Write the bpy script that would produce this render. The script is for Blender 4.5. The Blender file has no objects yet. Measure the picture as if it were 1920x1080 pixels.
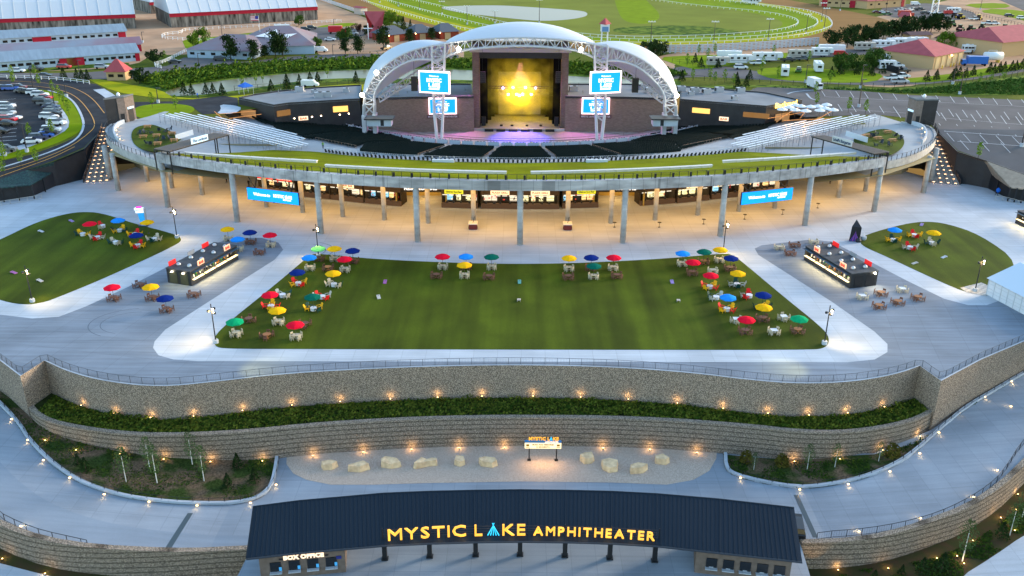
import bpy, bmesh, math, random
from mathutils import Vector, Matrix, noise
from mathutils.geometry import delaunay_2d_cdt
random.seed(7)
scene = bpy.context.scene
C = scene.collection
PI = math.pi
rad = math.radians
# ---------------------------------------------------------------- camera
FPX, PITCH, ROLL, CAMH, CAMX = 1677.0, rad(23.0), rad(0.25), 62.0, -0.8
YAW = math.atan(10 / (FPX / math.cos(PITCH)))
FWD = Vector((-math.sin(YAW) * math.cos(PITCH), math.cos(YAW) * math.cos(PITCH), -math.sin(PITCH)))
_r = FWD.cross(Vector((0, 0, 1))).normalized()
_u = _r.cross(FWD)
RGT = _r * math.cos(ROLL) + _u * math.sin(ROLL)
UPV = _u * math.cos(ROLL) - _r * math.sin(ROLL)
cd = bpy.data.cameras.new('camera')
cam = bpy.data.objects.new('camera', cd)
C.objects.link(cam)
cam.matrix_world = Matrix(((RGT.x, UPV.x, -FWD.x, CAMX), (RGT.y, UPV.y, -FWD.y, 0), (RGT.z, UPV.z, -FWD.z, CAMH), (0, 0, 0, 1)))
cd.sensor_width = 36
cd.lens = FPX / 1920 * 36
cd.clip_start = 1
cd.clip_end = 6000
scene.camera = cam
scene.render.resolution_x, scene.render.resolution_y = 1920, 1080
# ---------------------------------------------------------------- sky, sun, exposure
SUN_EL, SUN_AZ = 7.0, 62.0      # degrees above the horizon; clockwise from +Y (behind the stage, to the right)
w = bpy.data.worlds.new('World')
scene.world = w
w.use_nodes = True
nt = w.node_tree
sky = nt.nodes.new('ShaderNodeTexSky')
sky.sky_type = 'NISHITA'
sky.sun_disc = False
sky.sun_elevation = rad(SUN_EL)
sky.sun_rotation = rad(SUN_AZ)
sky.air_density = 1.0
sky.dust_density = 1.0
sky.ozone_density = 1.6
bgn = nt.nodes['Background']
bgn.inputs['Strength'].default_value = 0.15
nt.links.new(sky.outputs[0], bgn.inputs['Color'])
sl = bpy.data.lights.new('sun', 'SUN')
sl.energy = 0.75
sl.angle = rad(14)
sl.color = (1.0, 0.84, 0.66)
so = bpy.data.objects.new('sun', sl)
C.objects.link(so)
_sd = Vector((math.sin(rad(SUN_AZ)) * math.cos(rad(16)), math.cos(rad(SUN_AZ)) * math.cos(rad(16)), math.sin(rad(16))))
so.rotation_euler = _sd.to_track_quat('Z', 'Y').to_euler()
so.location = (80, 200, 120)
vs = scene.view_settings
vs.view_transform = 'Standard'
vs.look = 'None'
vs.gamma = 1
vs.exposure = 2.48
scene.cycles.use_denoising = True
scene.cycles.max_bounces = 5
scene.cycles.diffuse_bounces = 3
scene.cycles.glossy_bounces = 2
scene.cycles.transmission_bounces = 2
scene.cycles.transparent_max_bounces = 6
scene.cycles.caustics_reflective = False
scene.cycles.caustics_refractive = False
scene.cycles.sample_clamp_indirect = 4

# ---------------------------------------------------------------- pixel of the photograph -> point at a height / on a level surface
def ray(px, py):
    return RGT * (px - 960) - UPV * (py - 540) + FWD * FPX
def at(px, py, z=0.0):
    d = ray(px, py)
    t = (z - CAMH) / d.z
    return Vector((CAMX + t * d.x, t * d.y, z))
def aty(px, py, Y):
    d = ray(px, py)
    t = Y / d.y
    return Vector((CAMX + t * d.x, Y, CAMH + t * d.z))
def zt(x, y):                      # outer grounds: level with the upper deck behind, falling towards the plaza
    return 10.2 - 0.22 * max(0.0, 228.0 - y)
def zr(x, y):                      # entrance court and the ramps that climb from it
    return -10.1 + 0.095 * max(0.0, abs(x) - 38.0)
def on(fn, px, py, off=0.0):
    z = fn(60, 230)
    for _ in range(60):
        p = at(px, py, z)
        z = z * 0.4 + 0.6 * (fn(p.x, p.y) + off)
    return at(px, py, z)
def tt(px, py): return on(zt, px, py)

# ---------------------------------------------------------------- materials
MATS = {}
def mat(name, col, rough=0.7, metal=0.0, noise_amt=0.0, scale=1.0, bump=0.0, emit=None, estr=0.0, spec=0.4, col2=None, stretch=None, detail=4.0, dist=0.1):
    if name in MATS: return MATS[name]
    m = bpy.data.materials.new(name)
    m.use_nodes = True
    n, l = m.node_tree.nodes, m.node_tree.links
    b = n['Principled BSDF']
    b.inputs['Base Color'].default_value = (*col, 1)
    b.inputs['Roughness'].default_value = rough
    b.inputs['Metallic'].default_value = metal
    b.inputs['Specular IOR Level'].default_value = min(spec, .03) if rough >= .8 else (min(spec, .2) if rough >= .6 else spec)
    if emit:
        b.inputs['Emission Color'].default_value = (*emit, 1)
        b.inputs['Emission Strength'].default_value = estr
    if noise_amt or bump:
        tc = n.new('ShaderNodeTexCoord')
        mp = n.new('ShaderNodeMapping')
        mp.inputs['Scale'].default_value = stretch or (1, 1, 1)
        l.new(tc.outputs['Object'], mp.inputs['Vector'])
        nz = n.new('ShaderNodeTexNoise')
        nz.inputs['Scale'].default_value = scale
        nz.inputs['Detail'].default_value = detail
        l.new(mp.outputs['Vector'], nz.inputs['Vector'])
        if noise_amt:
            c2 = col2 or tuple(max(0, c * (1 - noise_amt)) for c in col)
            c1 = col if col2 else tuple(min(1, c * (1 + noise_amt)) for c in col)
            r = n.new('ShaderNodeValToRGB')
            r.color_ramp.elements[0].position = 0.3
            r.color_ramp.elements[1].position = 0.7
            r.color_ramp.elements[0].color = (*c2, 1)
            r.color_ramp.elements[1].color = (*c1, 1)
            l.new(nz.outputs['Fac'], r.inputs['Fac'])
            l.new(r.outputs['Color'], b.inputs['Base Color'])
        if bump:
            bp = n.new('ShaderNodeBump')
            bp.inputs['Strength'].default_value = bump
            bp.inputs['Distance'].default_value = dist
            l.new(nz.outputs['Fac'], bp.inputs['Height'])
            l.new(bp.outputs['Normal'], b.inputs['Normal'])
    MATS[name] = m
    return m

def nodes_of(m): return m.node_tree.nodes, m.node_tree.links, m.node_tree.nodes['Principled BSDF']
def mixrgb(n, l, fac, a, b, mode='MIX'):
    x = n.new('ShaderNodeMix'); x.data_type = 'RGBA'; x.blend_type = mode
    if isinstance(fac, (int, float)): x.inputs[0].default_value = fac
    else: l.new(fac, x.inputs[0])
    for s, v in ((6, a), (7, b)):
        if isinstance(v, tuple): x.inputs[s].default_value = (*v, 1)
        else: l.new(v, x.inputs[s])
    return x.outputs[2]
def ramp(n, l, src, p0, p1, c0=(0, 0, 0), c1=(1, 1, 1)):
    r = n.new('ShaderNodeValToRGB')
    r.color_ramp.elements[0].position = p0; r.color_ramp.elements[1].position = p1
    r.color_ramp.elements[0].color = (*c0, 1); r.color_ramp.elements[1].color = (*c1, 1)
    l.new(src, r.inputs['Fac'])
    return r.outputs['Color']
def ntex(n, l, scale, stretch=(1, 1, 1), rot=0.0, detail=4.0, coord='Object'):
    tc = n.new('ShaderNodeTexCoord'); mp = n.new('ShaderNodeMapping')
    mp.inputs['Scale'].default_value = stretch; mp.inputs['Rotation'].default_value = (0, 0, rot)
    l.new(tc.outputs[coord], mp.inputs['Vector'])
    z = n.new('ShaderNodeTexNoise'); z.inputs['Scale'].default_value = scale; z.inputs['Detail'].default_value = detail
    l.new(mp.outputs['Vector'], z.inputs['Vector'])
    return z.outputs['Fac']

def concrete(name, base, streak=0.18, joint=3.6, jrot=0.0, blotch=0.15, rough=0.75, jdark=0.82, srot=None):
    if name in MATS: return MATS[name]
    m = mat(name, base, rough)
    n, l, b = nodes_of(m)
    st = ntex(n, l, 0.9, (0.08, 1.6, 1), srot if srot is not None else jrot, 5)
    bl = ntex(n, l, 0.12, (1, 1, 1), 0, 5)
    fine = ntex(n, l, 9, (1, 1, 1), 0, 3)
    lo = tuple(c * (1 - streak) for c in base); hi = tuple(min(1, c * (1 + streak)) for c in base)
    c = ramp(n, l, st, 0.3, 0.7, lo, hi)
    b2 = ramp(n, l, bl, 0.3, 0.7, (1 - blotch,) * 3, (1 + blotch * .5,) * 3)
    c = mixrgb(n, l, 1.0, c, b2, 'MULTIPLY')
    f2 = ramp(n, l, fine, 0.3, 0.7, (0.93,) * 3, (1.04,) * 3)
    c = mixrgb(n, l, 1.0, c, f2, 'MULTIPLY')
    if joint:
        tc = n.new('ShaderNodeTexCoord'); mp = n.new('ShaderNodeMapping')
        mp.inputs['Rotation'].default_value = (0, 0, jrot); l.new(tc.outputs['Object'], mp.inputs['Vector'])
        br = n.new('ShaderNodeTexBrick')
        br.offset = 0.0; br.inputs['Scale'].default_value = 1.0
        br.inputs['Brick Width'].default_value = joint; br.inputs['Row Height'].default_value = joint
        br.inputs['Mortar Size'].default_value = 0.05; br.inputs['Mortar Smooth'].default_value = 0.2
        br.inputs['Color1'].default_value = (1, 1, 1, 1); br.inputs['Color2'].default_value = (0.92, 0.92, 0.925, 1)
        br.inputs['Mortar'].default_value = (jdark,) * 3 + (1,)
        l.new(mp.outputs['Vector'], br.inputs['Vector'])
        c = mixrgb(n, l, 1.0, c, br.outputs['Color'], 'MULTIPLY')
    l.new(c, b.inputs['Base Color'])
    return m

# ---------------------------------------------------------------- mesh building
class MB:
    def __init__(s): s.v = []; s.f = []; s.mi = []; s.cur = 0; s.sm = []; s.smooth = False
    def add(s, vs_, fs):
        o = len(s.v); s.v += [tuple(p) for p in vs_]
        for f in fs:
            s.f.append([i + o for i in f]); s.mi.append(s.cur); s.sm.append(s.smooth)
        return s
    def box(s, c, d, rz=0.0, taper=1.0):
        x, y, z = d[0] / 2, d[1] / 2, d[2] / 2; cr, sr = math.cos(rz), math.sin(rz)
        vv = []
        for dz, k in ((-z, 1), (z, taper)):
            for dx, dy in ((-x * k, -y * k), (x * k, -y * k), (x * k, y * k), (-x * k, y * k)):
                vv.append((c[0] + dx * cr - dy * sr, c[1] + dx * sr + dy * cr, c[2] + dz))
        return s.add(vv, [(0, 3, 2, 1), (4, 5, 6, 7), (0, 1, 5, 4), (1, 2, 6, 5), (2, 3, 7, 6), (3, 0, 4, 7)])
    def prism(s, poly, z0, z1, cap=True, bottom=True):
        n = len(poly)
        f0 = z0 if callable(z0) else (lambda x, y: z0); f1 = z1 if callable(z1) else (lambda x, y: z1)
        a = sum(poly[i][0] * poly[(i + 1) % n][1] - poly[(i + 1) % n][0] * poly[i][1] for i in range(n))
        if a < 0: poly = poly[::-1]
        vv = [(p[0], p[1], f0(p[0], p[1])) for p in poly] + [(p[0], p[1], f1(p[0], p[1])) for p in poly]
        fs = [(i, (i + 1) % n, n + (i + 1) % n, n + i) for i in range(n)]
        if cap: fs.append(tuple(range(n, 2 * n)))
        if bottom: fs.append(tuple(range(n - 1, -1, -1)))
        return s.add(vv, fs)
    def quad(s, *p): return s.add(p, [tuple(range(len(p)))])
    def tube(s, a, b, r, n=6, r2=None, cap=True):
        a = Vector(a); b = Vector(b); r2 = r if r2 is None else r2
        d = (b - a)
        if d.length < 1e-6: return s
        d.normalize(); u = d.orthogonal().normalized(); v = d.cross(u)
        vv = [a + (u * math.cos(2 * PI * i / n) + v * math.sin(2 * PI * i / n)) * r for i in range(n)]
        vv += [b + (u * math.cos(2 * PI * i / n) + v * math.sin(2 * PI * i / n)) * r2 for i in range(n)]
        fs = [(i, (i + 1) % n, n + (i + 1) % n, n + i) for i in range(n)]
        if cap: fs += [tuple(range(n - 1, -1, -1)), tuple(range(n, 2 * n))]
        return s.add(vv, fs)
    def path(s, pts, r, n=5):
        for a, b in zip(pts[:-1], pts[1:]): s.tube(a, b, r, n)
        return s
    def lathe(s, prof, c=(0, 0, 0), n=12):
        vv = []
        for r, z in prof:
            vv += [(c[0] + r * math.cos(2 * PI * i / n), c[1] + r * math.sin(2 * PI * i / n), c[2] + z) for i in range(n)]
        fs = []
        for k in range(len(prof) - 1):
            for i in range(n):
                j = (i + 1) % n
                fs.append((k * n + i, k * n + j, (k + 1) * n + j, (k + 1) * n + i))
        fs.append(tuple(range(n - 1, -1, -1))); fs.append(tuple(range((len(prof) - 1) * n, len(prof) * n)))
        return s.add(vv, fs)
    def strip(s, P0, P1):       # surface between two 3-D polylines with equal counts
        n = len(P0)
        return s.add(list(P0) + list(P1), [(i, i + 1, n + i + 1, n + i) for i in range(n - 1)])
    def wall(s, pts, thick, z0, z1):   # curved wall along a 2-D polyline; z0, z1 numbers or functions; thick to the left of travel
        n = len(pts)
        f0 = z0 if callable(z0) else (lambda x, y: z0); f1 = z1 if callable(z1) else (lambda x, y: z1)
        nr = []
        for i in range(n):
            a = Vector(pts[max(0, i - 1)][:2]); b = Vector(pts[min(n - 1, i + 1)][:2]); d = (b - a).normalized()
            nr.append(Vector((-d.y, d.x)))
        q = [(pts[i][0] + nr[i].x * thick, pts[i][1] + nr[i].y * thick) for i in range(n)]
        vv = []
        for i in range(n):
            x, y = pts[i][0], pts[i][1]; X, Y = q[i]
            vv += [(x, y, f0(x, y)), (x, y, f1(x, y)), (X, Y, f1(x, y)), (X, Y, f0(x, y))]
        fs = []
        for i in range(n - 1):
            for k in range(4):
                fs.append((4 * i + k, 4 * i + 4 + k, 4 * i + 4 + (k + 1) % 4, 4 * i + (k + 1) % 4))
        fs += [(3, 2, 1, 0), tuple(4 * (n - 1) + k for k in range(4))]
        return s.add(vv, fs)
    def me(s, name, mats, org=(0, 0, 0)):
        m = bpy.data.meshes.new(name)
        m.from_pydata([(p[0] - org[0], p[1] - org[1], p[2] - org[2]) for p in s.v], [], s.f)
        for x in (mats if isinstance(mats, (list, tuple)) else [mats]): m.materials.append(x)
        m.polygons.foreach_set('material_index', s.mi)
        m.polygons.foreach_set('use_smooth', s.sm)
        m.update()
        return m

def tag(o, label=None, cat=None, group=None, kind=None):
    if label: o['label'] = label
    if cat: o['category'] = cat
    if group: o['group'] = group
    if kind: o['kind'] = kind
    return o
def fixn(me):
    bm = bmesh.new(); bm.from_mesh(me); bmesh.ops.recalc_face_normals(bm, faces=bm.faces); bm.to_mesh(me); bm.free()
def thing(name, loc, label, cat, group=None, rz=0.0):
    o = bpy.data.objects.new(name, None); C.objects.link(o)
    o.empty_display_size = 0.3
    o.location = loc; o.rotation_euler.z = rz
    return tag(o, label, cat, group)
def solo(name, mb, mats, label, cat, group=None, local=None, rz=0.0, kind=None):
    """top-level single mesh; world-coordinate verts unless local=(x,y,z) gives where the locally built mesh goes"""
    if local is None:
        xs = [p[0] for p in mb.v]; ys = [p[1] for p in mb.v]; zs = [p[2] for p in mb.v]
        org = ((min(xs) + max(xs)) / 2, (min(ys) + max(ys)) / 2, min(zs)); loc = org
    else: org = (0, 0, 0); loc = local
    me = mb.me(name, mats, org); fixn(me)
    o = bpy.data.objects.new(name, me); C.objects.link(o)
    o.location = loc; o.rotation_euler.z = rz
    return tag(o, label, cat, group, kind)
def part(name, mb, mats, parent, world=False, label=None, fix=True):
    org = (0, 0, 0)
    if world:
        q = parent
        ox = oy = oz = 0
        while q is not None:
            ox += q.location.x; oy += q.location.y; oz += q.location.z; q = q.parent
        org = (ox, oy, oz)
    me = mb.me(name, mats, org)
    if fix: fixn(me)
    o = bpy.data.objects.new(name, me); C.objects.link(o); o.parent = parent
    if label: o['label'] = label
    return o
def kids(o): return list(o.children)
def dup(o, loc=None, rz=None, label=None, parent=None, group=None, scale=None):
    c = o.copy(); C.objects.link(c)
    if parent is not None: c.parent = parent
    if loc is not None: c.location = loc
    if rz is not None: c.rotation_euler.z = rz
    if label: c['label'] = label
    if group: c['group'] = group
    if scale: c.scale = scale
    for k in kids(o):
        if k.name in C.objects: dup(k, parent=c)
    return c
def struct(name, mb, mats, fix=True):
    me = mb.me(name, mats)
    if fix: fixn(me)
    o = bpy.data.objects.new(name, me); C.objects.link(o); o['kind'] = 'structure'
    return o
def sheet(name, poly, fn, m, off=0.0, creases=(), kind='structure', thick=0.0, label=None, cat=None, holes=()):
    """flat outline (world xy) laid on the level function fn, cut at the creases y=c; always facing up"""
    if not callable(fn):
        zc = fn; fn = lambda x, y: zc
    bm = bmesh.new()
    if holes:
        es = []
        for ring in [poly] + list(holes):
            vv = [bm.verts.new((p[0], p[1], 0)) for p in ring]
            es += [bm.edges.new((vv[i], vv[(i + 1) % len(vv)])) for i in range(len(vv))]
        bmesh.ops.triangle_fill(bm, use_beauty=True, edges=es, normal=(0, 0, 1))
    else:
        co, _, fs_, _, _, _ = delaunay_2d_cdt([Vector((p[0], p[1])) for p in poly], [], [list(range(len(poly)))], 1, 1e-5)
        vv = [bm.verts.new((c.x, c.y, 0)) for c in co]
        for f in fs_:
            try: bm.faces.new([vv[i] for i in f])
            except ValueError: pass
    for c in creases:
        bmesh.ops.bisect_plane(bm, geom=bm.verts[:] + bm.edges[:] + bm.faces[:], plane_co=(0, c, 0), plane_no=(0, 1, 0))
    for v in bm.verts: v.co.z = fn(v.co.x, v.co.y) + off
    bm.normal_update()
    for f in bm.faces:
        if f.normal.z < 0: f.normal_flip()
    if thick:
        be = [e for e in bm.edges if len(e.link_faces) == 1]
        r = bmesh.ops.extrude_edge_only(bm, edges=be)
        for v in [g for g in r['geom'] if isinstance(g, bmesh.types.BMVert)]: v.co.z -= thick
        bmesh.ops.recalc_face_normals(bm, faces=bm.faces)
    me = bpy.data.meshes.new(name); bm.to_mesh(me); bm.free()
    me.materials.append(m)
    o = bpy.data.objects.new(name, me); C.objects.link(o)
    return tag(o, label, cat, None, kind)
def pxp(pts, fn=0.0, off=0.0):          # list of photo pixels -> list of world xy on a level
    if callable(fn): return [tuple(on(fn, x, y, off))[:2] for x, y in pts]
    return [tuple(at(x, y, fn))[:2] for x, y in pts]
def smooth(pts, k=2, closed=False):     # Chaikin
    for _ in range(k):
        q = []; n = len(pts)
        rng = range(n) if closed else range(n - 1)
        if not closed: q.append(tuple(pts[0]))
        for i in rng:
            a, b = Vector(pts[i]), Vector(pts[(i + 1) % n])
            q += [tuple(a * .75 + b * .25), tuple(a * .25 + b * .75)]
        if not closed: q.append(tuple(pts[-1]))
        pts = q
    return pts
def resample(pts, step):
    P = [Vector(p) for p in pts]; out = [P[0]]; left = step
    for a, b in zip(P[:-1], P[1:]):
        L = (b - a).length; d = 0
        while L - d > left:
            d += left; left = step; out.append(a + (b - a) * (d / L))
        left -= L - d
    if (out[-1] - P[-1]).length > step * .3: out.append(P[-1])
    return out
def arc(cx, cy, R, x0, x1, n):          # the near side of a circle between two x values (front half)
    a0 = math.asin(max(-1, min(1, (x0 - cx) / R))); a1 = math.asin(max(-1, min(1, (x1 - cx) / R)))
    return [(cx + R * math.sin(a0 + (a1 - a0) * i / n), cy - R * math.cos(a0 + (a1 - a0) * i / n)) for i in range(n + 1)]
_tcache = {}
def textmb(s, size, depth=0.05, bold=0.0, space=1.0, align='CENTER', maxw=None, sx=1.0):
    """letters as real geometry in the xz plane facing -y, baseline z=0"""
    key = (s, size, depth, bold, space, align)
    if key not in _tcache:
        cu = bpy.data.curves.new('t', 'FONT'); cu.body = s; cu.size = size; cu.extrude = depth / 2; cu.offset = bold
        cu.space_character = space; cu.align_x = align; cu.resolution_u = 2
        o = bpy.data.objects.new('t', cu); C.objects.link(o)
        dg = bpy.context.evaluated_depsgraph_get(); dg.update()
        me = bpy.data.meshes.new_from_object(o.evaluated_get(dg))
        vv = [(v.co.x, -v.co.z, v.co.y) for v in me.vertices]; ff = [list(p.vertices) for p in me.polygons]
        bpy.data.objects.remove(o); bpy.data.curves.remove(cu); bpy.data.meshes.remove(me)
        _tcache[key] = (vv, ff)
    vv, ff = _tcache[key]
    return [(x * sx, y, z) for x, y, z in vv], ff
def put_text(mb, s, size, o, rz=0.0, tilt=0.0, depth=0.05, bold=0.0, space=1.0, width=None, align='CENTER'):
    vv, ff = textmb(s, size, depth, bold, space, align)
    k = 1.0
    if width:
        xs = [p[0] for p in vv]; k = width / (max(xs) - min(xs))
    M = Matrix.Translation(Vector(o)) @ Matrix.Rotation(rz, 4, 'Z') @ Matrix.Rotation(tilt, 4, 'X')
    mb.add([tuple(M @ Vector((x * k, y, z))) for x, y, z in vv], ff)
def ordinal(i): return ['first', 'second', 'third', 'fourth', 'fifth', 'sixth', 'seventh', 'eighth', 'ninth', 'tenth', 'eleventh', 'twelfth', 'thirteenth', 'fourteenth', 'fifteenth', 'sixteenth', 'seventeenth', 'eighteenth', 'nineteenth', 'twentieth', 'twenty-first', 'twenty-second', 'twenty-third', 'twenty-fourth', 'twenty-fifth', 'twenty-sixth', 'twenty-seventh', 'twenty-eighth', 'twenty-ninth', 'thirtieth', 'thirty-first', 'thirty-second', 'thirty-third', 'thirty-fourth', 'thirty-fifth', 'thirty-sixth', 'thirty-seventh', 'thirty-eighth', 'thirty-ninth', 'fortieth', 'forty-first', 'forty-second', 'forty-third', 'forty-fourth', 'forty-fifth', 'forty-sixth', 'forty-seventh', 'forty-eighth', 'forty-ninth', 'fiftieth', 'fifty-first', 'fifty-second', 'fifty-third', 'fifty-fourth', 'fifty-fifth', 'fifty-sixth', 'fifty-seventh', 'fifty-eighth', 'fifty-ninth', 'sixtieth'][i]
def lamp(kind, loc, energy, color, parent=None, radius=0.15, aim=None, size=1.0, blend=0.5, sizes=None):
    L = bpy.data.lights.new('light', kind); L.energy = energy; L.color = color
    if kind == 'AREA':
        L.shape = 'RECTANGLE'; L.size = sizes[0]; L.size_y = sizes[1]
    else: L.shadow_soft_size = radius
    if kind == 'SPOT': L.spot_size = rad(size); L.spot_blend = blend
    o = bpy.data.objects.new('light', L); C.objects.link(o); o.location = loc
    if parent:
        o.parent = parent
    if aim is not None: o.rotation_euler = (Vector(aim)).to_track_quat('-Z', 'Y').to_euler()
    return o
WARM = (1.0, 0.62, 0.25)

# ---------------------------------------------------------------- shared materials
M_white = mat('white_metal', (0.72, 0.73, 0.76), 0.4, 0.0, spec=0.5)
M_black = mat('black_metal', (0.012, 0.013, 0.016), 0.45)
M_dark = mat('dark_panel', (0.022, 0.022, 0.026), 0.5, noise_amt=0.25, scale=0.6)
M_conc = concrete('pale_concrete', (0.47, 0.51, 0.56), 0.09, 3.6, 0.0, 0.14)
M_concd = concrete('grey_broomed_concrete', (0.20, 0.235, 0.285), 0.16, 5.2, rad(12), 0.2, srot=rad(96))
M_concw = concrete('cast_concrete', (0.42, 0.415, 0.41), 0.22, 0, 0.0, 0.3)
M_asph = mat('asphalt', (0.045, 0.045, 0.05), 0.85, noise_amt=0.22, scale=0.25, bump=0.0)
M_asphg = mat('worn_asphalt', (0.135, 0.125, 0.125), 0.9, noise_amt=0.16, scale=0.1)
M_line = mat('white_road_paint', (0.5, 0.5, 0.51), 0.6)
M_yel = mat('yellow_road_paint', (0.62, 0.30, 0.06), 0.6)
def glow(name, col, strength): return mat(name, tuple(c * .5 for c in col), 0.5, emit=col, estr=strength * 0.23)
M_bulb = glow('warm_bulb', (1.0, 0.58, 0.20), 9.0)
M_bulbw = glow('white_bulb', (1.0, 0.86, 0.62), 30.0)
# ================================================================ THE SETTING: grounds
def zo(x, y): return zr(x, y) - 3.4          # ground outside the outer walls
XC = (-38.0, 38.0)
def xsheet(name, poly, fn, m, off=0.0, xcuts=XC, thick=0.0, kind='structure', ycuts=()):
    """like sheet() but also cut at x planes"""
    o = sheet(name, poly, fn, m, off, ycuts, kind, 0.0)
    bm = bmesh.new(); bm.from_mesh(o.data)
    for c in xcuts:
        bmesh.ops.bisect_plane(bm, geom=bm.verts[:] + bm.edges[:] + bm.faces[:], plane_co=(c, 0, 0), plane_no=(1, 0, 0))
    for v in bm.verts: v.co.z = fn(v.co.x, v.co.y) + off
    if thick:
        be = [e for e in bm.edges if len(e.link_faces) == 1]
        r = bmesh.ops.extrude_edge_only(bm, edges=be)
        for v in [g for g in r['geom'] if isinstance(g, bmesh.types.BMVert)]: v.co.z -= thick
        bmesh.ops.recalc_face_normals(bm, faces=bm.faces)
    bm.to_mesh(o.data); bm.free()
    return o

EDGE_PX = [(-190, 560), (-60, 640), (0, 676), (38, 705), (83, 676), (130, 698), (200, 716), (300, 726), (400, 716), (520, 702), (640, 694), (800, 687), (975, 684), (1150, 688), (1300, 699), (1400, 712), (1500, 720), (1600, 716), (1680, 702), (1725, 686), (1765, 714), (1840, 674), (1920, 640), (2030, 596), (2200, 520)]
EDGE = pxp(EDGE_PX)
_mid = smooth(EDGE[4:20], 2); EDGE = EDGE[:4] + _mid + EDGE[20:]
plaza_poly = EDGE + [(150, 160), (150, 200), (107, 214), (101, 222), (96, 230), (-96, 230), (-101, 222), (-107, 214), (-150, 200), (-150, 160)]
sheet('plaza', plaza_poly, 0.0, M_conc)
DARK_PX = [(-60, 585), (0, 590), (60, 597), (110, 594), (160, 575), (240, 538), (320, 497), (400, 457), (440, 446), (490, 446), (522, 455), (531, 468), (515, 487), (400, 560), (310, 618), (290, 640), (287, 652), (297, 666), (325, 674), (370, 677), (1590, 679), (1640, 674), (1664, 660), (1664, 645), (1640, 622), (1560, 566), (1422, 478), (1415, 466), (1428, 460), (1520, 449), (1560, 453), (1600, 474), (1700, 526), (1770, 560), (1815, 572), (1850, 572), (1920, 548), (2000, 560), (2060, 575)]
dk = pxp(DARK_PX)
sheet('broomed_paving', dk + [(p[0], p[1] + 0.25) for p in reversed(EDGE[1:-1])], 0.0, M_concd, 0.005)
M_turf = mat('synthetic_turf', (0.062, 0.125, 0.012), 0.9)
def turf_nodes(m, base, amt=0.22, stripe=(0.25, 0.02, 1)):
    n, l, b = nodes_of(m)
    a = ntex(n, l, 1.0, stripe, 0, 3); f = ntex(n, l, 14, (1, 1, 1), 0, 2); g = ntex(n, l, .12, (1, 1, 1), 0, 3)
    c = ramp(n, l, a, 0.35, 0.65, tuple(c * (1 - amt) for c in base), tuple(c * (1 + amt) for c in base))
    c = mixrgb(n, l, 1.0, c, ramp(n, l, f, 0.3, 0.7, (0.72,) * 3, (1.25,) * 3), 'MULTIPLY')
    c = mixrgb(n, l, 1.0, c, ramp(n, l, g, 0.35, 0.65, (0.82,) * 3, (1.12,) * 3), 'MULTIPLY')
    l.new(c, b.inputs['Base Color'])
turf_nodes(M_turf, (0.058, 0.080, 0.004), .3)
b_ = M_turf.node_tree.nodes['Principled BSDF']; b_.inputs['Specular IOR Level'].default_value = 0.1
M_lawn = mat('bright_turf', (0.16, 0.22, 0.01), 0.9, spec=0.1); turf_nodes(M_lawn, (0.155, 0.175, 0.002), 0.1, (0.02, 0.5, 1))
LAWN_MAIN = smooth(pxp([(975, 655.5), (560, 654.5), (425, 654), (402, 650), (401, 632), (425, 607), (500, 547), (560, 497), (582, 477), (600, 476), (700, 486), (850, 493), (975, 495.5), (1100, 493), (1250, 485), (1350, 476), (1372, 476), (1400, 498), (1470, 557), (1540, 613), (1556, 634), (1550, 652), (1520, 656.5)]), 2, True)
sheet('main_lawn', LAWN_MAIN, 0.0, M_turf, 0.03, thick=0.03)
LAWN_L = smooth(pxp([(-120, 500), (0, 450), (60, 420), (110, 404), (150, 397), (190, 399), (250, 419), (325, 438), (343, 448), (330, 460), (200, 520), (120, 553), (75, 570), (30, 571), (-20, 556), (-120, 535)]), 2, True)
sheet('left_lawn', LAWN_L, 0.0, M_turf, 0.03, thick=0.03)
LAWN_R = smooth(pxp([(1612, 452), (1622, 440), (1695, 420), (1735, 415), (1775, 419), (1838, 440), (1915, 495), (1870, 550), (1820, 552), (1760, 527), (1660, 480), (1618, 462)]), 2, True)
sheet('right_lawn', LAWN_R, 0.0, M_turf, 0.03, thick=0.03)
M_paver = mat('pale_pavers', (0.42, 0.41, 0.39), 0.8)
n_, l_, b_ = nodes_of(M_paver)
ck = n_.new('ShaderNodeTexChecker'); ck.inputs['Scale'].default_value = 1.6; ck.inputs['Color1'].default_value = (0.46, 0.45, 0.43, 1); ck.inputs['Color2'].default_value = (0.33, 0.33, 0.32, 1)
tc_ = n_.new('ShaderNodeTexCoord'); l_.new(tc_.outputs['Object'], ck.inputs['Vector']); l_.new(ck.outputs['Color'], b_.inputs['Base Color'])
sheet('paver_strip', pxp([(1800, 540), (1840, 530), (1862, 540), (1850, 556), (1812, 548)]), 0.0, M_paver, 0.045)

# ---- outer terrain
def in_x(v): return v
M_field = mat('grass_ground', (0.10, 0.15, 0.03), 0.95, spec=0.1)
n_, l_, b_ = nodes_of(M_field)
c_ = mixrgb(n_, l_, ramp(n_, l_, ntex(n_, l_, 0.03, detail=6), 0.4, 0.6), (0.07, 0.095, 0.012), (0.13, 0.135, 0.02))
c_ = mixrgb(n_, l_, 1.0, c_, ramp(n_, l_, ntex(n_, l_, 1.5, detail=4), 0.3, 0.7, (0.75,) * 3, (1.2,) * 3), 'MULTIPLY')
l_.new(c_, b_.inputs['Base Color'])
M_dirt = mat('sandy_dirt', (0.43, 0.27, 0.17), 0.95, noise_amt=0.2, scale=0.08, detail=8)
M_track = mat('track_soil', (0.25, 0.135, 0.05), 0.95, noise_amt=0.12, scale=0.3, stretch=(0.1, 1, 1))
M_mown = mat('mown_grass', (0.17, 0.235, 0.006), 0.95, noise_amt=0.14, scale=0.2)
M_mown2 = mat('infield_grass', (0.17, 0.19, 0.03), 0.95, noise_amt=0.16, scale=0.04, detail=6)
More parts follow.
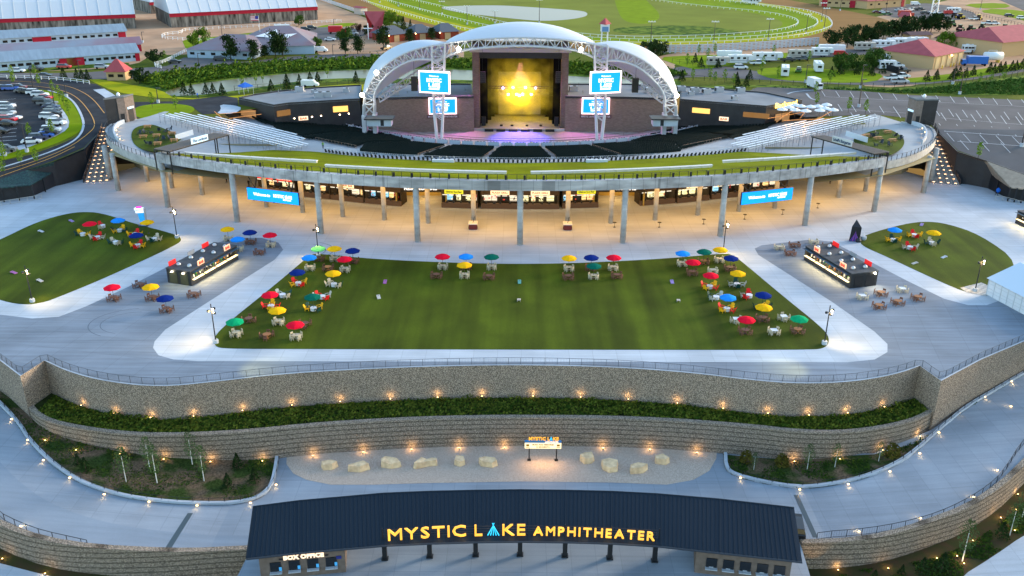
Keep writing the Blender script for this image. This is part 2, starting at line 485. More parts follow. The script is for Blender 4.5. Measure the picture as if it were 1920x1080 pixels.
M_ygrass = mat('yellow_verge', (0.32, 0.31, 0.01), 0.95, noise_amt=0.14, scale=0.3)
M_weed = mat('weedy_grass', (0.07, 0.12, 0.02), 0.95)
n_, l_, b_ = nodes_of(M_weed)
c_ = mixrgb(n_, l_, ramp(n_, l_, ntex(n_, l_, 0.35, detail=8), 0.42, 0.6), (0.035, 0.075, 0.012), (0.15, 0.20, 0.025))
l_.new(c_, b_.inputs['Base Color'])
EL_ = pxp([(-60, 382), (0, 347), (50, 321), (100, 304), (157, 279), (188, 246)], zt); ER_ = pxp([(1990, 352), (1905, 322), (1850, 302), (1795, 285), (1756, 246)], zt)
hole = [EL_[0], *EL_[1:], (-107, 231), (-98, 233), (-84, 234), (-78, 246), (-62, 258), (-36, 279), (36, 279), (62, 258), (80, 246), (84, 234), (98, 233), (106, 231), *ER_[::-1]]
for q, sd in (([(-98, 233), (-107, 231)] + EL_[::-1], 'left'), ([(98, 233), (106, 231)] + ER_[::-1], 'right')):
    solo('retaining_wall', MB().wall(q, .3, -1, lambda x, y: zt(x, y) + .1), M_dark, 'dark retaining wall holding the road above the %s stairs' % sd, 'retaining wall')
outer = [EL_[0], (-260, 181), (-1800, 181), (-1800, 3500), (1800, 3500), (1800, 181), (260, 181), ER_[0]]
ring = outer + hole[::-1][1:-1]
xsheet('terrain', ring, zt, M_field, 0.0, (), ycuts=(228,))
def ts(name, px, m, lvl=1, k=2, kind='structure', closed=True):
    q = pxp(px, zt); q = smooth(q, k, True) if k else q
    return sheet(name, q, zt, m, 0.012 * lvl, (228,), kind)
# dirt yards
ts('dirt_yard', [(-100, 100), (0, 133), (130, 133), (250, 124), (290, 100), (262, 60), (262, 20), (300, -20), (-100, -20)], M_dirt, 1, 1)
ts('dirt_yard', [(262, -20), (250, 60), (285, 100), (300, 104), (400, 100), (480, 85), (600, 88), (700, 112), (760, 108), (870, 112), (870, 92), (840, 74), (760, 58), (660, 25), (560, -20)], M_dirt, 2, 1)
ts('dirt_yard', [(590, 94), (700, 85), (760, 84), (830, 92), (800, 118), (700, 120), (600, 104)], M_dirt, 3, 1)
ts('dirt_yard', [(1225, 100), (1400, 94), (1500, 86), (1620, 60), (1660, 55), (1700, 100), (1500, 106), (1300, 112), (1262, 118), (1272, 138), (1236, 132)], M_dirt, 1, 1)
ts('dirt_yard', [(1560, 60), (1640, 30), (1920, -30), (2300, -30), (2200, 70), (2000, 110), (1920, 118), (1850, 140), (1760, 150), (1690, 165), (1600, 160), (1640, 140), (1640, 100), (1600, 92)], M_dirt, 2, 1)
# race track: dirt oval with turf course inside
ts('dirt_track', [(560, -60), (600, -6), (700, 28), (840, 68), (960, 92), (1160, 99), (1340, 97), (1460, 90), (1545, 86), (1600, 76), (1665, 58), (1680, 40), (1600, 22), (1480, 0), (1300, -30)], M_track, 3, 2)
ts('turf_verge', [(640, -50), (680, 5), (780, 40), (900, 65), (1000, 78), (1160, 84), (1300, 84), (1420, 78), (1500, 72), (1545, 60), (1562, 48), (1552, 32), (1510, 18), (1420, 4), (1250, -20)], M_ygrass, 4, 2)
ts('turf_course', [(680, -50), (720, 5), (800, 30), (900, 55), (1000, 70), (1160, 78), (1300, 77), (1430, 71), (1500, 62), (1535, 48), (1530, 34), (1480, 18), (1380, 2), (1200, -25)], M_mown, 5, 2)
ts('infield', [(720, -60), (820, 5), (930, 45), (1030, 66), (1160, 72), (1300, 70), (1400, 64), (1455, 55), (1472, 44), (1450, 33), (1380, 18), (1250, 4), (1100, -25)], M_mown2, 6, 2)
ts('mown_stripe', [(1150, -30), (1152, 0), (1160, 25), (1170, 40), (1200, 46), (1228, 42), (1240, 30), (1222, 10), (1200, -10), (1200, -30)], M_mown, 7, 2)
ts('infield_slope', [(1150, 52), (1240, 48), (1300, 48), (1350, 52), (1400, 62), (1340, 68), (1240, 66), (1150, 62)], M_weed, 7, 2)
M_path = mat('footpath', (0.26, 0.18, 0.12), 0.95)
M_water = mat('pond_water', (0.16, 0.135, 0.11), 0.35, spec=0.2, bump=0.12, scale=1.2, dist=0.03)
ts('pond', [(818, 14), (860, 24), (950, 34), (1010, 40), (1060, 38), (1098, 32), (1103, 25), (1090, 20), (1000, 14), (940, 10), (860, 11)], M_water, 8, 2)
M_creek = mat('creek_water', (0.13, 0.11, 0.045), 0.3, spec=0.25, bump=0.1, scale=1.5, dist=0.03)
# creek and its weedy banks
ts('creek_bank', [(250, 165), (300, 170), (310, 185), (420, 178), (560, 158), (680, 150), (900, 168), (1100, 185), (1250, 178), (1290, 150), (1200, 128), (950, 125), (700, 115), (500, 125), (350, 140), (270, 150)], M_weed, 2, 2)
ts('creek', [(305, 172), (320, 181), (380, 178), (480, 165), (560, 152), (640, 146), (760, 148), (880, 150), (1100, 160), (1230, 160), (1235, 150), (1120, 146), (960, 136), (800, 128), (640, 132), (540, 138), (440, 148), (350, 160)], M_creek, 3, 2)
ts('grass_bank', [(250, 160), (300, 168), (330, 186), (450, 180), (560, 165), (690, 155), (690, 172), (540, 182), (446, 190), (300, 184), (262, 180), (215, 172), (170, 152), (160, 144)], M_ygrass, 4, 1)
# left: road and car park
ts('service_road', [(-60, 316), (0, 303), (60, 290), (110, 272), (145, 256), (158, 240), (155, 214), (138, 188), (104, 171), (0, 160), (-60, 156), (-60, 143), (60, 148), (130, 150), (180, 158), (215, 178), (240, 192), (330, 190), (420, 180), (446, 184), (446, 210), (380, 215), (360, 200), (330, 196), (258, 222), (240, 231), (200, 236), (188, 245), (157, 277), (100, 302), (50, 319), (0, 344), (-60, 380)], M_asph, 5, 0)
ts('roundabout_lawn', [(254, 200), (300, 194), (345, 196), (366, 202), (362, 212), (330, 216), (260, 224), (252, 212)], M_mown, 7, 2)
ts('forecourt_path', [(412, 196), (440, 198), (455, 203), (440, 214), (405, 214), (415, 206)], M_conc, 8, 1)
ts('grass_verge', [(-60, 150), (0, 164), (60, 166), (100, 172), (135, 186), (152, 212), (158, 235), (145, 252), (100, 272), (40, 292), (-60, 318), (-60, 290), (0, 285), (60, 270), (110, 250), (128, 235), (124, 210), (100, 190), (60, 178), (-60, 172)], M_mown, 6, 1)
ts('footway', [(-60, 168), (20, 174), (70, 180), (105, 192), (125, 215), (132, 235), (118, 250), (60, 275), (0, 293), (-60, 308), (-60, 296), (0, 284), (50, 268), (100, 245), (112, 228), (104, 205), (85, 190), (40, 180), (-60, 176)], M_conc, 7, 1)
ts('car_park', [(-60, 168), (0, 167), (50, 172), (90, 182), (112, 205), (120, 228), (105, 246), (60, 266), (0, 285), (-60, 300)], M_asph, 8, 1)
# right: big car park
ts('car_park', [(1395, 175), (1420, 164), (1500, 162), (1700, 178), (1920, 188), (2200, 196), (2250, 420), (1990, 350), (1905, 321), (1850, 301), (1797, 283), (1759, 246), (1745, 234), (1720, 223), (1640, 215), (1510, 220), (1440, 196)], M_asphg, 5, 0)
ts('access_road', [(1270, 124), (1310, 131), (1400, 119), (1500, 110), (1640, 102), (1700, 92), (1640, 90), (1500, 98), (1400, 106), (1340, 112), (1300, 116)], M_asphg, 4, 1)
ts('access_road', [(1240, 152), (1300, 143), (1400, 148), (1560, 158), (1700, 161), (1850, 147), (1990, 122), (2200, 80), (2200, 68), (1990, 110), (1850, 136), (1700, 152), (1560, 150), (1420, 134), (1340, 122), (1270, 124), (1245, 138)], M_asphg, 3, 1)
ts('grass_verge', [(1412, 135), (1440, 126), (1520, 128), (1620, 134), (1660, 140), (1640, 155), (1560, 156), (1450, 150)], M_mown, 5, 1)
ts('grass_verge', [(1230, 108), (1290, 104), (1420, 102), (1500, 98), (1500, 108), (1400, 118), (1310, 132), (1275, 124)], M_mown, 5, 1)
ts('weedy_verge', [(1310, 160), (1500, 160), (1700, 168), (1920, 142), (2200, 110), (2200, 160), (1920, 180), (1700, 176), (1560, 168), (1420, 163), (1320, 168)], M_weed, 6, 1)
ts('grass_verge', [(1690, 148), (1760, 142), (1850, 128), (1990, 105), (2000, 115), (1860, 140), (1760, 154), (1700, 156)], M_mown, 6, 1)
ts('distant_road', [(1780, -30), (1850, -10), (1990, 50), (2200, 90), (2200, 60), (2000, 20), (1900, -10), (1860, -30)], M_asphg, 6, 1)
ts('grass_verge', [(1800, 8), (1880, 5), (1900, 14), (1840, 17)], M_mown, 7, 1)
ts('grass_verge', [(1830, 22), (1870, 15), (1990, 30), (1990, 60), (1890, 30)], M_mown, 7, 1)
ts('grass_verge', [(340, 72), (400, 70), (500, 58), (640, 50), (640, 62), (560, 70), (450, 82), (400, 98), (350, 96)], M_mown, 4, 1)
ts('grass_verge', [(590, 50), (650, 42), (680, 46), (600, 56)], M_mown, 4, 1)
ts('grass_verge', [(-40, 128), (240, 116), (245, 124), (-40, 140)], M_weed, 4, 1)
ts('barn_road', [(-40, 136), (140, 138), (260, 128), (340, 122), (450, 118), (560, 104), (700, 100), (860, 100), (860, 112), (700, 112), (560, 118), (380, 142), (240, 150), (-40, 146)], M_asphg, 5, 1)
ts('barn_car_park', [(305, 128), (345, 108), (420, 112), (470, 118), (440, 128), (330, 138)], M_asphg, 6, 0)
ts('north_car_park', [(520, 62), (580, 52), (650, 50), (700, 62), (640, 78), (560, 74)], M_asphg, 6, 1)
ts('yard_lot', [(1660, 10), (1760, 5), (1850, 30), (1780, 40), (1640, 30)], M_asphg, 5, 1)
# painted car-park lines: one sheet of thin strips per lot
def stripes(name, rows, m, wid=0.08):
    mb = MB()
    for (a, b) in rows:
        A, B = tt(*a), tt(*b); d = (B - A); d.z = 0
        if d.length < .1: continue
        nrm = Vector((-d.y, d.x, 0)).normalized() * wid
        q = [A - nrm, B - nrm, B + nrm, A + nrm]
        mb.quad(*[(p.x, p.y, zt(p.x, p.y) + 0.14) for p in q])
    o = struct(name, mb, m, False)
    return o
rws = []
def lotrow(x0, y0, x1, y1, n, dx, dy):
    for i in range(n):
        t = i / (n - 1); x = x0 + (x1 - x0) * t; y = y0 + (y1 - y0) * t
        rws.append(((x, y), (x + dx * (1 + .35 * t), y + dy * (1 + 0.15 * t))))
lotrow(1540, 170, 1915, 187, 15, 7, 11)
lotrow(1545, 195, 1960, 214, 17, 8, 13)
lotrow(1680, 208, 1960, 222, 11, 9, 14)
lotrow(1760, 232, 1990, 246, 8, 12, 15)
lotrow(1775, 250, 1990, 262, 8, 14, 16)
lotrow(1800, 264, 1990, 275, 6, 16, 18)
rws += [((1545, 182), (1930, 201)), ((1560, 204), (1700, 213)), ((1765, 222), (1960, 238)), ((1770, 247), (1990, 262)), ((1795, 266), (1990, 280))]
lotrow(1505, 208, 1640, 214, 4, 5, 8)
stripes('parking_lines', rws, M_line)
def pline(name, px, m, wid=0.1):
    rr = [(a, b) for a, b in zip(px[:-1], px[1:])]
    q = smooth(px, 2); rr = list(zip(q[:-1], q[1:]))
    return stripes(name, rr, m, wid)
pline('yellow_line', [(-20, 328), (60, 306), (130, 278), (168, 250), (180, 236), (170, 212), (145, 182), (112, 168), (60, 161), (-20, 158)], M_yel, .11)
pline('yellow_line', [(-20, 339), (50, 314), (100, 296), (140, 276)], M_yel, .11)
pline('yellow_line', [(196, 213), (175, 186), (150, 170), (120, 160), (60, 154), (-20, 151)], M_yel, .11)
pline('kerb', [(-20, 322), (60, 298), (110, 280), (145, 262), (158, 240), (155, 220), (140, 192), (120, 178), (90, 170)], M_conc, .3)
pline('kerb', [(185, 168), (205, 180), (212, 188)], M_conc, 1.6)
pline('kerb', [(1476, 177), (1490, 172), (1540, 169)], M_conc, .3)
pline('kerb', [(1512, 176), (1520, 186), (1530, 188)], M_conc, .3)
rws = []
for i in range(12):
    y = 186 + i * 7.0; rws.append(((-5, y + 3), (30 + (i % 3), y - 0)))
stripes('parking_lines', [r for r in rws], M_line, 0.08)

mb = MB()
for cx_, cy_, r_, a0_, a1_ in ((255, 605, 4.2, 1.7, 4.4), (255, 605, 5.6, 1.8, 4.2), (560, 470, 4.0, -.9, 1.2), (560, 470, 5.2, -.8, 1.1), (820, 360, 5, 2, 4), (1330, 585, 7, .2, 1.4)):
    c = at(cx_, cy_); P = [(c.x + r_ * math.cos(a0_ + (a1_ - a0_) * i / 24) * 1.3, c.y + r_ * math.sin(a0_ + (a1_ - a0_) * i / 24)) for i in range(25)]
    Q = [(c.x + (x - c.x) * 1.025, c.y + (y - c.y) * 1.025) for x, y in P]
    mb.strip([(x, y, .01) for x, y in P], [(x, y, .01) for x, y in Q])
struct('tyre_marks', mb, mat('rubber_mark', (0.13, 0.155, 0.19), .8), False)
# ---- entrance court, ramps, beds
M_court = concrete('court_concrete', (0.27, 0.31, 0.36), 0.08, 3.0, rad(0), 0.18)
bed_l = smooth(pxp([(-60, 700), (0, 762), (30, 792), (55, 832), (100, 876), (150, 908), (220, 932), (300, 944), (370, 948), (450, 946), (488, 936), (512, 915), (520, 880), (524, 846)], zr), 2)
bed_r = smooth(pxp([(1357, 852), (1358, 878), (1372, 892), (1420, 905), (1480, 916), (1540, 915), (1620, 900), (1690, 870), (1725, 842), (1765, 806), (1810, 768), (1870, 733), (1920, 703), (2020, 650)], zr), 2)
court = [(-130, 84), (-150, 150), (-130, 175)] + [(-95, 140), (-79, 119), (-72, 113.5), (-70, 112), (-50, 108), (0, 113), (50, 108), (60, 112.5), (78, 126.5), (95, 143)] + [(130, 175), (150, 150), (130, 84), (100, 76), (-100, 76)]
ow_l = smooth(pxp([(-120, 900), (-40, 962), (0, 986), (75, 1013), (170, 1028), (310, 1035), (400, 1033), (466, 1030)], lambda x, y: zr(x, y) + .6), 1)
ow_r = smooth(pxp([(1504, 1018), (1606, 1014), (1668, 1004), (1728, 986), (1820, 952), (1881, 911), (1920, 874), (2000, 790)], lambda x, y: zr(x, y) + .6), 1)
cpoly = [(p[0], p[1] + .2) for p in ow_l] + [(-33.5, 79), (33.5, 79)] + [(p[0], p[1] + .2) for p in ow_r] + [(150, 150), (130, 178), (95, 143), (78, 126.5), (60, 112.8), (50, 108), (0, 113), (-50, 108), (-70, 112), (-79, 119), (-95, 140), (-130, 178), (-150, 150)]
xsheet('entrance_court', cpoly, zr, M_court)
xsheet('outside_ground', [(-260, 40), (260, 40), (260, 170), (107, 170), (107, 150), (34, 90), (34, 70), (-34, 70), (-34, 90), (-107, 150), (-107, 170), (-260, 170)], zo, mat('mulch_ground', (0.045, 0.05, 0.018), 0.95, noise_amt=0.5, scale=0.8, col2=(0.07, 0.045, 0.025)))
xsheet('outer_pavement', smooth(pxp([(1920, 1003), (1860, 1045), (1800, 1082), (1780, 1120), (2100, 1120), (2100, 900)], zo), 1, True), zo, M_conc, 0.01)
xsheet('outer_pavement', smooth(pxp([(-200, 1000), (0, 1056), (60, 1072), (120, 1086), (120, 1120), (-200, 1120)], zo), 0, True), zo, M_conc, 0.01)
xsheet('front_pavement', [(-33, 60), (33, 60), (33, 79.2), (-33, 79.2)], lambda x, y: -10.1, M_court, 0.0)
M_bed = mat('planting_bed', (0.07, 0.055, 0.03), 0.95)
n_, l_, b_ = nodes_of(M_bed)
c_ = mixrgb(n_, l_, ramp(n_, l_, ntex(n_, l_, 0.28, detail=7), 0.44, 0.56), (0.14, 0.095, 0.06), (0.035, 0.055, 0.014))
c_ = mixrgb(n_, l_, 1.0, c_, ramp(n_, l_, ntex(n_, l_, 4, detail=4), 0.3, 0.7, (0.5,) * 3, (1.4,) * 3), 'MULTIPLY')
l_.new(c_, b_.inputs['Base Color'])
xsheet('planting_bed', bed_l + [(-34.5, 109), (-50, 107.5), (-62, 108.5), (-72, 113), (-90, 132)], zr, M_bed, 0.12, thick=0.12)
xsheet('planting_bed', bed_r + [(90, 140), (78, 127), (62, 114), (58, 110), (50, 107.6), (36, 108), (29, 109)], zr, M_bed, 0.12, thick=0.12)
M_gravel = mat('gravel', (0.33, 0.27, 0.22), 0.95)
n_, l_, b_ = nodes_of(M_gravel)
c_ = mixrgb(n_, l_, ramp(n_, l_, ntex(n_, l_, 9, detail=3), 0.35, 0.65), (0.36, 0.275, 0.215), (0.60, 0.48, 0.39))
l_.new(c_, b_.inputs['Base Color'])
gv = pxp([(524, 846), (538, 852), (537, 870), (550, 888), (575, 900), (620, 909), (700, 909), (800, 906), (975, 903), (1150, 905), (1250, 909), (1300, 900), (1330, 883), (1343, 860), (1344, 846)], -10.1)
sheet('gravel_bed', gv + [(28, 112), (-32, 112)], -10.1, M_gravel, 0.02)
for nm, pts in (('drain_grate', [(1488, 928), (1497, 928), (1534, 1008), (1524, 1008)]), ('drain_grate', [(352, 962), (362, 962), (320, 1030), (308, 1030)])):
    xsheet(nm, pxp(pts, zr), zr, mat('steel_grate', (0.05, 0.075, 0.09), 0.5), 0.012)
# darker outer band of the ramps
band_l = smooth(pxp([(-60, 800), (0, 868), (60, 925), (130, 960), (220, 985), (320, 998), (470, 1004)], zr), 2)
xsheet('ramp_outer_lane', band_l + [(-33.5, 92), (-33.5, 89.2)] + [(p[0], p[1] + .4) for p in reversed(ow_l[:-1])], zr, concrete('ramp_concrete', (0.225, 0.27, 0.325), 0.07, 0, 0, 0.1), 0.008)

# ================================================================ RETAINING WALLS
def stonewall(name, c1, c2, sc, rows, mort=0.55):
    m = mat(name, c1, 0.9)
    n, l, b = nodes_of(m)
    tc = n.new('ShaderNodeTexCoord'); mp = n.new('ShaderNodeMapping'); mp.inputs['Scale'].default_value = (1, 1, 1.15)
    l.new(tc.outputs['Object'], mp.inputs['Vector'])
    v = n.new('ShaderNodeTexVoronoi'); v.inputs['Scale'].default_value = sc; v.inputs['Randomness'].default_value = 1.0
    l.new(mp.outputs['Vector'], v.inputs['Vector'])
    col = n.new('ShaderNodeSeparateColor'); l.new(v.outputs['Color'], col.inputs[0])
    c = mixrgb(n, l, col.outputs[0], c1, c2)
    c = mixrgb(n, l, 1.0, c, ramp(n, l, v.outputs['Distance'], 0.25, 0.62, (1,) * 3, (mort * .5,) * 3), 'MULTIPLY')
    if rows:
        w_ = n.new('ShaderNodeTexWave'); w_.bands_direction = 'Z'; w_.inputs['Scale'].default_value = rows; w_.inputs['Distortion'].default_value = 0.25
        l.new(tc.outputs['Object'], w_.inputs['Vector'])
        c = mixrgb(n, l, 1.0, c, ramp(n, l, w_.outputs['Fac'], 0.0, 0.25, (0.42,) * 3, (1.0,) * 3), 'MULTIPLY')
    l.new(c, b.inputs['Base Color'])
    bp = n.new('ShaderNodeBump'); bp.inputs['Strength'].default_value = 0.8; bp.inputs['Distance'].default_value = 0.08; bp.invert = True
    l.new(v.outputs['Distance'], bp.inputs['Height']); l.new(bp.outputs['Normal'], b.inputs['Normal'])
    return m
M_gab = stonewall('stone_gabion', (0.62, 0.49, 0.38), (0.35, 0.28, 0.225), 7.6, 0, .7)
M_gab2 = stonewall('stone_courses', (0.53, 0.42, 0.32), (0.37, 0.30, 0.24), 7.0, 0.42, .75)
up = [p for p in EDGE]
wl = MB(); wl.wall([(p[0], p[1]) for p in up], 1.0, -11.0, -0.02)
solo('retaining_wall', wl, M_gab, 'tall upper retaining wall of loose brown stones under the plaza railing', 'retaining wall')
LOW_TOP = [(40, 745), (62, 778), (100, 796), (200, 813), (300, 819), (450, 813), (600, 797), (800, 786), (975, 783.5), (1200, 786), (1400, 800), (1500, 812), (1600, 813), (1700, 796), (1748, 776), (1770, 748)]
low = smooth(pxp(LOW_TOP, -5.4), 2)
wl = MB(); wl.wall(low, 0.8, lambda x, y: min(-9.5, zr(x, y) - .8), -5.3)
solo('retaining_wall', wl, M_gab2, 'lower curved retaining wall of coursed stone behind the gravel bed', 'retaining wall')
M_soil = mat('terrace_soil', (0.03, 0.04, 0.012), 0.95, noise_amt=0.4, scale=1.0)
sheet('planting_terrace', low + [(p[0], p[1] + .3) for p in reversed(EDGE[3:-4])], -5.5, M_soil)
def zwt(x, y): return zr(x, y) + .62
def zwb(x, y): return zr(x, y) - 4.2
for pts, side in ((ow_l, 'left'), (ow_r, 'right')):
    wl = MB(); wl.wall(pts, 0.75, zwb, zwt)
    solo('retaining_wall', wl, M_gab2, 'curved outer stone wall below the %s ramp with gravel coloured cap' % side, 'retaining wall')
# bed kerbs: low concrete walls beside the ramps
for pts, side in ((bed_l, 'left'), (bed_r, 'right')):
    wl = MB(); wl.wall(pts, 0.45 if side == 'left' else 0.45, lambda x, y: zr(x, y) - .1, lambda x, y: zr(x, y) + .42)
    solo('kerb_wall', wl, M_conc, 'low curved concrete kerb wall round the %s planting bed' % side, 'kerb wall')

# ---- railings
def railing(label, pts3, step=1.75, h=1.07, r=0.035, mesh=True, m=M_black, name='railing', pr=0.03, infill=0):
    P = resample(pts3, step)
    mb = MB(); up_ = Vector((0, 0, 1))
    for p in P: mb.box((p.x, p.y, p.z + h / 2), (pr * 2, pr * 2, h))
    for a, b in zip(P[:-1], P[1:]):
        mb.tube(a + up_ * h, b + up_ * h, r, 4); mb.tube(a + up_ * .12, b + up_ * .12, r * .7, 4)
        for k in range(infill): 
            t = (k + 1) / (infill + 1); q = a.lerp(b, t); mb.tube(q + up_ * .12, q + up_ * h, 0.008, 3, cap=False)
    return solo(name, mb, m, label, 'railing')
M_rail = mat('grey_steel_rail', (0.10, 0.11, 0.13), 0.4, 0.6)
pl = [Vector((p[0], p[1] + 0.35, 0)) for p in EDGE]
pl = [p for p in pl if -95 < p.x < 95]
railing('long steel mesh railing along the plaza edge above the stone wall', pl, 1.8, 1.07, 0.03, m=M_rail, infill=7)
def zpath(px, fn, off=0): return [on(fn, x, y) + Vector((0, 0, off)) for x, y in px]
rl = [Vector((p[0] * 1.0, p[1] - .0, zr(*p) + .0)) for p in smooth(pxp([(-80, 890), (0, 972), (35, 990), (75, 1006), (165, 1026)], zr), 1)]
railing('black railing on the outer edge of the left ramp', rl, 1.9, 1.07, .04)
rr = [Vector((p[0], p[1], zr(*p))) for p in smooth(pxp([(1531, 1012), (1545, 1009), (1620, 1004), (1700, 990), (1765, 970), (1815, 945), (1860, 915), (1888, 880), (1905, 850), (1935, 815)], zr), 1)]
railing('black railing on the outer edge of the right ramp', rr, 1.9, 1.07, .04, infill=5)
for pts, side in ((bed_l, 'left'), (bed_r, 'right')):
    q = [Vector((p[0], p[1], zr(p[0], p[1]) + .42)) for p in pts]
    q = [p + Vector((0.1, 0.25, 0)) for p in q if abs(p.x) < 90]
    q = q[:-4] if side == 'left' else q[8:]
    railing('low dark railing on the kerb wall of the %s planting bed' % side, q, 2.0, 0.55, .025, name='low_railing')

# ================================================================ UPLIGHTS (lit garden lamps)
def uplight_proto():
    t = thing('uplight', (0, 0, -50), 'x', 'garden lamp')
    part('housing', MB().lathe([(0.07, 0), (0.09, .05), (0.10, .2), (0.085, .22)], n=8), M_black, t)
    part('lens', MB().lathe([(0.085, .222), (0.07, .25), (0.0001, .26)], n=8), M_bulb, t)
    return t
UPP = uplight_proto(); used_up = [False]
def uplight(p, label, group, energy=40, aim=(0, .45, 1), size=80, off=None):
    if not used_up[0]:
        used_up[0] = True; t = UPP; t.location = p; t['label'] = label; t['group'] = group
    else: t = dup(UPP, p, None, label, group=group)
    q = Vector(p) + Vector((0, 0, .38)) + Vector(off or (0, 0, 0))
    lamp('POINT', q + Vector((0, .12, 0)), energy, WARM, radius=0.1)
    return t
def yx(P, x):
    q = sorted((v[0], v[1]) for v in P)
    for a, b in zip(q[:-1], q[1:]):
        if a[0] <= x <= b[0] and b[0] > a[0]: return a[1] + (b[1] - a[1]) * (x - a[0]) / (b[0] - a[0])
    return q[0][1]
UT = [(145, 768), (205, 786), (278, 789), (361, 783), (455, 769), (546, 762), (637, 755), (731, 752), (820, 748), (903, 752), (1000, 752), (1090, 755), (1180, 757), (1272, 762), (1357, 768), (1442, 779), (1521, 785), (1595, 783), (1665, 772)]
for i, (x, y) in enumerate(UT):
    p = at(x, y, -4.8); p.y = yx(EDGE, p.x) - .7; p.z = -5.0
    uplight(p, '%s lit lamp from the left among the shrubs under the upper stone wall' % ordinal(i), 'lamps on the planting terrace', 6.5, (0, .28, 1), 70, (0, .12, .1))
UL = [(85, 828), (143, 846), (222, 858), (312, 856), (405, 850), (500, 850), (590, 849), (683, 843), (773, 840), (861, 841), (946, 837), (1130, 837), (1218, 844), (1306, 849), (1484, 857), (1571, 857), (1654, 845), (1728, 824)]
for i, (x, y) in enumerate(UL):
    g = -10.0 if 530 < x < 1350 else None
    p = at(x, y, g) if g else on(zr, x, y, .12)
    p.y = min(p.y, yx(low, p.x) - .65) if abs(p.x) < 60 else p.y
    if abs(p.x) < 60: p.y = yx(low, p.x) - .8
    uplight(p, '%s lit lamp from the left along the foot of the lower stone wall' % ordinal(i), 'lamps along the lower wall', 8, (0, .3, 1), 62, (0, .1, .1))
# kerb lights washing the ramp
KL = [(7, 764), (22, 789), (42, 805), (53, 828), (82, 866), (131, 899), (196, 930), (280, 944), (370, 951), (470, 946), (518, 912), (1388, 899), (1499, 921), (1590, 911), (1668, 887), (1724, 853), (1760, 814), (1798, 777), (1846, 747), (1896, 718)]
kp = MB().box((0, 0, .28), (.24, .1, .12)); kme = None
for i, (x, y) in enumerate(KL):
    p = on(zr, x, y)
    if kme is None:
        o = solo('kerb_light', kp, M_bulb, 'x', 'kerb light', local=p); kme = o
    else: o = dup(kme, p)
    o['label'] = '%s small amber light from the left on the kerb wall beside a ramp' % ordinal(i); o['group'] = 'amber kerb lights beside the ramps'
    lamp('SPOT', p + Vector((0, -.15, .35)), 5.5, WARM, aim=(0, -.9, -.5), size=110, blend=.9, radius=.06)
OL = [(5, 1050, 0), (85, 1078, 0), (1571, 1071, 1), (1665, 1068, 1), (1756, 1049, 1), (1794, 1045, 1), (1807, 1059, 1), (1824, 1016, 1), (1876, 973, 1), (1886, 986, 1), (1902, 997, 1), (1908, 929, 1), (1905, 958, 1)]
for i, (x, y, s) in enumerate(OL):
    p = on(zo, x, y)
    uplight(p, '%s lit lamp from the left in the bed outside the outer stone wall' % ordinal(i), 'lamps outside the outer wall', 6, (0, .8, 1), 80, (0, .1, .1))
for i, x in enumerate((-62, -52.5, -43, 36)):
    p = Vector((x, 86.0 if abs(x) < 50 else 89.5, zo(x, 88)))
    lamp('SPOT', p + Vector((0, .5, .6)), 55, WARM, aim=(0, .7, 1), size=75, blend=.8, radius=.08)
OR = [(1895, 765), (1869, 885), (1825, 935), (1725, 975), (1610, 1000), (40, 990)]
for i, (x, y) in enumerate(OR):
    p = on(zr, x, y); o = dup(kme, p); o['label'] = '%s amber light under the outer ramp railing counted from the top right' % ordinal(i); o['group'] = 'amber kerb lights beside the ramps'
    lamp('SPOT', p + Vector((0, .15, .4)), 9, WARM, aim=(-.5 if x > 900 else .5, .9, -.5), size=110, blend=.9, radius=.06)
# ================================================================ THE AMPHITHEATRE
OB = (0.0, 300.0)                                   # centre of the seating bowl
def Rb(x, y): return math.hypot(x - OB[0], y - OB[1])
def zbowl(x, y): return 1.8 + 0.13 * (Rb(x, y) - 50.0)
def sstep(a, b, v):
    t = max(0.0, min(1.0, (v - a) / (b - a))); return t * t * (3 - 2 * t)
def zdeck(x, y): return 8.0 + 2.3 * sstep(68, 92, abs(x)) * sstep(97, 112, Rb(x, y))
def zbeam(x): return 13.3 - 0.9 * (x / 79.0) ** 2
def BP(a, R, z=None):                               # bowl polar: angle from the near side
    x, y = OB[0] + R * math.sin(a), OB[1] - R * math.cos(a)
    return Vector((x, y, zbowl(x, y) if z is None else z))

# ---- columns
def column(p, h, label, r=0.62):
    mb = MB(); mb.smooth = True
    mb.lathe([(r, 0), (r, h)], n=20); mb.smooth = False
    mb.lathe([(r + .012, h * .36), (r + .012, h * .362)], n=20)
    mb.lathe([(r + .012, h * .66), (r + .012, h * .662)], n=20)
    return solo('column', mb, M_concw, label, 'column', 'round concrete columns under the deck', local=p)
CF = [(313, 390), (444, 417), (602, 438), (783, 453), (975, 458), (1167, 453), (1349, 440), (1507, 420), (1637, 395)]
for i, (x, y) in enumerate(CF):
    p = at(x, y); a = math.asin(p.x / 148.5); q = Vector((148.5 * math.sin(a), 317 - 148.5 * math.cos(a), 0))
    column(q, zbeam(p.x) - 1.8, '%s tall round concrete column from the left in the front row under the curved beam' % ordinal(i), .6)
CB = [(380, 365), (500, 388), (568, 398), (643, 406), (721, 412), (803, 418), (888, 420), (1064, 420), (1145, 418), (1228, 412), (1308, 403), (1385, 396), (1452, 390), (1571, 370), (1622, 358), (323, 352), (277, 340)]
for i, (x, y) in enumerate(CB):
    p = at(x, y); column(p, 7.4 if abs(p.x) > 60 else 8.0, '%s round concrete column in the rear row beneath the deck' % ordinal(i), .52)
for i, (x, y, s) in enumerate([(222, 357, 'left'), (1731, 361, 'right')]):
    column(at(x, y), 8.9, 'tall round column under the curved %s wing rim beside the stairs' % s, .6)
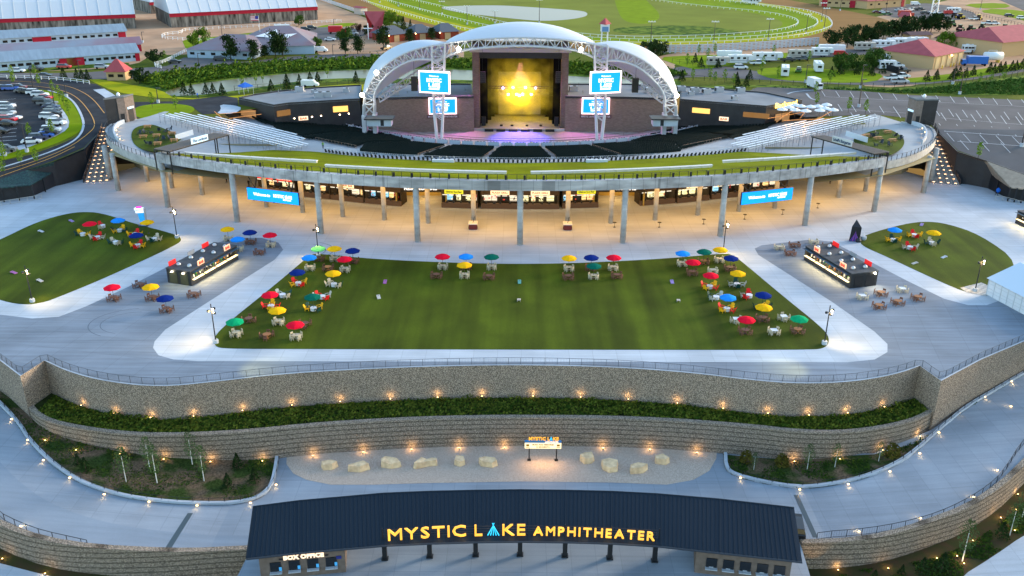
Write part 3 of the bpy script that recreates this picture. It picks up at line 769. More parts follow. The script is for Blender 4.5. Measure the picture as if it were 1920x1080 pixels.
for i, (x, y, s) in enumerate([(207, 336, 'left'), (1744, 340, 'right')]):
    p = at(x, y); o = column(p, 8.4, 'thick square-set column with green band next to the %s lit stairs' % s, .72)

# ---- main curved beam with parapet
def beam_pts(n=60): return arc(0, 317, 149.1, -80, 80, n)
mb = MB(); mb.wall(beam_pts(), 1.1, lambda x, y: zbeam(x) - 2.0, lambda x, y: zbeam(x))
solo('edge_beam', mb, concrete('board_marked_concrete', (0.44, 0.435, 0.445), 0.3, 2.4, 0, 0.35, jdark=.6), 'long curved weathered concrete beam along the front of the elevated lawn', 'beam')
bt = [Vector((x, y + .5, zbeam(x))) for x, y in beam_pts(120)]
railing('long black railing with square posts on top of the curved concrete beam', bt, 1.9, 1.15, .03, pr=.05, infill=0)
# banner-like dark posts on the beam rail
rp_ = MB().box((0, 0, .45), (.42, .12, .9)).me('rail_panel', M_black)
for i, p in enumerate(resample(bt, 3.7)):
    o = bpy.data.objects.new('rail_panel', rp_); C.objects.link(o); o.location = (p.x, p.y + .25, p.z)
    tag(o, 'small dark panel standing behind the railing on the curved beam', 'panel', 'dark panels behind the beam railing')



# ---- deck surface (aisle, wings)
M_deck = concrete('deck_concrete', (0.37, 0.38, 0.395), 0.05, 4.5, rad(20), 0.1)
WL_PX = [(300, 304), (262, 293), (235, 284), (212, 271), (201, 261), (196, 250), (199, 240), (208, 233), (222, 229), (256, 224), (280, 218), (308, 209), (345, 210), (400, 214), (452, 218)]
WR_PX = [(1660, 305), (1690, 299), (1718, 290), (1740, 278), (1754, 265), (1757, 254), (1752, 243), (1740, 236), (1720, 232), (1690, 229), (1648, 216), (1640, 214), (1600, 214), (1560, 216), (1505, 222)]
wl_, wr_ = pxp(WL_PX, 10.3), pxp(WR_PX, 10.3)
inner = [(BP(a, 96).x, BP(a, 96).y) for a in [math.asin(v / 96) for v in [-78 + 156 * i / 40 for i in range(41)]]]
_bk = [on(zdeck, x, y) for x, y in [(430, 288), (470, 284), (510, 281), (590, 284), (640, 290), (720, 297), (850, 303.5), (975, 306), (1100, 303.5), (1250, 296), (1340, 289), (1390, 284), (1450, 287), (1500, 290), (1545, 292)]]
deck = wl_[::-1] + [(-78, 192.0), (-72, 188.5), (_bk[0].x - 1, _bk[0].y - 6)] + [(p.x, p.y - 1.2) for p in _bk] + [(_bk[-1].x + 1, _bk[-1].y - 6), (72, 188.5), (78, 192.0)] + wr_ + inner[::-1]
xsheet('upper_deck', deck, zdeck, M_deck, 0.0, [x for x in range(-100, 101, 3)], ycuts=[y for y in range(180, 246, 4)])
# wing rims (curved beams) and their railings
for pts, side in ((wl_, 'left'), (wr_, 'right')):
    rim = smooth(pts[:10], 2); rim = rim if side == 'right' else rim
    mb = MB(); mb.wall(rim, -.6 if side == 'left' else .6, lambda x, y: 8.7, lambda x, y: 10.5)
    solo('wing_beam', mb, M_concw, 'curved concrete rim beam of the %s deck wing' % side, 'beam')
    railing('black railing round the curved rim of the %s deck wing' % side, [Vector((x, y, 10.5)) for x, y in rim[:-6]], 1.9, 1.15, .03, pr=.05)
    inn = [(x * (1 - 2.6 / abs(x)), y - .4) for x, y in rim[len(rim) // 2 - 4: len(rim) - 7]]
    mb = MB(); mb.wall(inn, .35, 10.2, 11.3)
    solo('parapet_wall', mb, M_conc, 'low curved parapet wall lit from below on the %s deck wing' % side, 'parapet')
    for k in (1, 4, 7, 10):
        if k < len(inn):
            x, y = inn[k]; o = dup(kme, (x + (.5 if side == 'left' else -.5), y - .1, 10.4), rz=rad(90)); o['label'] = '%s amber light on the %s wing parapet counted from the front' % (ordinal(k // 3), side); o['group'] = 'parapet lights'
            lamp('SPOT', (x + (.7 if side == 'left' else -.7), y, 10.9), 10, WARM, aim=(1 if side == 'left' else -1, 0, -.6), size=120, blend=.9, radius=.06)
# soffit slabs under the deck so the concourse has a ceiling
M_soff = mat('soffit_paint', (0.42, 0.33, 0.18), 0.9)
mb = MB(); 
fr = arc(0, 317, 148.0, -79, 79, 40); bk = [(x, 208 + 0.0006 * x * x) for x, y in fr]
mb.strip([Vector((x, y, 11.2 if False else min(11.0, zbeam(x) - 2.1))) for x, y in fr], [Vector((x, y, 6.9)) for x, y in bk])
o = solo('deck_soffit', mb, M_soff, 'underside of the raised lawn above the concourse', 'soffit'); o['kind'] = 'structure'
for sgn in (-1, 1):
    mb = MB(); mb.quad((sgn * 62, 184, 8.6), (sgn * 79, 190, 8.6), (sgn * 97, 205, 8.6), (sgn * 99, 222, 8.6), (sgn * 62, 214, 7.6))
    o = solo('deck_soffit', mb, M_soff, 'underside of the %s deck wing' % ('left' if sgn < 0 else 'right'), 'soffit'); o['kind'] = 'structure'
    mb = MB(); q = [(sgn * x, y) for x, y in ((60, 216), (80, 216), (97, 222.5), (100, 226))]
    mb.wall(q, .4 if sgn < 0 else -.4, 0, 8.4)
    solo('back_wall', mb, mat('concourse_wall', (0.30, 0.25, 0.16), 0.9), 'plain rear wall of the concourse below the %s wing' % ('left' if sgn < 0 else 'right'), 'wall')

# ---- raised lawn
nb = 60
front, back = [], []
for i in range(nb + 1):
    px = 402 + (1553 - 402) * i / nb
    x0 = (px - 975)
    a = math.asin(max(-1, min(1, (px - 975) / 575.0 * 78.5 / 148.0)))
    f = Vector((148.0 * math.sin(a), 317 - 148.0 * math.cos(a), 0)); f.z = zbeam(f.x) - .25 + .1
    front.append(f)
def bx_back(px):
    tab = [(430, 288), (470, 284), (510, 281), (590, 284), (640, 290), (720, 297), (850, 303.5), (975, 306), (1100, 303.5), (1250, 296), (1340, 289), (1390, 284), (1450, 287), (1500, 290), (1545, 292)]
    return tab
bk = [on(zdeck, x, y, .05) for x, y in bx_back(0)]
bkp = resample([tuple(p) for p in bk], 2.0)
def interp_x(P, x):
    for a, b in zip(P[:-1], P[1:]):
        if a.x <= x <= b.x: return a.lerp(b, (x - a.x) / (b.x - a.x))
    return P[0] if x < P[0].x else P[-1]
rows = []
x0, x1 = bk[0].x, bk[-1].x
for j in range(9):
    t = j / 8; row = []
    for i in range(nb + 1):
        s = i / nb; f = front[i]; b = interp_x(bk, x0 + (x1 - x0) * s)
        # lawn: flat crest then slope
        p = f.lerp(b, t); p.z = f.z + (b.z - f.z) * (t ** 1.0); row.append(p)
    rows.append(row)
mb = MB()
for r0, r1 in zip(rows[:-1], rows[1:]): mb.strip(r0, r1)
struct('raised_lawn', mb, M_lawn)
# long white bench ledges behind the rail
def ledge(pxs, label):
    P = []
    for x, y in pxs:
        p = at(x, y, 13.0); P.append(Vector((p.x, p.y, zbeam(p.x) + .35)))
    mb = MB()
    for a, b in zip(P[:-1], P[1:]):
        d = (b - a); L = d.length; c = (a + b) / 2; mb.box((c.x, c.y, c.z), (L, .75, .16), math.atan2(d.y, d.x)); mb.box((c.x, c.y, c.z - .25), (L * .96, .3, .4), math.atan2(d.y, d.x))
    solo('bench_ledge', mb, mat('pale_ledge', (0.62, 0.60, 0.58), .7), label, 'ledge')
ledge([(x, 276.5 + 0.1 * (x - 345) * (1 - (x - 345) / 1300.0) + 8) for x in range(345, 600, 25)], 'long pale concrete bench ledge on the left part of the raised lawn')
ledge([(x, 296.5 + 0.105 * (x - 430) * (1 - (x - 430) / 1210.0)) for x in range(610, 975, 20)][:18], 'long pale concrete bench ledge left of centre on the raised lawn')
ledge([(x, 296.5 + 0.105 * ((1950 - x) - 430) * (1 - ((1950 - x) - 430) / 1210.0)) for x in range(995, 1345, 20)], 'long pale concrete bench ledge right of centre on the raised lawn')
ledge([(x, 276.5 + 0.1 * ((1950 - x) - 345) * (1 - ((1950 - x) - 345) / 1300.0) + 8) for x in range(1355, 1610, 25)], 'long pale concrete bench ledge on the right part of the raised lawn')

# ---- bowl floor (under the seats) and pit
mb = MB(); NA = 80; amax = rad(80)
for k in range(12):
    R0, R1 = 57 + k * 3.3, 57 + (k + 1) * 3.3
    A = [-amax + 2 * amax * i / NA for i in range(NA + 1)]
    mb.strip([BP(a, R1) for a in A], [BP(a, R0) for a in A])
struct('bowl_slab', mb, M_deck)
M_pit = concrete('pit_floor', (0.36, 0.36, 0.37), 0.05, 2.5, 0, .08)
sheet('pit_floor', [(BP(a, 57.5).x, BP(a, 57.5).y) for a in [rad(-82 + 164 * i / 40) for i in range(41)]] + [(62, 285), (-62, 285)], 2.0, M_pit)
# low grassy/concrete infill between the bowl and the side buildings
# ---- seats
M_seat = mat('black_green_seat', (0.005, 0.013, 0.011), 0.7, spec=.12)
sm = MB()
sm.box((0, .05, .43), (.48, .42, .07)); sm.box((0, -.22, .68), (.48, .07, .55)); sm.box((-.25, 0, .3), (.05, .36, .6)); sm.box((.25, 0, .3), (.05, .36, .6))
SP = []        # (angle, radius, row)
def cone(px, py): return on(zbowl, px, py)
def inside(p, poly):
    c = False; n = len(poly)
    for i in range(n):
        a, b = poly[i], poly[i - 1]
        if (a[1] > p[1]) != (b[1] > p[1]) and p[0] < (b[0] - a[0]) * (p[1] - a[1]) / (b[1] - a[1]) + a[0]: c = not c
    return c
SEC = [
 [(938, 279), (1012, 279), (1032, 299), (917, 299)],
 [(850, 276), (928, 279), (905, 298), (792, 296)],
 [(1022, 279), (1100, 276), (1160, 296), (1046, 298)],
 [(688, 272), (778, 270), (838, 275), (780, 294), (676, 286)],
 [(1108, 275), (1180, 270), (1262, 272), (1276, 286), (1168, 294)],
 [(560, 262), (640, 252), (733, 257), (775, 268), (690, 270), (668, 278), (592, 263)],
 [(1180, 269), (1218, 257), (1300, 250), (1380, 258), (1350, 263), (1276, 282), (1262, 270)],
 [(515, 240), (620, 238), (695, 246), (733, 256), (640, 250), (570, 258), (524, 247)],
 [(1215, 256), (1260, 246), (1330, 240), (1440, 241), (1420, 250), (1370, 262), (1300, 249)],
 [(470, 220), (560, 221), (650, 228), (690, 244), (620, 236), (512, 238), (480, 228)],
 [(1258, 245), (1295, 230), (1380, 222), (1480, 220), (1472, 228), (1438, 239), (1330, 239)],
]
SECW = [[tuple(cone(x, y))[:2] for x, y in s] for s in SEC]
for si, poly in enumerate(SECW):
    for k in range(70):
        R = 50.5 + k * 0.86
        if R > 112: break
        n = int(2 * rad(85) * R / .56)
        for i in range(n):
            a = rad(-85) + i * .56 / R
            p = BP(a, R)
            if inside((p.x, p.y), poly): SP.append((si, a, R))
near = sorted(SP, key=lambda s: BP(s[1], s[2]).y)[:300]
ns = set(near)
sme = sm.me('stadium_seat', M_seat); fixn(sme)
for s in near:
    p = BP(s[1], s[2]); o = bpy.data.objects.new('stadium_seat', sme); C.objects.link(o)
    o.location = p; o.rotation_euler.z = s[1]
    tag(o, 'black folding stadium seat in the nearest curved rows below the raised lawn', 'seat', 'folding seats in the nearest rows')
mb = MB()
bsm = MB(); bsm.box((0, .05, .43), (.48, .42, .07)); bsm.box((0, -.22, .62), (.48, .07, .66))
for s in SP:
    if s in ns: continue
    p = BP(s[1], s[2]); c, sn = math.cos(s[1]), math.sin(s[1]); 
    mb.add([(p.x + x * c - y * sn, p.y + x * sn + y * c, p.z + z) for x, y, z in bsm.v], bsm.f)
me = mb.me('stadium_seats', M_seat); o = bpy.data.objects.new('stadium_seats', me); C.objects.link(o)
tag(o, 'banks of black folding stadium seats facing the stage', 'seats', kind='stuff')
# concrete bar-rail lights at the seat block edges
mb = MB()
for poly in SECW:
    pass
# row of small black chairs along the white fence at the lawn foot
sp2 = [on(zdeck, x, y, .1) for x, y in [(610, 286), (640, 290.5), (720, 298), (850, 304), (975, 306.5), (1100, 304), (1250, 297), (1340, 290), (1400, 284)]]
ch = MB(); ch.box((0, 0, .36), (.48, .42, .06)); ch.box((0, .2, .58), (.48, .06, .4)); ch.box((0, 0, .18), (.4, .34, .3))
rowp = resample([tuple(p) for p in sp2], 1.05)
cme = ch.me('chair', M_black); fixn(cme)
for i, p in enumerate(rowp):
    o = bpy.data.objects.new('chair', cme); C.objects.link(o); o.location = (p.x, p.y + .9, zdeck(p.x, p.y)); o.rotation_euler.z = PI + math.atan2(p.x, 300 - p.y)
    tag(o, 'small black chair in the single line along the foot of the raised lawn', 'chair', 'line of black chairs at the lawn foot')
railing('low white railing between the raised lawn and the seats', [Vector((p.x, p.y + 1.8, zdeck(p.x, p.y))) for p in rowp], 2.1, .9, .03, m=M_white)
for x, s in ((832, 'left'), (1118, 'right')):
    p = on(zdeck, x, 303); mb = MB()
    for k in range(5): mb.box((p.x, p.y - k * .45, zdeck(p.x, p.y) + k * .16), (5.0, .5, .3 + k * .1))
    for q in (-2.5, -.8, .8, 2.5):
        mb.tube((p.x + q, p.y + .4, 8.9), (p.x + q, p.y - 2.4, 9.9), .04, 4); mb.box((p.x + q, p.y, 8.6), (.05, .05, 1.1)); mb.box((p.x + q, p.y - 2, 9.2), (.05, .05, 1.4))
    solo('steps', mb, M_white, 'short white steps with handrails at the %s foot of the raised lawn' % s, 'steps')
# VIP boxes: pale grey curved fronts around the pit
M_box = mat('pale_blue_grey_panel', (0.36, 0.40, 0.46), .6)
n = 0
for i in range(-20, 21):
    a = rad(i * 2.95)
    if abs(i) > 19: continue
    p = BP(a, 68.6); mb = MB()
    mb.box((0, 0, .55), (2.9, .15, 1.1)); mb.box((-1.45, .9, .45), (.1, 1.8, .9)); mb.box((0, 1.3, .35), (2.4, .5, .7))
    mb.cur = 1
    for q in (-.8, 0, .8): mb.box((q, .75, .45), (.5, .5, .5)); mb.box((q, .5, .85), (.5, .08, .5))
    solo('seating_box', mb, [M_box, M_seat], '%s grey fronted seating box counted from the left round the pit' % ordinal(n), 'seating box', 'curved row of seating boxes round the pit', local=p, rz=a); n += 1
mb = MB()
for R, hh in ((58.3, 1.0), (60.0, .6), (62.5, .8)):
    P = [BP(rad(-68 + 136 * i / 50), R) for i in range(51)]
    for a, b in zip(P[:-1], P[1:]): mb.tube(a + Vector((0, 0, hh)), b + Vector((0, 0, hh)), .07, 4)
    for a in P[::2]: mb.box((a.x, a.y, a.z + hh / 2), (.06, .06, hh))
solo('pit_railing', mb, mat('brown_grey_rail', (0.18, 0.15, 0.14), .6), 'curved double rail between the pit floor and the seating boxes', 'railing')
# side tiers left and right of the pit
for sgn, side in ((-1, 'left'), (1, 'right')):
    mb = MB()
    for R in (50.0, 48.6, 47.2, 45.8):
        P = [BP(sgn * rad(48 + 26 * i / 14), R) for i in range(15)]; z = 1.5 + (R - 45) * .32
        for p in P: p.z = z
        mb.wall([(p.x, p.y) for p in P], .3 * sgn, 1.4, z + .5)
    solo('tier_walls', mb, mat('brown_tier', (0.16, 0.12, 0.11), .8), 'curved stepped seating tiers at the %s side of the pit' % side, 'seating tier')
    p = aty(712 if sgn < 0 else 1246, 226, 240); mb = MB()
    mb.box((0, 0, .9), (6.6, 3.6, 1.8)); mb.cur = 1; mb.box((0, 0, 1.95), (7.8, 4.8, .3))
    mb.cur = 1; mb.box((-.9 * sgn, -1.81, .9), (.9, .05, 1.5))
    solo('booth', mb, [M_conc, M_dark], 'small concrete booth with flat dark roof under the %s truss foot' % side, 'booth', local=(p.x, p.y, p.z - 1.2))
# aisle handrails (brown/pale) in the seat blocks
def rl2(label, px, h=.9): railing(label, [cone(x, y) for x, y in px], 1.2, h, .03, m=mat('tan_rail', (0.30, 0.20, 0.15), .6), name='handrail')
rl2('handrail along the aisle left of the central seat block', [(935, 279), (908, 298)])
rl2('handrail along the aisle right of the central seat block', [(1016, 279), (1042, 298)])
rl2('second handrail out from the centre in the left seat blocks', [(842, 275), (784, 295)])
rl2('second handrail out from the centre in the right seat blocks', [(1104, 275), (1164, 295)])
rl2('long handrail under the front dark seats on the left bank', [(592, 264), (668, 279)])
rl2('long handrail under the front dark seats on the right bank', [(1352, 264), (1280, 279)])

# ---- bleachers with white benches
def bleacher(px0, px1, side, sgn):
    p0 = at(*px0, 11.5); p1 = at(*px1, 8.6)
    d = (p1 - p0); L = math.hypot(d.x, d.y); ang = math.atan2(d.y, d.x); dz = d.z / L
    t = thing('bleacher', (p0.x, p0.y, zdeck(p0.x, p0.y)), 'metal bleacher stand with rows of white benches on the %s side' % side, 'bleacher')
    ux, uy = math.cos(ang), math.sin(ang); nx, ny = -uy * 1.0, ux * 1.0
    if ny < 0: nx, ny = -nx, -ny
    bar = MB()
    nseg = 10
    for r in range(7):
        mb = MB()
        for sg in range(nseg):
            if r > 3 and (sg < (r - 3)): continue
            if r > 3 and sg > nseg - 1 - (r - 3) * 0.5: continue
            s0 = (sg + .04) / nseg * L; s1 = (sg + .96) / nseg * L; sm_ = (s0 + s1) / 2
            c = Vector((p0.x + ux * sm_ + nx * r * 1.9, p0.y + uy * sm_ + ny * r * 1.9, p0.z + dz * sm_ - r * .15 + .9))
            u = Vector((ux, uy, dz)).normalized(); n_ = Vector((nx, ny, 0)); up3 = Vector((0, 0, 1)); h = (s1 - s0) / 2
            for (w2, dep, off) in ((.24, .05, Vector((0, 0, 0))), (.12, .04, Vector((nx * -.55, ny * -.55, -.3)))):
                vv = []
                for k in (-1, 1):
                    for j, zz in ((-1, -1), (1, -1), (1, 1), (-1, 1)):
                        vv.append(c + off + u * h * k + n_ * w2 * j + up3 * dep * zz)
                mb.add(vv, [(0, 1, 2, 3), (4, 5, 6, 7), (0, 1, 5, 4), (1, 2, 6, 5), (2, 3, 7, 6), (3, 0, 4, 7)])
            for e in (0, 1):
                q = c + u * h * (e * 2 - 1) * .8; bar.tube(q, (q.x, q.y, zdeck(q.x, q.y)), .04, 4)
        if mb.v: part('bench', mb, M_white, t, True)
    # front rail
    for s in range(0, int(L), 2):
        q = Vector((p0.x + ux * s - nx * .9, p0.y + uy * s - ny * .9, p0.z + dz * s + .6)); bar.tube(q + Vector((0, 0, 1.0)), (q.x, q.y, zdeck(q.x, q.y)), .045, 4)
    for hh in (1.0, .5, 0):
        a = Vector((p0.x - nx * .9, p0.y - ny * .9, p0.z + .6 + hh)); b = Vector((p0.x + ux * L - nx * .9, p0.y + uy * L - ny * .9, p0.z + dz * L + .6 + hh)); bar.tube(a, b, .035, 4)
    part('frame', bar, mat('steel_frame', (0.22, 0.23, 0.25), .4, .6), t, True)
bleacher((305, 221), (548, 283), 'left', -1)
bleacher((1644, 226), (1400, 283), 'right', 1)

# ---- lookout pergolas with signs
def pergola(pts, z, side, words, posts):
    P = [at(x, y, z) for x, y in pts]
    t = thing('pergola', (P[0].x, P[0].y, zdeck(P[0].x, P[0].y)), 'slatted flat canopy on black posts over the %s end of the raised lawn' % side, 'pergola')
    mb = MB(); a, b, c, d = P
    mb.add([p + Vector((0, 0, -.2)) for p in P] + P, [(0, 1, 2, 3), (4, 5, 6, 7), (0, 1, 5, 4), (1, 2, 6, 5), (2, 3, 7, 6), (3, 0, 4, 7)])
    part('roof_frame', mb, M_black, t, True)
    mb = MB(); n = 40
    for i in range(n):
        s = (i + .5) / n; p = a.lerp(b, s); q = d.lerp(c, s); mb.tube(p + Vector((0, 0, .06)), q + Vector((0, 0, .06)), .09, 4)
    part('slats', mb, mat('weathered_slat', (0.24, 0.20, 0.18), .8), t, True)
    for x, y in posts:
        q = at(x, y, z); g = zdeck(q.x, q.y); part('post', MB().box((q.x, q.y, (g + z) / 2), (.22, .22, z - g)), M_black, t, True)
    return t, P
tl, PL = pergola([(288, 279.5), (401, 249.5), (429, 252.5), (318, 284)], 13.6, 'left', '', [(289, 281), (428, 254), (406, 259), (318, 284), (401, 251)])
tr, PR = pergola([(1668, 285), (1546, 254), (1521, 255.5), (1640, 289)], 13.6, 'right', '', [(1666, 286), (1524, 257), (1545, 258), (1640, 288)])
def roof_sign(P, s0, s1, words, side, col, m2):
    a, b, c, d = P; e = d.lerp(c, s0); f = d.lerp(c, s1)
    if side == 'right': e, f = f, e
    ang = math.atan2(f.y - e.y, f.x - e.x)
    t = thing('roof_sign', (e + f) / 2 + Vector((0, 0, .15)), 'pale sign board standing on the %s slatted canopy' % side, 'sign', rz=ang)
    L = (f - e).length
    part('board', MB().box((0, .08, .65), (L, .12, 1.3)), col, t)
    mb = MB(); put_text(mb, words, 1.0, (0, -.03, .3), width=L * .88, depth=.04, bold=.02); part('lettering', mb, m2, t)
roof_sign(PL, .36, .64, 'The Lookout', 'left', mat('pale_blue_board', (0.35, 0.5, 0.62), .5, emit=(0.35, .5, .62), estr=.25), mat('navy_letters', (0.03, 0.06, 0.14), .5))
roof_sign(PR, .35, .66, 'Schell\'s Biergarten', 'right', mat('pale_grey_board', (0.5, 0.52, 0.56), .5), mat('navy_letters', (0.03, 0.06, 0.14), .5))
# wing lawns
for px, side in (([(247, 262), (246, 250), (252, 240), (266, 235), (286, 233), (300, 238), (345, 256), (330, 268), (300, 286), (272, 282), (254, 273)], 'left'), ([(1595, 262), (1620, 250), (1650, 241), (1672, 243), (1690, 255), (1697, 265), (1692, 277), (1678, 287), (1666, 291), (1640, 286), (1615, 275)], 'right')):
    sheet('wing_lawn', smooth(pxp(px, 10.35), 2, True), 10.35, M_turf, 0.02, thick=.1)
# glass screens/white fence by the pergola
for a, b, side in (((330, 263), (363, 253), 'left'), ((1585, 255), (1626, 268), 'right')):
    A, B = at(*a, 10.3), at(*b, 10.3); mb = MB(); d = B - A
    mb.box(((A.x + B.x) / 2, (A.y + B.y) / 2, 11.0), (d.length, .08, 1.3), math.atan2(d.y, d.x))
    solo('wind_screen', mb, mat('frosted_white', (0.55, .6, .66), .4), 'pale screen panel beside the %s canopy' % side, 'screen')

# ---- stair towers
def tower(px_l, px_r, px_b, z0, h, side):
    A, B, D = at(*px_l, z0), at(*px_r, z0), at(*px_b, z0)
    C_ = B + (D - A); t = thing('stair_tower', ((A.x + B.x) / 2, (A.y + B.y) / 2, z0), 'dark clad lift tower with open doorway beside the %s stairs' % side, 'tower')
    poly = [(p.x, p.y) for p in (A, B, B + (D - B), A + (D - B))]
    mb = MB(); mb.prism(poly, z0, z0 + h); part('cladding', mb, mat('brown_block', (0.13, 0.10, 0.085), .8, noise_amt=.2, scale=1.5) if False else M_dark, t, True)
    mb = MB(); c = sum((Vector((*p, 0)) for p in poly), Vector()) / 4
    q = [((p[0] - c.x) * 1.05 + c.x, (p[1] - c.y) * 1.05 + c.y) for p in poly]; mb.prism(q, z0 + h, z0 + h + .35)
    part('roof', mb, mat('grey_roof', (0.16, 0.17, 0.18), .8), t, True)
    q2 = [((p[0] - c.x) * .9 + c.x, (p[1] - c.y) * .9 + c.y) for p in poly]
    mb = MB(); mb.lathe([(.35, 0), (.5, .3), (.45, .6), (.2, .9), (.001, 1.0)], (c.x, c.y, z0 + h + .35), 10); part('vent', mb, M_white, t, True)
    return t, poly, c
tL, pL, cL = tower((203, 234), (239, 229), (256, 224), 10.3, 6.4, 'left')
bk_m = mat('brown_block', (0.20, 0.16, 0.14), .85, noise_amt=.15, scale=2)
# brown block half + doorway on the side that faces the deck
def tower_face(t, poly, i, j, frac, z0, h, flip):
    A, B = Vector((*poly[i], 0)), Vector((*poly[j], 0)); d = (B - A); L = d.length; u = d / L; n = Vector((u.y, -u.x, 0))
    cc = Vector((sum(p[0] for p in poly) / 4, sum(p[1] for p in poly) / 4, 0))
    if n.dot(A - cc) < 0: n = -n
    a = A + u * L * frac[0]; b = A + u * L * frac[1]; c = (a + b) / 2 + n * .06
    ang = math.atan2(u.y, u.x)
    part('block_cladding', MB().box((c.x, c.y, z0 + h / 2), ((b - a).length, .12, h)), bk_m, t, True) if False else None
    mb = MB(); w_ = (b - a).length / 2
    for k in (-1, 1):
        pass
    mb.box((c.x, c.y, z0 + h / 2), (w_ * 2, .12, h), ang); part('block_cladding', mb, bk_m, t, True)
    return c, n, ang, w_
c1, n1, g1, w1 = tower_face(tL, pL, 0, 1, (.62, 1.0), 10.3, 6.3, 0)
mb = MB(); q = c1 + n1 * .1; mb.box((q.x, q.y, 11.5), (1.0, .06, 2.3), g1); part('door', mb, M_black, tL, True)
c2, n2, g2, w2 = tower_face(tL, pL, 1, 2, (0.0, 1.0), 10.3, 6.3, 0)
mb = MB(); q = c2 + n2 * .1; mb.box((q.x, q.y, 11.9), (w2 * 1.1, .06, 3.2), g2); part('doorway', mb, M_black, tL, True)
mb = MB(); q = c2 + n2 * .16; mb.box((q.x, q.y, 13.8), (w2 * 1.3, .12, .5), g2); part('sign_band', mb, mat('pale_blue_board', (0.35, 0.5, 0.62), .5), tL, True)
tR, pR, cR = tower((1751, 234), (1712, 234.5), (1697, 229), 10.3, 6.4, 'right')
c1, n1, g1, w1 = tower_face(tR, pR, 0, 1, (.7, 1.0), 10.3, 6.3, 0)
mb = MB(); q = c1 + n1 * .1; mb.box((q.x, q.y, 11.5), (1.0, .06, 2.3), g1); part('door', mb, M_black, tR, True)
c2, n2, g2, w2 = tower_face(tR, pR, 1, 2, (0.0, 1.0), 10.3, 6.3, 0)
mb = MB(); q = c2 + n2 * .1; mb.box((q.x, q.y, 11.9), (w2 * 1.1, .06, 3.2), g2); part('doorway', mb, M_black, tR, True)
mb = MB(); q = c2 + n2 * .16; mb.box((q.x, q.y, 13.8), (w2 * 1.3, .12, .5), g2); part('sign_band', mb, mat('pale_blue_board', (0.35, 0.5, 0.62), .5), tR, True)

# ---- lit stairs
M_step = mat('stair_concrete', (0.25, 0.245, 0.25), .85)
def stairs(bl, br, tl_, tr_, side):
    A, B = at(*bl, 0), at(*br, 0); D, E_ = at(*tl_, 10.3), at(*tr_, 10.3)
    t = thing('staircase', ((A.x + B.x) / 2, (A.y + B.y) / 2, 0), 'wide concrete staircase with rows of step lights by the %s wing' % side, 'staircase')
    mb = MB(); n = 54; lm = MB(); hr = MB(); bnd = MB()
    for i in range(n):
        s0, s1 = i / n, (i + 1) / n; z = 10.3 * (i + 1) / n
        a, b = A.lerp(D, s0), B.lerp(E_, s0); c, d = B.lerp(E_, s1), A.lerp(D, s1)
        for p in (a, b, c, d): p.z = 0
        vv = [(p.x, p.y, z - .6) for p in (a, b, c, d)] + [(p.x, p.y, z) for p in (a, b, c, d)]
        mb.add(vv, [(4, 5, 6, 7), (0, 1, 5, 4), (1, 2, 6, 5), (2, 3, 7, 6), (3, 0, 4, 7)])
        if i % 4 == 1:
            for j in range(4):
                f = (j + .5) / 4; p = a.lerp(b, f); lm.box((p.x, p.y - .02, z - .08), (.7, .05, .07))
    part('steps', mb, M_step, t, True)
    part('step_lights', lm, glow('step_lamp', (1.0, .55, .28), 6.0), t, True)
    for j in range(1, 4):
        f = j / 4
        a, b = A.lerp(B, f), D.lerp(E_, f); a.z = .2; b.z = 10.3
        for s in range(9):
            p = a.lerp(b, s / 9 + .01); q = a.lerp(b, (s + .75) / 9); hr.tube(p + Vector((0, 0, 1)), q + Vector((0, 0, 1)), .035, 4); hr.tube(p, p + Vector((0, 0, 1)), .03, 4); hr.tube(q, q + Vector((0, 0, 1)), .03, 4)
    part('handrails', hr, M_black, t, True)
    for P, Q, nm in ((A, D, 0), (B, E_, 1)):
        if (side == 'left') == (nm == 0):
            w_ = MB(); d = (Q - P); d.z = 0
            ang = math.atan2(d.y, d.x); nn = Vector((-d.y, d.x, 0)).normalized() * .1
            w_.add([(P.x - nn.x, P.y - nn.y, -.1), (P.x + nn.x, P.y + nn.y, -.1), (Q.x + nn.x, Q.y + nn.y, -.1), (Q.x - nn.x, Q.y - nn.y, -.1), (P.x - nn.x, P.y - nn.y, 1.3), (P.x + nn.x, P.y + nn.y, 1.3), (Q.x + nn.x, Q.y + nn.y, 11.7), (Q.x - nn.x, Q.y - nn.y, 11.7)], [(0, 1, 2, 3), (4, 5, 6, 7), (0, 1, 5, 4), (1, 2, 6, 5), (2, 3, 7, 6), (3, 0, 4, 7)])
            part('side_rail', w_, M_dark, t, True)
    for i in range(1, n, 4):
        for j in range(4):
            f = (j + .5) / 4; s0 = i / n
            p = A.lerp(D, s0).lerp(B.lerp(E_, s0), f)
            if i % 8 == 1 or True:
                L = lamp('SPOT', (p.x, p.y - .12, 10.3 * (i + 1) / n - .02), 1.6, (1, .52, .26), t, .05, aim=(0, -.8, -.6), size=140, blend=.9)
                L.location = L.location - t.location
    return t
stairs((157, 343), (205, 340), (192, 239), (220, 233), 'left')
stairs((1745, 343), (1800, 347), (1728, 238), (1752, 241), 'right')

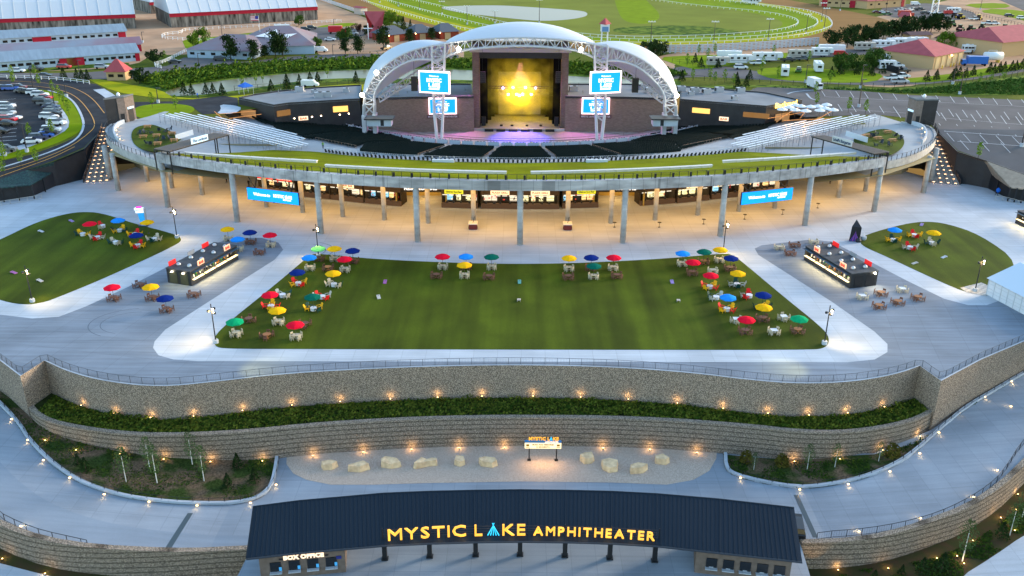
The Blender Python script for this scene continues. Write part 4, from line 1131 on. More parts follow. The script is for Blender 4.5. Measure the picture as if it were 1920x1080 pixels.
# ---- canopied gate sheds outside the stairs
M_tile = mat('dark_green_tile', (0.025, 0.05, 0.05), .7)
n_, l_, b_ = nodes_of(M_tile)
c_ = mixrgb(n_, l_, ramp(n_, l_, ntex(n_, l_, 2.5, (1, 1, 1), 0, 5), .45, .6), (0.018, 0.035, 0.04), (0.03, 0.075, 0.065)); l_.new(c_, b_.inputs['Base Color'])
M_tan = mat('tan_roof', (0.33, 0.26, 0.20), .8, noise_amt=.15, scale=1.2)
def shed(eave, top, zf, zt_, rm, side, wallm):
    E1 = [at(x, y, zf) for x, y in eave]; T1 = [on(zt, x, y, .35) for x, y in top]; zf -= 0
    t = thing('gate_canopy', (E1[0].x, E1[0].y, 0), 'long low %s roofed shed outside the %s stairs' % ('dark green' if side == 'left' else 'tan', side), 'canopy')
    mb = MB(); mb.strip(T1, E1); mb.strip([p - Vector((0, 0, .25)) for p in T1], [p - Vector((0, 0, .25)) for p in E1]); mb.strip(E1, [p - Vector((0, 0, .25)) for p in E1]); part('roof', mb, rm, t, True)
    mb = MB(); W1 = [e.lerp(x, .35) for e, x in zip(E1, T1)]
    mb.strip([Vector((p.x, p.y, zf)) for p in W1], [Vector((p.x, p.y, 0)) for p in W1]); part('wall', mb, wallm, t, True)
    for p, q in zip(E1, E1[1:]):
        for k in (0, .5): r_ = p.lerp(q, k); part('post', MB().box((r_.x, r_.y, zf / 2), (.25, .25, zf)), M_black, t, True)
shed([(2, 352), (59, 346), (100, 322), (158, 296)], [(-30, 345), (50, 319), (100, 303), (157, 279)], 3.4, 6.4, M_tile, 'left', M_dark)
shed([(1920, 354), (1895, 351), (1852, 322), (1795, 297)], [(1990, 352), (1905, 322), (1850, 302), (1795, 284)], 3.4, 6.4, M_tan, 'right', M_black)
# ================================================================ STAGE, TOWERS, ARCH, MEMBRANE
M_brick = mat('brown_brick', (0.21, 0.15, 0.125), .85)
n_, l_, b_ = nodes_of(M_brick)
tc_ = n_.new('ShaderNodeTexCoord'); sx_ = n_.new('ShaderNodeSeparateXYZ'); cm_ = n_.new('ShaderNodeCombineXYZ'); ad_ = n_.new('ShaderNodeMath'); ad_.operation = 'ADD'
l_.new(tc_.outputs['Object'], sx_.inputs[0]); l_.new(sx_.outputs[0], ad_.inputs[0]); l_.new(sx_.outputs[1], ad_.inputs[1]); l_.new(ad_.outputs[0], cm_.inputs[0]); l_.new(sx_.outputs[2], cm_.inputs[1])
br_ = n_.new('ShaderNodeTexBrick'); br_.inputs['Scale'].default_value = 1.0; br_.inputs['Brick Width'].default_value = .6; br_.inputs['Row Height'].default_value = .22; br_.inputs['Mortar Size'].default_value = .012
br_.inputs['Color1'].default_value = (0.25, .18, .15, 1); br_.inputs['Color2'].default_value = (0.18, .13, .11, 1); br_.inputs['Mortar'].default_value = (0.15, .115, .10, 1)
l_.new(cm_.outputs[0], br_.inputs['Vector']); l_.new(br_.outputs['Color'], b_.inputs['Base Color'])
M_roofg = mat('grey_membrane_roof', (0.24, 0.25, 0.265), .85, noise_amt=.12, scale=.15)
ZR = 12.0
# side wings beside the stage
def wing(front, back, base_z, side, nm_i, wm, label, windows=()):
    F = [at(x, y, ZR) for x, y in front]; B = [at(x, y, ZR) for x, y in back]
    t = thing('side_building', ((F[0].x + F[-1].x) / 2, F[0].y, base_z), label, 'building')
    poly = [(p.x, p.y) for p in F] + [(p.x, p.y) for p in reversed(B)]
    mb = MB(); mb.prism(poly, base_z - 4, ZR - .35); part('wall', mb, wm, t, True)
    mb = MB(); mb.prism(poly, ZR - .34, ZR - .1); part('roof', mb, M_roofg, t, True)
    mb = MB(); pp = poly + [poly[0]]; mb.wall(pp, .35, ZR - .4, ZR + .35 if False else ZR + .25); part('parapet', mb, M_dark, t, True)
    return t, F, B
bl, FL, BLk = wing([(447, 184), (513, 198), (541, 194), (675, 186)], [(475, 178), (523, 171), (600, 164), (678, 160)], 6.8, 'left', 0, M_dark, 'flat roofed black pavilion with bar window to the left of the stage')
br2, FR, BRk = wing([(1275, 187), (1437, 200), (1504, 189)], [(1276, 162), (1425, 173), (1440, 175)], 6.8, 'right', 0, M_dark, 'flat roofed black pavilion with glowing sign to the right of the stage')
sl_, FSL, _ = wing([(680, 186), (780, 183), (888, 182)], [(682, 161), (775, 158), (884, 158)], 1.3, 'left', 0, M_brick, 'long brown brick wing with flat grey roof left of the stage')
sr_, FSR, _ = wing([(1060, 182), (1170, 183), (1270, 186)], [(1064, 158), (1175, 158), (1268, 161)], 1.3, 'right', 0, M_brick, 'long brown brick wing with flat grey roof right of the stage')
def on_face(F, s, z, off=.08):
    ds = [(b - a).length for a, b in zip(F[:-1], F[1:])]; tot = sum(ds); d = s * tot
    for (a, b), L in zip(zip(F[:-1], F[1:]), ds):
        if d <= L or (b - F[-1]).length < .01:
            u = (b - a).normalized(); n = Vector((u.y, -u.x, 0))
            if n.y > 0: n = -n
            p = a + u * d + n * off; return Vector((p.x, p.y, z)), math.atan2(u.y, u.x)
        d -= L
def panel(t, F, s, z, w_, h, m, nm='window', d=.1):
    p, g = on_face(F, s, z); mb = MB(); mb.box((p.x, p.y, z), (w_, d, h), g); return part(nm, mb, m, t, True)
M_lit = glow('lit_window', (1.0, .50, .12), 1.3)
M_litd = mat('amber_dim_window', (0.05, .03, .01), .4, emit=(1, .45, .12), estr=.05)
for s, w_, m in ((.48, 5.2, M_litd), (.86, 4.2, M_lit)): panel(bl, FL, s, 9.6, w_, 1.6, m)
for s, w_, m in ((.16, 5, M_lit), (.58, 5, M_litd), (.50, 3, M_litd)): panel(br2, FR, s, 9.4, w_, 1.4, m)
panel(bl, FL, .10, 8.2, 7, 2.6, mat('porch_glow', (0.3, .2, .1), .8, emit=(1, .5, .2), estr=.06), 'porch_opening'); panel(br2, FR, .80, 8.2, 6, 2.4, mat('porch_glow', (0.3, .2, .1), .8), 'porch_opening')
M_red = mat('red_letters', (0.75, 0.08, 0.03), .5, emit=(1.0, .12, .03), estr=.25)
M_signw = glow('lit_sign_face', (1.0, .72, .5), 1.1)
def wallsign(F, s, z, words, w_, h, fm, lm, label, size=1.0, off=.25):
    p, g = on_face(F, s, z, off); t = thing('bar_sign', (p.x, p.y, z - h / 2), label, 'sign', rz=g)
    part('panel', MB().box((0, 0, h / 2), (w_, .14, h)), fm, t)
    mb = MB(); put_text(mb, words, h * .75, (0, -.11, h * .22), width=w_ * .8, depth=.05, bold=.03 * h); part('lettering', mb, lm, t)
wallsign(FL, .60, 7.7, 'BAR', 2.6, 1.1, M_signw, M_red, 'lit BAR sign on the black pavilion left of the stage')
wallsign(FR, .33, 7.7, 'BAR', 2.6, 1.1, M_signw, M_red, 'lit BAR sign on the black pavilion right of the stage')
# glowing script on the right pavilion fascia
p, g = on_face(FR, .86, 11.1, .2)
A_, B_ = FR[1], FR[2]; g = math.atan2(B_.y - A_.y, B_.x - A_.x)
t = thing('fascia_lettering', (A_.lerp(B_, .52).x + .2, A_.lerp(B_, .52).y - .3, 11.3), 'glowing yellow Backyard lettering on the fascia of the right pavilion', 'sign', rz=g)
mb = MB(); put_text(mb, 'Backyard', 1.9, (0, 0, 0), width=9, depth=.1, bold=.05); part('lettering', mb, glow('yellow_neon', (1.0, .62, .12), 3.5), t)
# roof plant
hv = thing('rooftop_unit', (0, 0, 0), 'x', 'rooftop unit')
part('casing', MB().box((0, 0, .85), (2.4, 1.6, 1.3)).box((0, 0, .1), (2.8, 2.0, .2)), mat('unit_grey', (0.36, .38, .42), .5, .3), hv)
part('fan_grille', MB().lathe([(.5, 1.5), (.55, 1.62), (.4, 1.66)], (.4, 0, 0), 10).box((-1.21, 0, .85), (.04, 1.2, .9)), M_dark, hv)
HV = [(562, 171), (590, 175), (598, 182), (613, 181), (649, 172), (735, 166), (726, 172), (742, 177), (1206, 166), (1218, 173), (1232, 173), (1277, 170), (1302, 173), (1296, 178), (1324, 175), (1348, 172), (1377, 187), (1388, 173), (1075, 170), (1148, 170)]
for i, (x, y) in enumerate(HV):
    p = at(x, y, ZR); q = hv if i == 0 else dup(hv); q.location = (p.x, p.y, ZR - .1); q.rotation_euler.z = rad((i * 37) % 20)
    q['label'] = '%s grey air unit from the left on the %s' % (ordinal(i if i < 8 else i - 8), 'flat roofs left of the stage' if i < 8 else 'flat roofs right of the stage'); q['group'] = 'rooftop air units'
    if i % 3 == 1: q.scale = (.7, .8, .8)
mb = MB()
for i in range(46):
    x = random.uniform(500, 880) if i % 2 else random.uniform(1080, 1420); y = random.uniform(168, 178); p = at(x, y, ZR); mb.lathe([(.1, 0), (.1, .5), (.16, .55)], (p.x, p.y, ZR - .1), 6)
solo('vent_pipes', mb, M_roofg, 'scattered small vent pipes on the flat roofs beside the stage', 'vent pipes', kind='stuff')

# ---- stage house
YS = 262.0
xl, xr = aty(889, 240, YS).x, aty(1061, 240, YS).x
zs = aty(975, 98, YS).z
t = thing('stage_house', (0, YS, 1.4), 'tall brown brick stage house with a dark open stage', 'stage house')
D_ = 20.0
M_cur = mat('black_drape', (0.006, 0.006, 0.007), .95, spec=0.05)
for a, b in ((xl - .3, xl + 1.7), (xr - 1.7, xr + .3)):
    part('side_pier', MB().box(((a + b) / 2, YS + D_ / 2, (1.4 + zs) / 2), (b - a, D_, zs - 1.4)), M_brick, t, True)
part('roof_slab', MB().box(((xl + xr) / 2, YS + D_ / 2, zs + .6), (xr - xl + 2, D_ + 1, 1.2)), mat('pale_roof_edge', (0.5, .47, .44), .7), t, True)
part('back_wall', MB().box(((xl + xr) / 2, YS + D_ - .3, (1.4 + zs) / 2), (xr - xl - 3.45, .5, zs - 1.5)), M_cur, t, True)
part('lintel', MB().box(((xl + xr) / 2, YS + .6, zs - .9), (xr - xl - 3.4, .4, 1.8)), M_dark, t, True)
sw = 2.0
for sgn, xx in ((-1, xl + 1.9), (1, xr - 1.9)):
    for k in range(3): part('side_drape', MB().box((xx - sgn * (.9 + k * .3), YS + 4 + k * 5, (1.4 + zs) / 2), (2.2 + k * 1.2, .2, zs - 2)), M_cur, t, True)
    part('speaker_stack', MB().box((xx - sgn * .9, YS + 1.2, 4.0), (1.2, 1.2, 2.6)), M_black, t, True)
M_backd = mat('backdrop_cloth', (0.20, .19, .22), .9)
x0_, x1_ = aty(936, 200, YS + 15).x, aty(1012, 200, YS + 15).x
part('backdrop', MB().box(((x0_ + x1_) / 2, YS + 15, 9.6), (x1_ - x0_ + .5, .15, 13.0)), M_backd, t, True)
part('stage_floor', MB().box(((xl + xr) / 2, YS + 6, 2.35), (xr - xl - 3.6, 16.5, .5)), mat('stage_deck', (0.25, .24, .25), .5), t, True)
part('stage_front', MB().box(((xl + xr) / 2, YS - 2.5, 2.0), (xr - xl + 2, .6, 1.3)), M_concw, t, True)
for i, x in enumerate((917, 939, 962, 985, 1008, 1031)):
    p = aty(x, 243, YS - 3.4); mb = MB(); mb.box((0, 0, .6), (2.6, .9, 1.15)).box((0, -.47, .6), (2.3, .04, .95))
    solo('subwoofer', mb, M_black, '%s black speaker cabinet from the left on the floor before the stage' % ordinal(i), 'speaker', 'speakers in front of the stage', local=(p.x, YS - 3.4, 1.45))
for i, x in enumerate((940, 960, 988, 1014)):
    p = aty(x, 234, YS + .8); mb = MB(); mb.box((0, 0, .22), (.8, .6, .45))
    solo('stage_monitor', mb, M_black, '%s small black monitor wedge from the left at the stage edge' % ordinal(i), 'monitor', 'stage monitors', local=(p.x, YS + .8, 2.6))
for x, s in ((905, 'left'), (1047, 'right')):
    p = aty(x, 146, YS - .8); mb = MB()
    for k in range(6): mb.box((0, .08 * k, -.55 * k), (1.5, .8, .52))
    mb.tube((0, 0, .2), (0, 0, zs - p.z), .05, 4)
    solo('speaker_array', mb, M_black, 'hanging black line array speaker at the %s of the stage opening' % s, 'speaker', local=(p.x, YS - .8, p.z + 1.5))
# lighting truss and moving heads
zt0 = aty(975, 166, YS + 6).z
tr_ = thing('lighting_truss', (0, YS + 6, zt0), 'horizontal lighting truss with moving head lamps hung in the stage', 'truss')
mb = MB()
for zz in (0, .6): 
    for yy in (0, .6): mb.tube((xl + 3, YS + 6 + yy, zt0 + zz), (xr - 3, YS + 6 + yy, zt0 + zz), .06, 4)
for k in range(24):
    x = xl + 3 + (xr - xl - 6) * k / 23; mb.tube((x, YS + 6, zt0), (x + .5, YS + 6, zt0 + .6), .04, 4)
part('frame', mb, M_black, tr_, True)
BL = (0.35, .22, 1.0); YE = (1.0, .68, .01)
def head(px, py, col, st, nm, r=.27):
    p = aty(px, py, YS + 5.4); mb = MB(); mb.smooth = True
    mb.lathe([(.001, -r), (r * .7, -r * .7), (r, 0), (r * .7, r * .7), (.001, r)], (p.x, p.y, p.z), 10)
    part(nm, mb, glow('head_%s_%d' % (nm, int(st)), col, st), tr_, True); return p
for px, py in ((943, 165), (962, 164), (985, 164), (1004, 165)): 
    p = head(px, py, (.30, .2, 1.0), 30, 'moving_head'); lamp('POINT', (p.x, p.y - .5, p.z), 60, BL, radius=.4)
for px, py in ((953, 177), (996, 177)): head(px, py, (1, .8, .95), 20, 'moving_head', .3)
for px, py in ((969, 177), (980, 177), (974, 179)): head(px, py, (1.0, .85, .25), 60, 'blinder', .36)
pb = aty(975, 178, YS + 5.0)
lamp('POINT', (pb.x, YS + 9, pb.z), 1800, YE, radius=.8); lamp('POINT', (pb.x, YS + 2.0, pb.z), 380, YE, radius=.8)
lamp('SPOT', (pb.x, YS - 1, pb.z + 5), 26000, (.10, .05, 1.0), aim=(0, -.75, -1), size=62, blend=.9, radius=1.0)
lamp('SPOT', (xl + 6, YS - 1, 20), 7000, (.95, .2, .65), aim=(-.9, -.6, -1), size=75, blend=1, radius=1.0)
lamp('SPOT', (xr - 6, YS - 1, 20), 7000, (.95, .2, .65), aim=(.9, -.6, -1), size=75, blend=1, radius=1.0)
lamp('SPOT', (0, YS + 3, zs - 3), 3500, (.5, .2, 1.0), aim=(0, -.1, -1), size=60, blend=.8, radius=.5)
# the yellow stage smoke: a real volume inside the stage opening
def smoke(name, c, d, dens, col, label):
    mb = MB(); mb.smooth = False; n1, n2 = 14, 9
    vv = []; 
    bm = bmesh.new(); bmesh.ops.create_icosphere(bm, subdivisions=3, radius=1.0)
    for v in bm.verts:
        k = 1 + .3 * noise.noise(v.co * 1.7 + Vector(c)); v.co = Vector((v.co.x * d[0] * k, v.co.y * d[1] * k, v.co.z * d[2] * k)) + Vector(c)
    me = bpy.data.meshes.new(name); bm.to_mesh(me); bm.free()
    m = bpy.data.materials.new(name + '_' + label[:6]); m.use_nodes = True; n, l = m.node_tree.nodes, m.node_tree.links
    n.remove(n['Principled BSDF']); pv = n.new('ShaderNodeVolumePrincipled'); pv.inputs['Color'].default_value = (*col, 1)
    nz = n.new('ShaderNodeTexNoise'); nz.inputs['Scale'].default_value = .28; nz.inputs['Detail'].default_value = 4
    tc = n.new('ShaderNodeTexCoord'); l.new(tc.outputs['Object'], nz.inputs['Vector'])
    mr = n.new('ShaderNodeMapRange'); mr.inputs[1].default_value = .40; mr.inputs[2].default_value = .68; mr.inputs[3].default_value = dens * .1; mr.inputs[4].default_value = dens * 2
    l.new(nz.outputs['Fac'], mr.inputs[0])
    mp = n.new('ShaderNodeMapping'); mp.vector_type = 'TEXTURE'; mp.inputs['Location'].default_value = c; mp.inputs['Scale'].default_value = d; l.new(tc.outputs['Object'], mp.inputs['Vector'])
    ln = n.new('ShaderNodeVectorMath'); ln.operation = 'LENGTH'; l.new(mp.outputs['Vector'], ln.inputs[0])
    m2 = n.new('ShaderNodeMapRange'); m2.inputs[1].default_value = 1.0; m2.inputs[2].default_value = .25; m2.inputs[3].default_value = 0; m2.inputs[4].default_value = 1; m2.interpolation_type = 'SMOOTHSTEP'; l.new(ln.outputs['Value'], m2.inputs[0])
    mu = n.new('ShaderNodeMath'); mu.operation = 'MULTIPLY'; l.new(mr.outputs[0], mu.inputs[0]); l.new(m2.outputs[0], mu.inputs[1])
    l.new(mu.outputs[0], pv.inputs['Density']); l.new(pv.outputs[0], n['Material Output'].inputs['Volume'])
    m.cycles.volume_sampling = 'MULTIPLE_IMPORTANCE' if hasattr(m, 'cycles') and hasattr(m.cycles, 'volume_sampling') else None
    me.materials.append(m); o = bpy.data.objects.new(name, me); C.objects.link(o)
    return tag(o, label, 'smoke', kind='stuff')
smoke('stage_smoke', (pb.x, YS + 7, pb.z + 1.5), (17, 8, 14), .16, (1.0, .88, .15), 'yellow lit smoke cloud filling the upper stage')

# ---- screens
M_blue = glow('screen_blue', (0.0, 0.30, 0.95), 1.15)
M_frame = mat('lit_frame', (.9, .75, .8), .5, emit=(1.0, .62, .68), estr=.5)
M_ltr = glow('screen_white', (1, 1, 1), 1.6)
M_cyan = glow('cyan_light', (0.0, .62, 1.0), 1.3)
def teepee(mb, c, h, w_, y=-.05, r=.05):
    # fan of poles crossing near the top
    top = Vector((c[0], c[1] + y, c[2] + h * .82))
    for k in (-1, -.5, 0, .5, 1):
        b = Vector((c[0] + k * w_ / 2, c[1] + y, c[2])); d = (top - b); mb.tube(b, b + d * 1.2, r * 1.3, 4, r * .5)
def screen(nm, cpx, Y, w_, h, rz, label, welcome=True, post=None):
    p = aty(*cpx, Y); t = thing(nm, (p.x, p.y, p.z - h / 2), label, 'screen', rz=rz)
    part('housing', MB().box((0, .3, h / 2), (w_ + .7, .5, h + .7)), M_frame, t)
    part('display', MB().box((0, .02, h / 2), (w_, .1, h)), M_blue, t)
    mb = MB()
    put_text(mb, 'Welcome to', h * .13, (0, -.06, h * .78), width=w_ * .34, depth=.03, bold=.01)
    put_text(mb, 'MYSTIC', h * .26, (0, -.06, h * .52), width=w_ * .52, depth=.03, bold=.012 * h)
    put_text(mb, 'L   KE', h * .26, (0, -.06, h * .27), width=w_ * .40, depth=.03, bold=.012 * h)
    put_text(mb, 'AMPHITHEATER', h * .1, (0, -.06, h * .14), width=w_ * .40, depth=.03, bold=.01 * h)
    teepee(mb, (-w_ * .035, 0, h * .27), h * .24, w_ * .09, -.07, h * .012)
    part('lettering', mb, M_ltr, t); return t
YT = 241.0
screen('video_screen', (814, 154.5), YT - 2.6, 7.9, 5.1, rad(-8) + rad(-6), 'upper left blue video screen on the white truss tower')
screen('video_screen', (1136, 154.5), YT - 2.6, 7.9, 5.1, rad(8) + rad(6), 'upper right blue video screen on the white truss tower')
# lower screens stand on the brick wall
for F, px, side in ((FSL, (830, 199), 'left'), (FSR, (1117, 199), 'right')):
    yy = min(p.y for p in F) + (.0)
    # find wall y at that x
    q = aty(*px, 255); best = None
    for a, b in zip(F[:-1], F[1:]):
        if min(a.x, b.x) <= q.x <= max(a.x, b.x): best = (a, b)
    a, b = best; wy = a.lerp(b, (q.x - a.x) / (b.x - a.x)).y - .8; ang = math.atan2(b.y - a.y, b.x - a.x)
    screen('video_screen', px, wy, 7.3, 4.0, ang, 'lower %s blue video screen fixed to the brick wall' % side)
    p = aty(px[0], px[1] + 20, wy); tt_ = thing('name_board', (p.x, wy + .4, p.z - .5), 'brown name board under the %s wall screen' % side, 'sign', rz=ang)
    part('board', MB().box((0, 0, .5), (9.2, .2, 1.0)), mat('brown_board', (0.12, .07, .07), .6), tt_)
    mb = MB(); put_text(mb, 'MYSTIC LAKE AMPHITHEATER', .7, (0, -.13, .25), width=8.4, depth=.03, bold=.01); part('lettering', mb, mat('pale_letters', (.6, .55, .55), .5), tt_)

# ---- white trussed roof: arches, towers, membranes
def truss(mb, top, bot, r=.28, rb=.13, dep=1.6):
    """two-chord planar truss doubled in depth; top and bot are point lists of equal length"""
    for off in (Vector((0, 0, 0)), Vector((0, dep, 0))):
        for P in (top, bot): mb.path([p + off for p in P], r, 6)
    n = len(top)
    for i in range(n):
        mb.tube(top[i], bot[i], rb, 5)
        if i < n - 1: mb.tube(bot[i] if i % 2 else top[i], top[i + 1] if i % 2 else bot[i + 1], rb, 5)
        mb.tube(top[i], top[i] + Vector((0, dep, 0)), rb, 4); mb.tube(bot[i] + Vector((0, dep, 0)), top[i], rb * .8, 4)
M_steel = mat('white_painted_steel', (0.50, .50, .54), .45)
def pxl(pts, Y): return [aty(x, y, Y) for x, y in pts]
def seg(pts, n):
    P = smooth([tuple(p) for p in pts], 2); P = [Vector(p) for p in P]
    L = [0]; 
    for a, b in zip(P[:-1], P[1:]): L.append(L[-1] + (b - a).length)
    out = []
    for k in range(n + 1):
        d = L[-1] * k / n
        for i in range(len(P) - 1):
            if d <= L[i + 1] + 1e-6: out.append(P[i].lerp(P[i + 1], (d - L[i]) / max(1e-9, L[i + 1] - L[i]))); break
    return out
def arch_px(px): # mirror helper
    return [(1950 - x, y + 2) for x, y in px]
T_TOP_C = [(822, 84), (850, 79), (900, 73), (975, 69.5), (1050, 73), (1100, 80), (1128, 86)]
T_BOT_C = [(822, 114), (850, 100), (880, 92), (975, 85), (1070, 92), (1100, 101), (1128, 116)]
arch = thing('truss_arch', (0, YT, 9.5), 'great white trussed arch spanning above the stage between two towers', 'truss arch')
mb = MB(); truss(mb, seg(pxl(T_TOP_C, YT), 24), seg(pxl(T_BOT_C, YT), 24)); part('centre_span', mb, M_steel, arch, True)
SL_T = [(822, 84), (795, 88), (765, 97), (735, 112), (708, 135), (692, 158), (684, 180), (682, 196)]
SL_B = [(822, 114), (800, 111), (775, 112), (750, 122), (725, 140), (708, 160), (700, 180), (702, 196)]
SR_T = [(1128, 86), (1158, 92), (1190, 104), (1218, 120), (1240, 141), (1257, 165), (1266, 184), (1268, 198)]
SR_B = [(1128, 116), (1150, 113), (1175, 117), (1200, 128), (1222, 146), (1240, 166), (1248, 184), (1247, 198)]
for T_, B_, nm in ((SL_T, SL_B, 'left'), (SR_T, SR_B, 'right')):
    mb = MB(); truss(mb, seg(pxl(T_, YT), 18), seg(pxl(B_, YT), 18)); part('side_span', mb, M_steel, arch, True)
    mb = MB()
    a, b = aty(*T_[-1], YT), aty(*B_[-1], YT); a2 = aty(T_[-1][0], 216, YT + 1); b2 = aty(B_[-1][0], 214, YT + 1)
    for p, q in ((a, a2), (b, b2)): mb.tube(p, q, .38, 8); mb.tube(p + Vector((0, 1.6, 0)), q + Vector((0, 1.6, 0)), .3, 6)
    mb.tube(a, b2, .2, 6); mb.tube(b, a2, .2, 6); mb.tube(a, b, .2, 6)
    for q in (a2, b2): mb.box((q.x, q.y + .8, q.z / 2 + .6), (1.1, 2.6, q.z - 1.2))
    part('foot', mb, M_steel, arch, True)
# rear trusses from tower to foot
RL = [(822, 116), (800, 124), (770, 141), (740, 161), (710, 182)]; RLb = [(822, 126), (800, 136), (772, 153), (744, 172), (712, 192)]
RR = [(1128, 118), (1150, 120), (1185, 139), (1215, 160), (1245, 184)]; RRb = [(1128, 128), (1150, 132), (1182, 152), (1212, 172), (1242, 194)]
def dep_line(px, Y0, Y1): return [aty(x, y, Y0 + (Y1 - Y0) * i / (len(px) - 1)) for i, (x, y) in enumerate(px)]
for a, b in ((RL, RLb), (RR, RRb)):
    mb = MB(); truss(mb, seg(dep_line(a, YT + 16, YT + 5), 12), seg(dep_line(b, YT + 16, YT + 5), 12), .2, .1, 1.2); part('rear_truss', mb, M_steel, arch, True)
# towers
for xb, xt, side in ((824, 822, 'left'), (1122.5, 1127, 'right')):
    base = at(xb, 266, 3.0); Yb = base.y
    tw = thing('truss_tower', (base.x, YT, 2.2), 'white lattice tower carrying screens on the %s of the pit' % side, 'tower')
    topz = aty(xt, 84, YT).z; mb = MB(); bx_ = base.x
    tx = aty(xt, 84, YT).x
    for dx in (-1.5, 1.5):
        for dy in (-1.0, 1.6):
            lo = Vector((bx_ + dx * .35, YT + dy * .5, 2.2)); mid = Vector((bx_ + dx * .8, YT + dy * .8, 11.5)); hi = Vector((tx + dx * 1.15, YT + dy, topz))
            mb.tube(lo, mid, .42, 8, .3); mb.tube(mid, hi, .3, 8, .22)
    nb_ = 14
    for k in range(nb_):
        z0_, z1_ = 9 + (topz - 9) * k / nb_, 9 + (topz - 9) * (k + 1) / nb_
        def pt(z, dx, dy): f = (z - 2.2) / (topz - 2.2); return Vector((bx_ + (tx - bx_) * f + dx * (.5 + .6 * f), YT + dy * (.6 + .4 * f), z))
        for d1, d2 in (((-1.5, -1), (1.5, -1)), ((1.5, -1), (1.5, 1.6)), ((-1.5, -1), (-1.5, 1.6)), ((-1.5, 1.6), (1.5, 1.6))):
            s_ = k % 2; mb.tube(pt(z0_, *(d1 if s_ else d2)), pt(z1_, *(d2 if s_ else d1)), .11, 4); mb.tube(pt(z1_, *d1), pt(z1_, *d2), .1, 4)
    part('legs', mb, M_steel, tw, True)
    part('footing', MB().box((bx_, YT, 2.3), (2.6, 2.2, 1.6)), M_conc, tw, True)
# membranes
M_mem = mat('white_membrane', (0.50, .54, .60), .55)
def shell(front, ridge, back, n, m_, bulge):
    """front, ridge, back: lists of points; quadratic section through them"""
    F = seg(front, n); R_ = seg(ridge, n); B = seg(back, n); mb = MB(); mb.smooth = True
    rows_ = []
    for j in range(m_ + 1):
        s = j / m_
        row = []
        for f, r, b in zip(F, R_, B):
            row.append(f * (2 * (s - .5) * (s - 1)) + r * (4 * s * (1 - s)) + b * (2 * s * (s - .5)))
        rows_.append(row)
    for a, b in zip(rows_[:-1], rows_[1:]): mb.strip(a, b)
    return mb
# centre membrane
fc = pxl([(826, 84), (845, 78.5), (900, 72), (975, 68.5), (1050, 72), (1105, 79.5), (1124, 85)], YT)
rc = [aty(x, y, YT + 15) for x, y in [(835, 82), (850, 68), (905, 48), (975, 38.5), (1045, 47), (1100, 69), (1118, 84)]]
bc = [aty(x, y, YT + 36) for x, y in [(845, 86), (870, 82), (915, 74), (975, 70), (1035, 74), (1085, 82), (1108, 88)]]
mem = thing('membrane_roof', (0, YT + 15, 20), 'three domed white fabric canopies stretched over the stage', 'canopy roof')
part('centre_canopy', shell(fc, rc, bc, 40, 16, 0), M_mem, mem, True, fix=False)
fl = pxl([(820, 84), (795, 87), (765, 96), (735, 111), (708, 134), (692, 157), (683, 180)], YT)
rl3 = [aty(x, y, Y) for x, y, Y in [(838, 80, YT + 9), (800, 75, YT + 10), (762, 80, YT + 10), (725, 97, YT + 9), (700, 122, YT + 7), (688, 146, YT + 5), (683, 170, YT + 3)]]
bl3 = [aty(x, y, Y) for x, y, Y in [(840, 100, YT + 24), (815, 112, YT + 22), (785, 124, YT + 20), (755, 142, YT + 16), (730, 158, YT + 12), (712, 172, YT + 8), (704, 182, YT + 5)]]
part('side_canopy', shell(fl, rl3, bl3, 30, 12, 0), M_mem, mem, True, fix=False)
fr = pxl([(1130, 86), (1158, 91), (1190, 103), (1218, 119), (1240, 140), (1257, 164), (1267, 184)], YT)
rr3 = [aty(x, y, Y) for x, y, Y in [(1112, 82, YT + 9), (1150, 77, YT + 10), (1188, 82, YT + 10), (1225, 100, YT + 9), (1250, 125, YT + 7), (1262, 149, YT + 5), (1268, 172, YT + 3)]]
br3 = [aty(x, y, Y) for x, y, Y in [(1110, 102, YT + 24), (1135, 114, YT + 22), (1165, 126, YT + 20), (1195, 144, YT + 16), (1220, 160, YT + 12), (1238, 174, YT + 8), (1246, 186, YT + 5)]]
part('side_canopy', shell(fr, rr3, br3, 30, 12, 0), M_mem, mem, True, fix=False)
# floodlights on the arch
for i, (x, y) in enumerate([(679, 178), (706, 136), (860, 92), (1089, 93), (1242, 137), (1269, 179)]):
    p = aty(x, y, YT - 1.2); t = thing('floodlight', p, '%s blazing floodlight from the left on the white truss arch' % ordinal(i), 'floodlight', 'floodlights on the arch')
    part('housing', MB().box((0, .35, 0), (1.2, .5, .9)), M_black, t)
    mb = MB(); mb.smooth = True; mb.lathe([(.001, -.6), (.42, -.42), (.6, 0), (.42, .42), (.001, .6)], n=12); part('lens', mb, glow('flood_lens', (1.0, .9, .68), 45), t)
    lamp('SPOT', p + Vector((0, -1, 0)), 700, (1, .85, .6), aim=(0 if i in (2, 3) else (1 if i < 2 else -1), -.3, -1), size=100, blend=1, radius=.5)
for i, (x, y) in enumerate([(777, 157), (1191, 160)]):
    p = aty(x, y, YT + 6); solo('hanging_speaker', MB().box((0, 0, 0), (1.7, 1.2, 3.8)).tube((0, 0, 1.9), (0, 0, 6.5), .06, 4), M_black, 'black hanging delay speaker under the %s canopy' % ('left', 'right')[i], 'speaker', local=p)

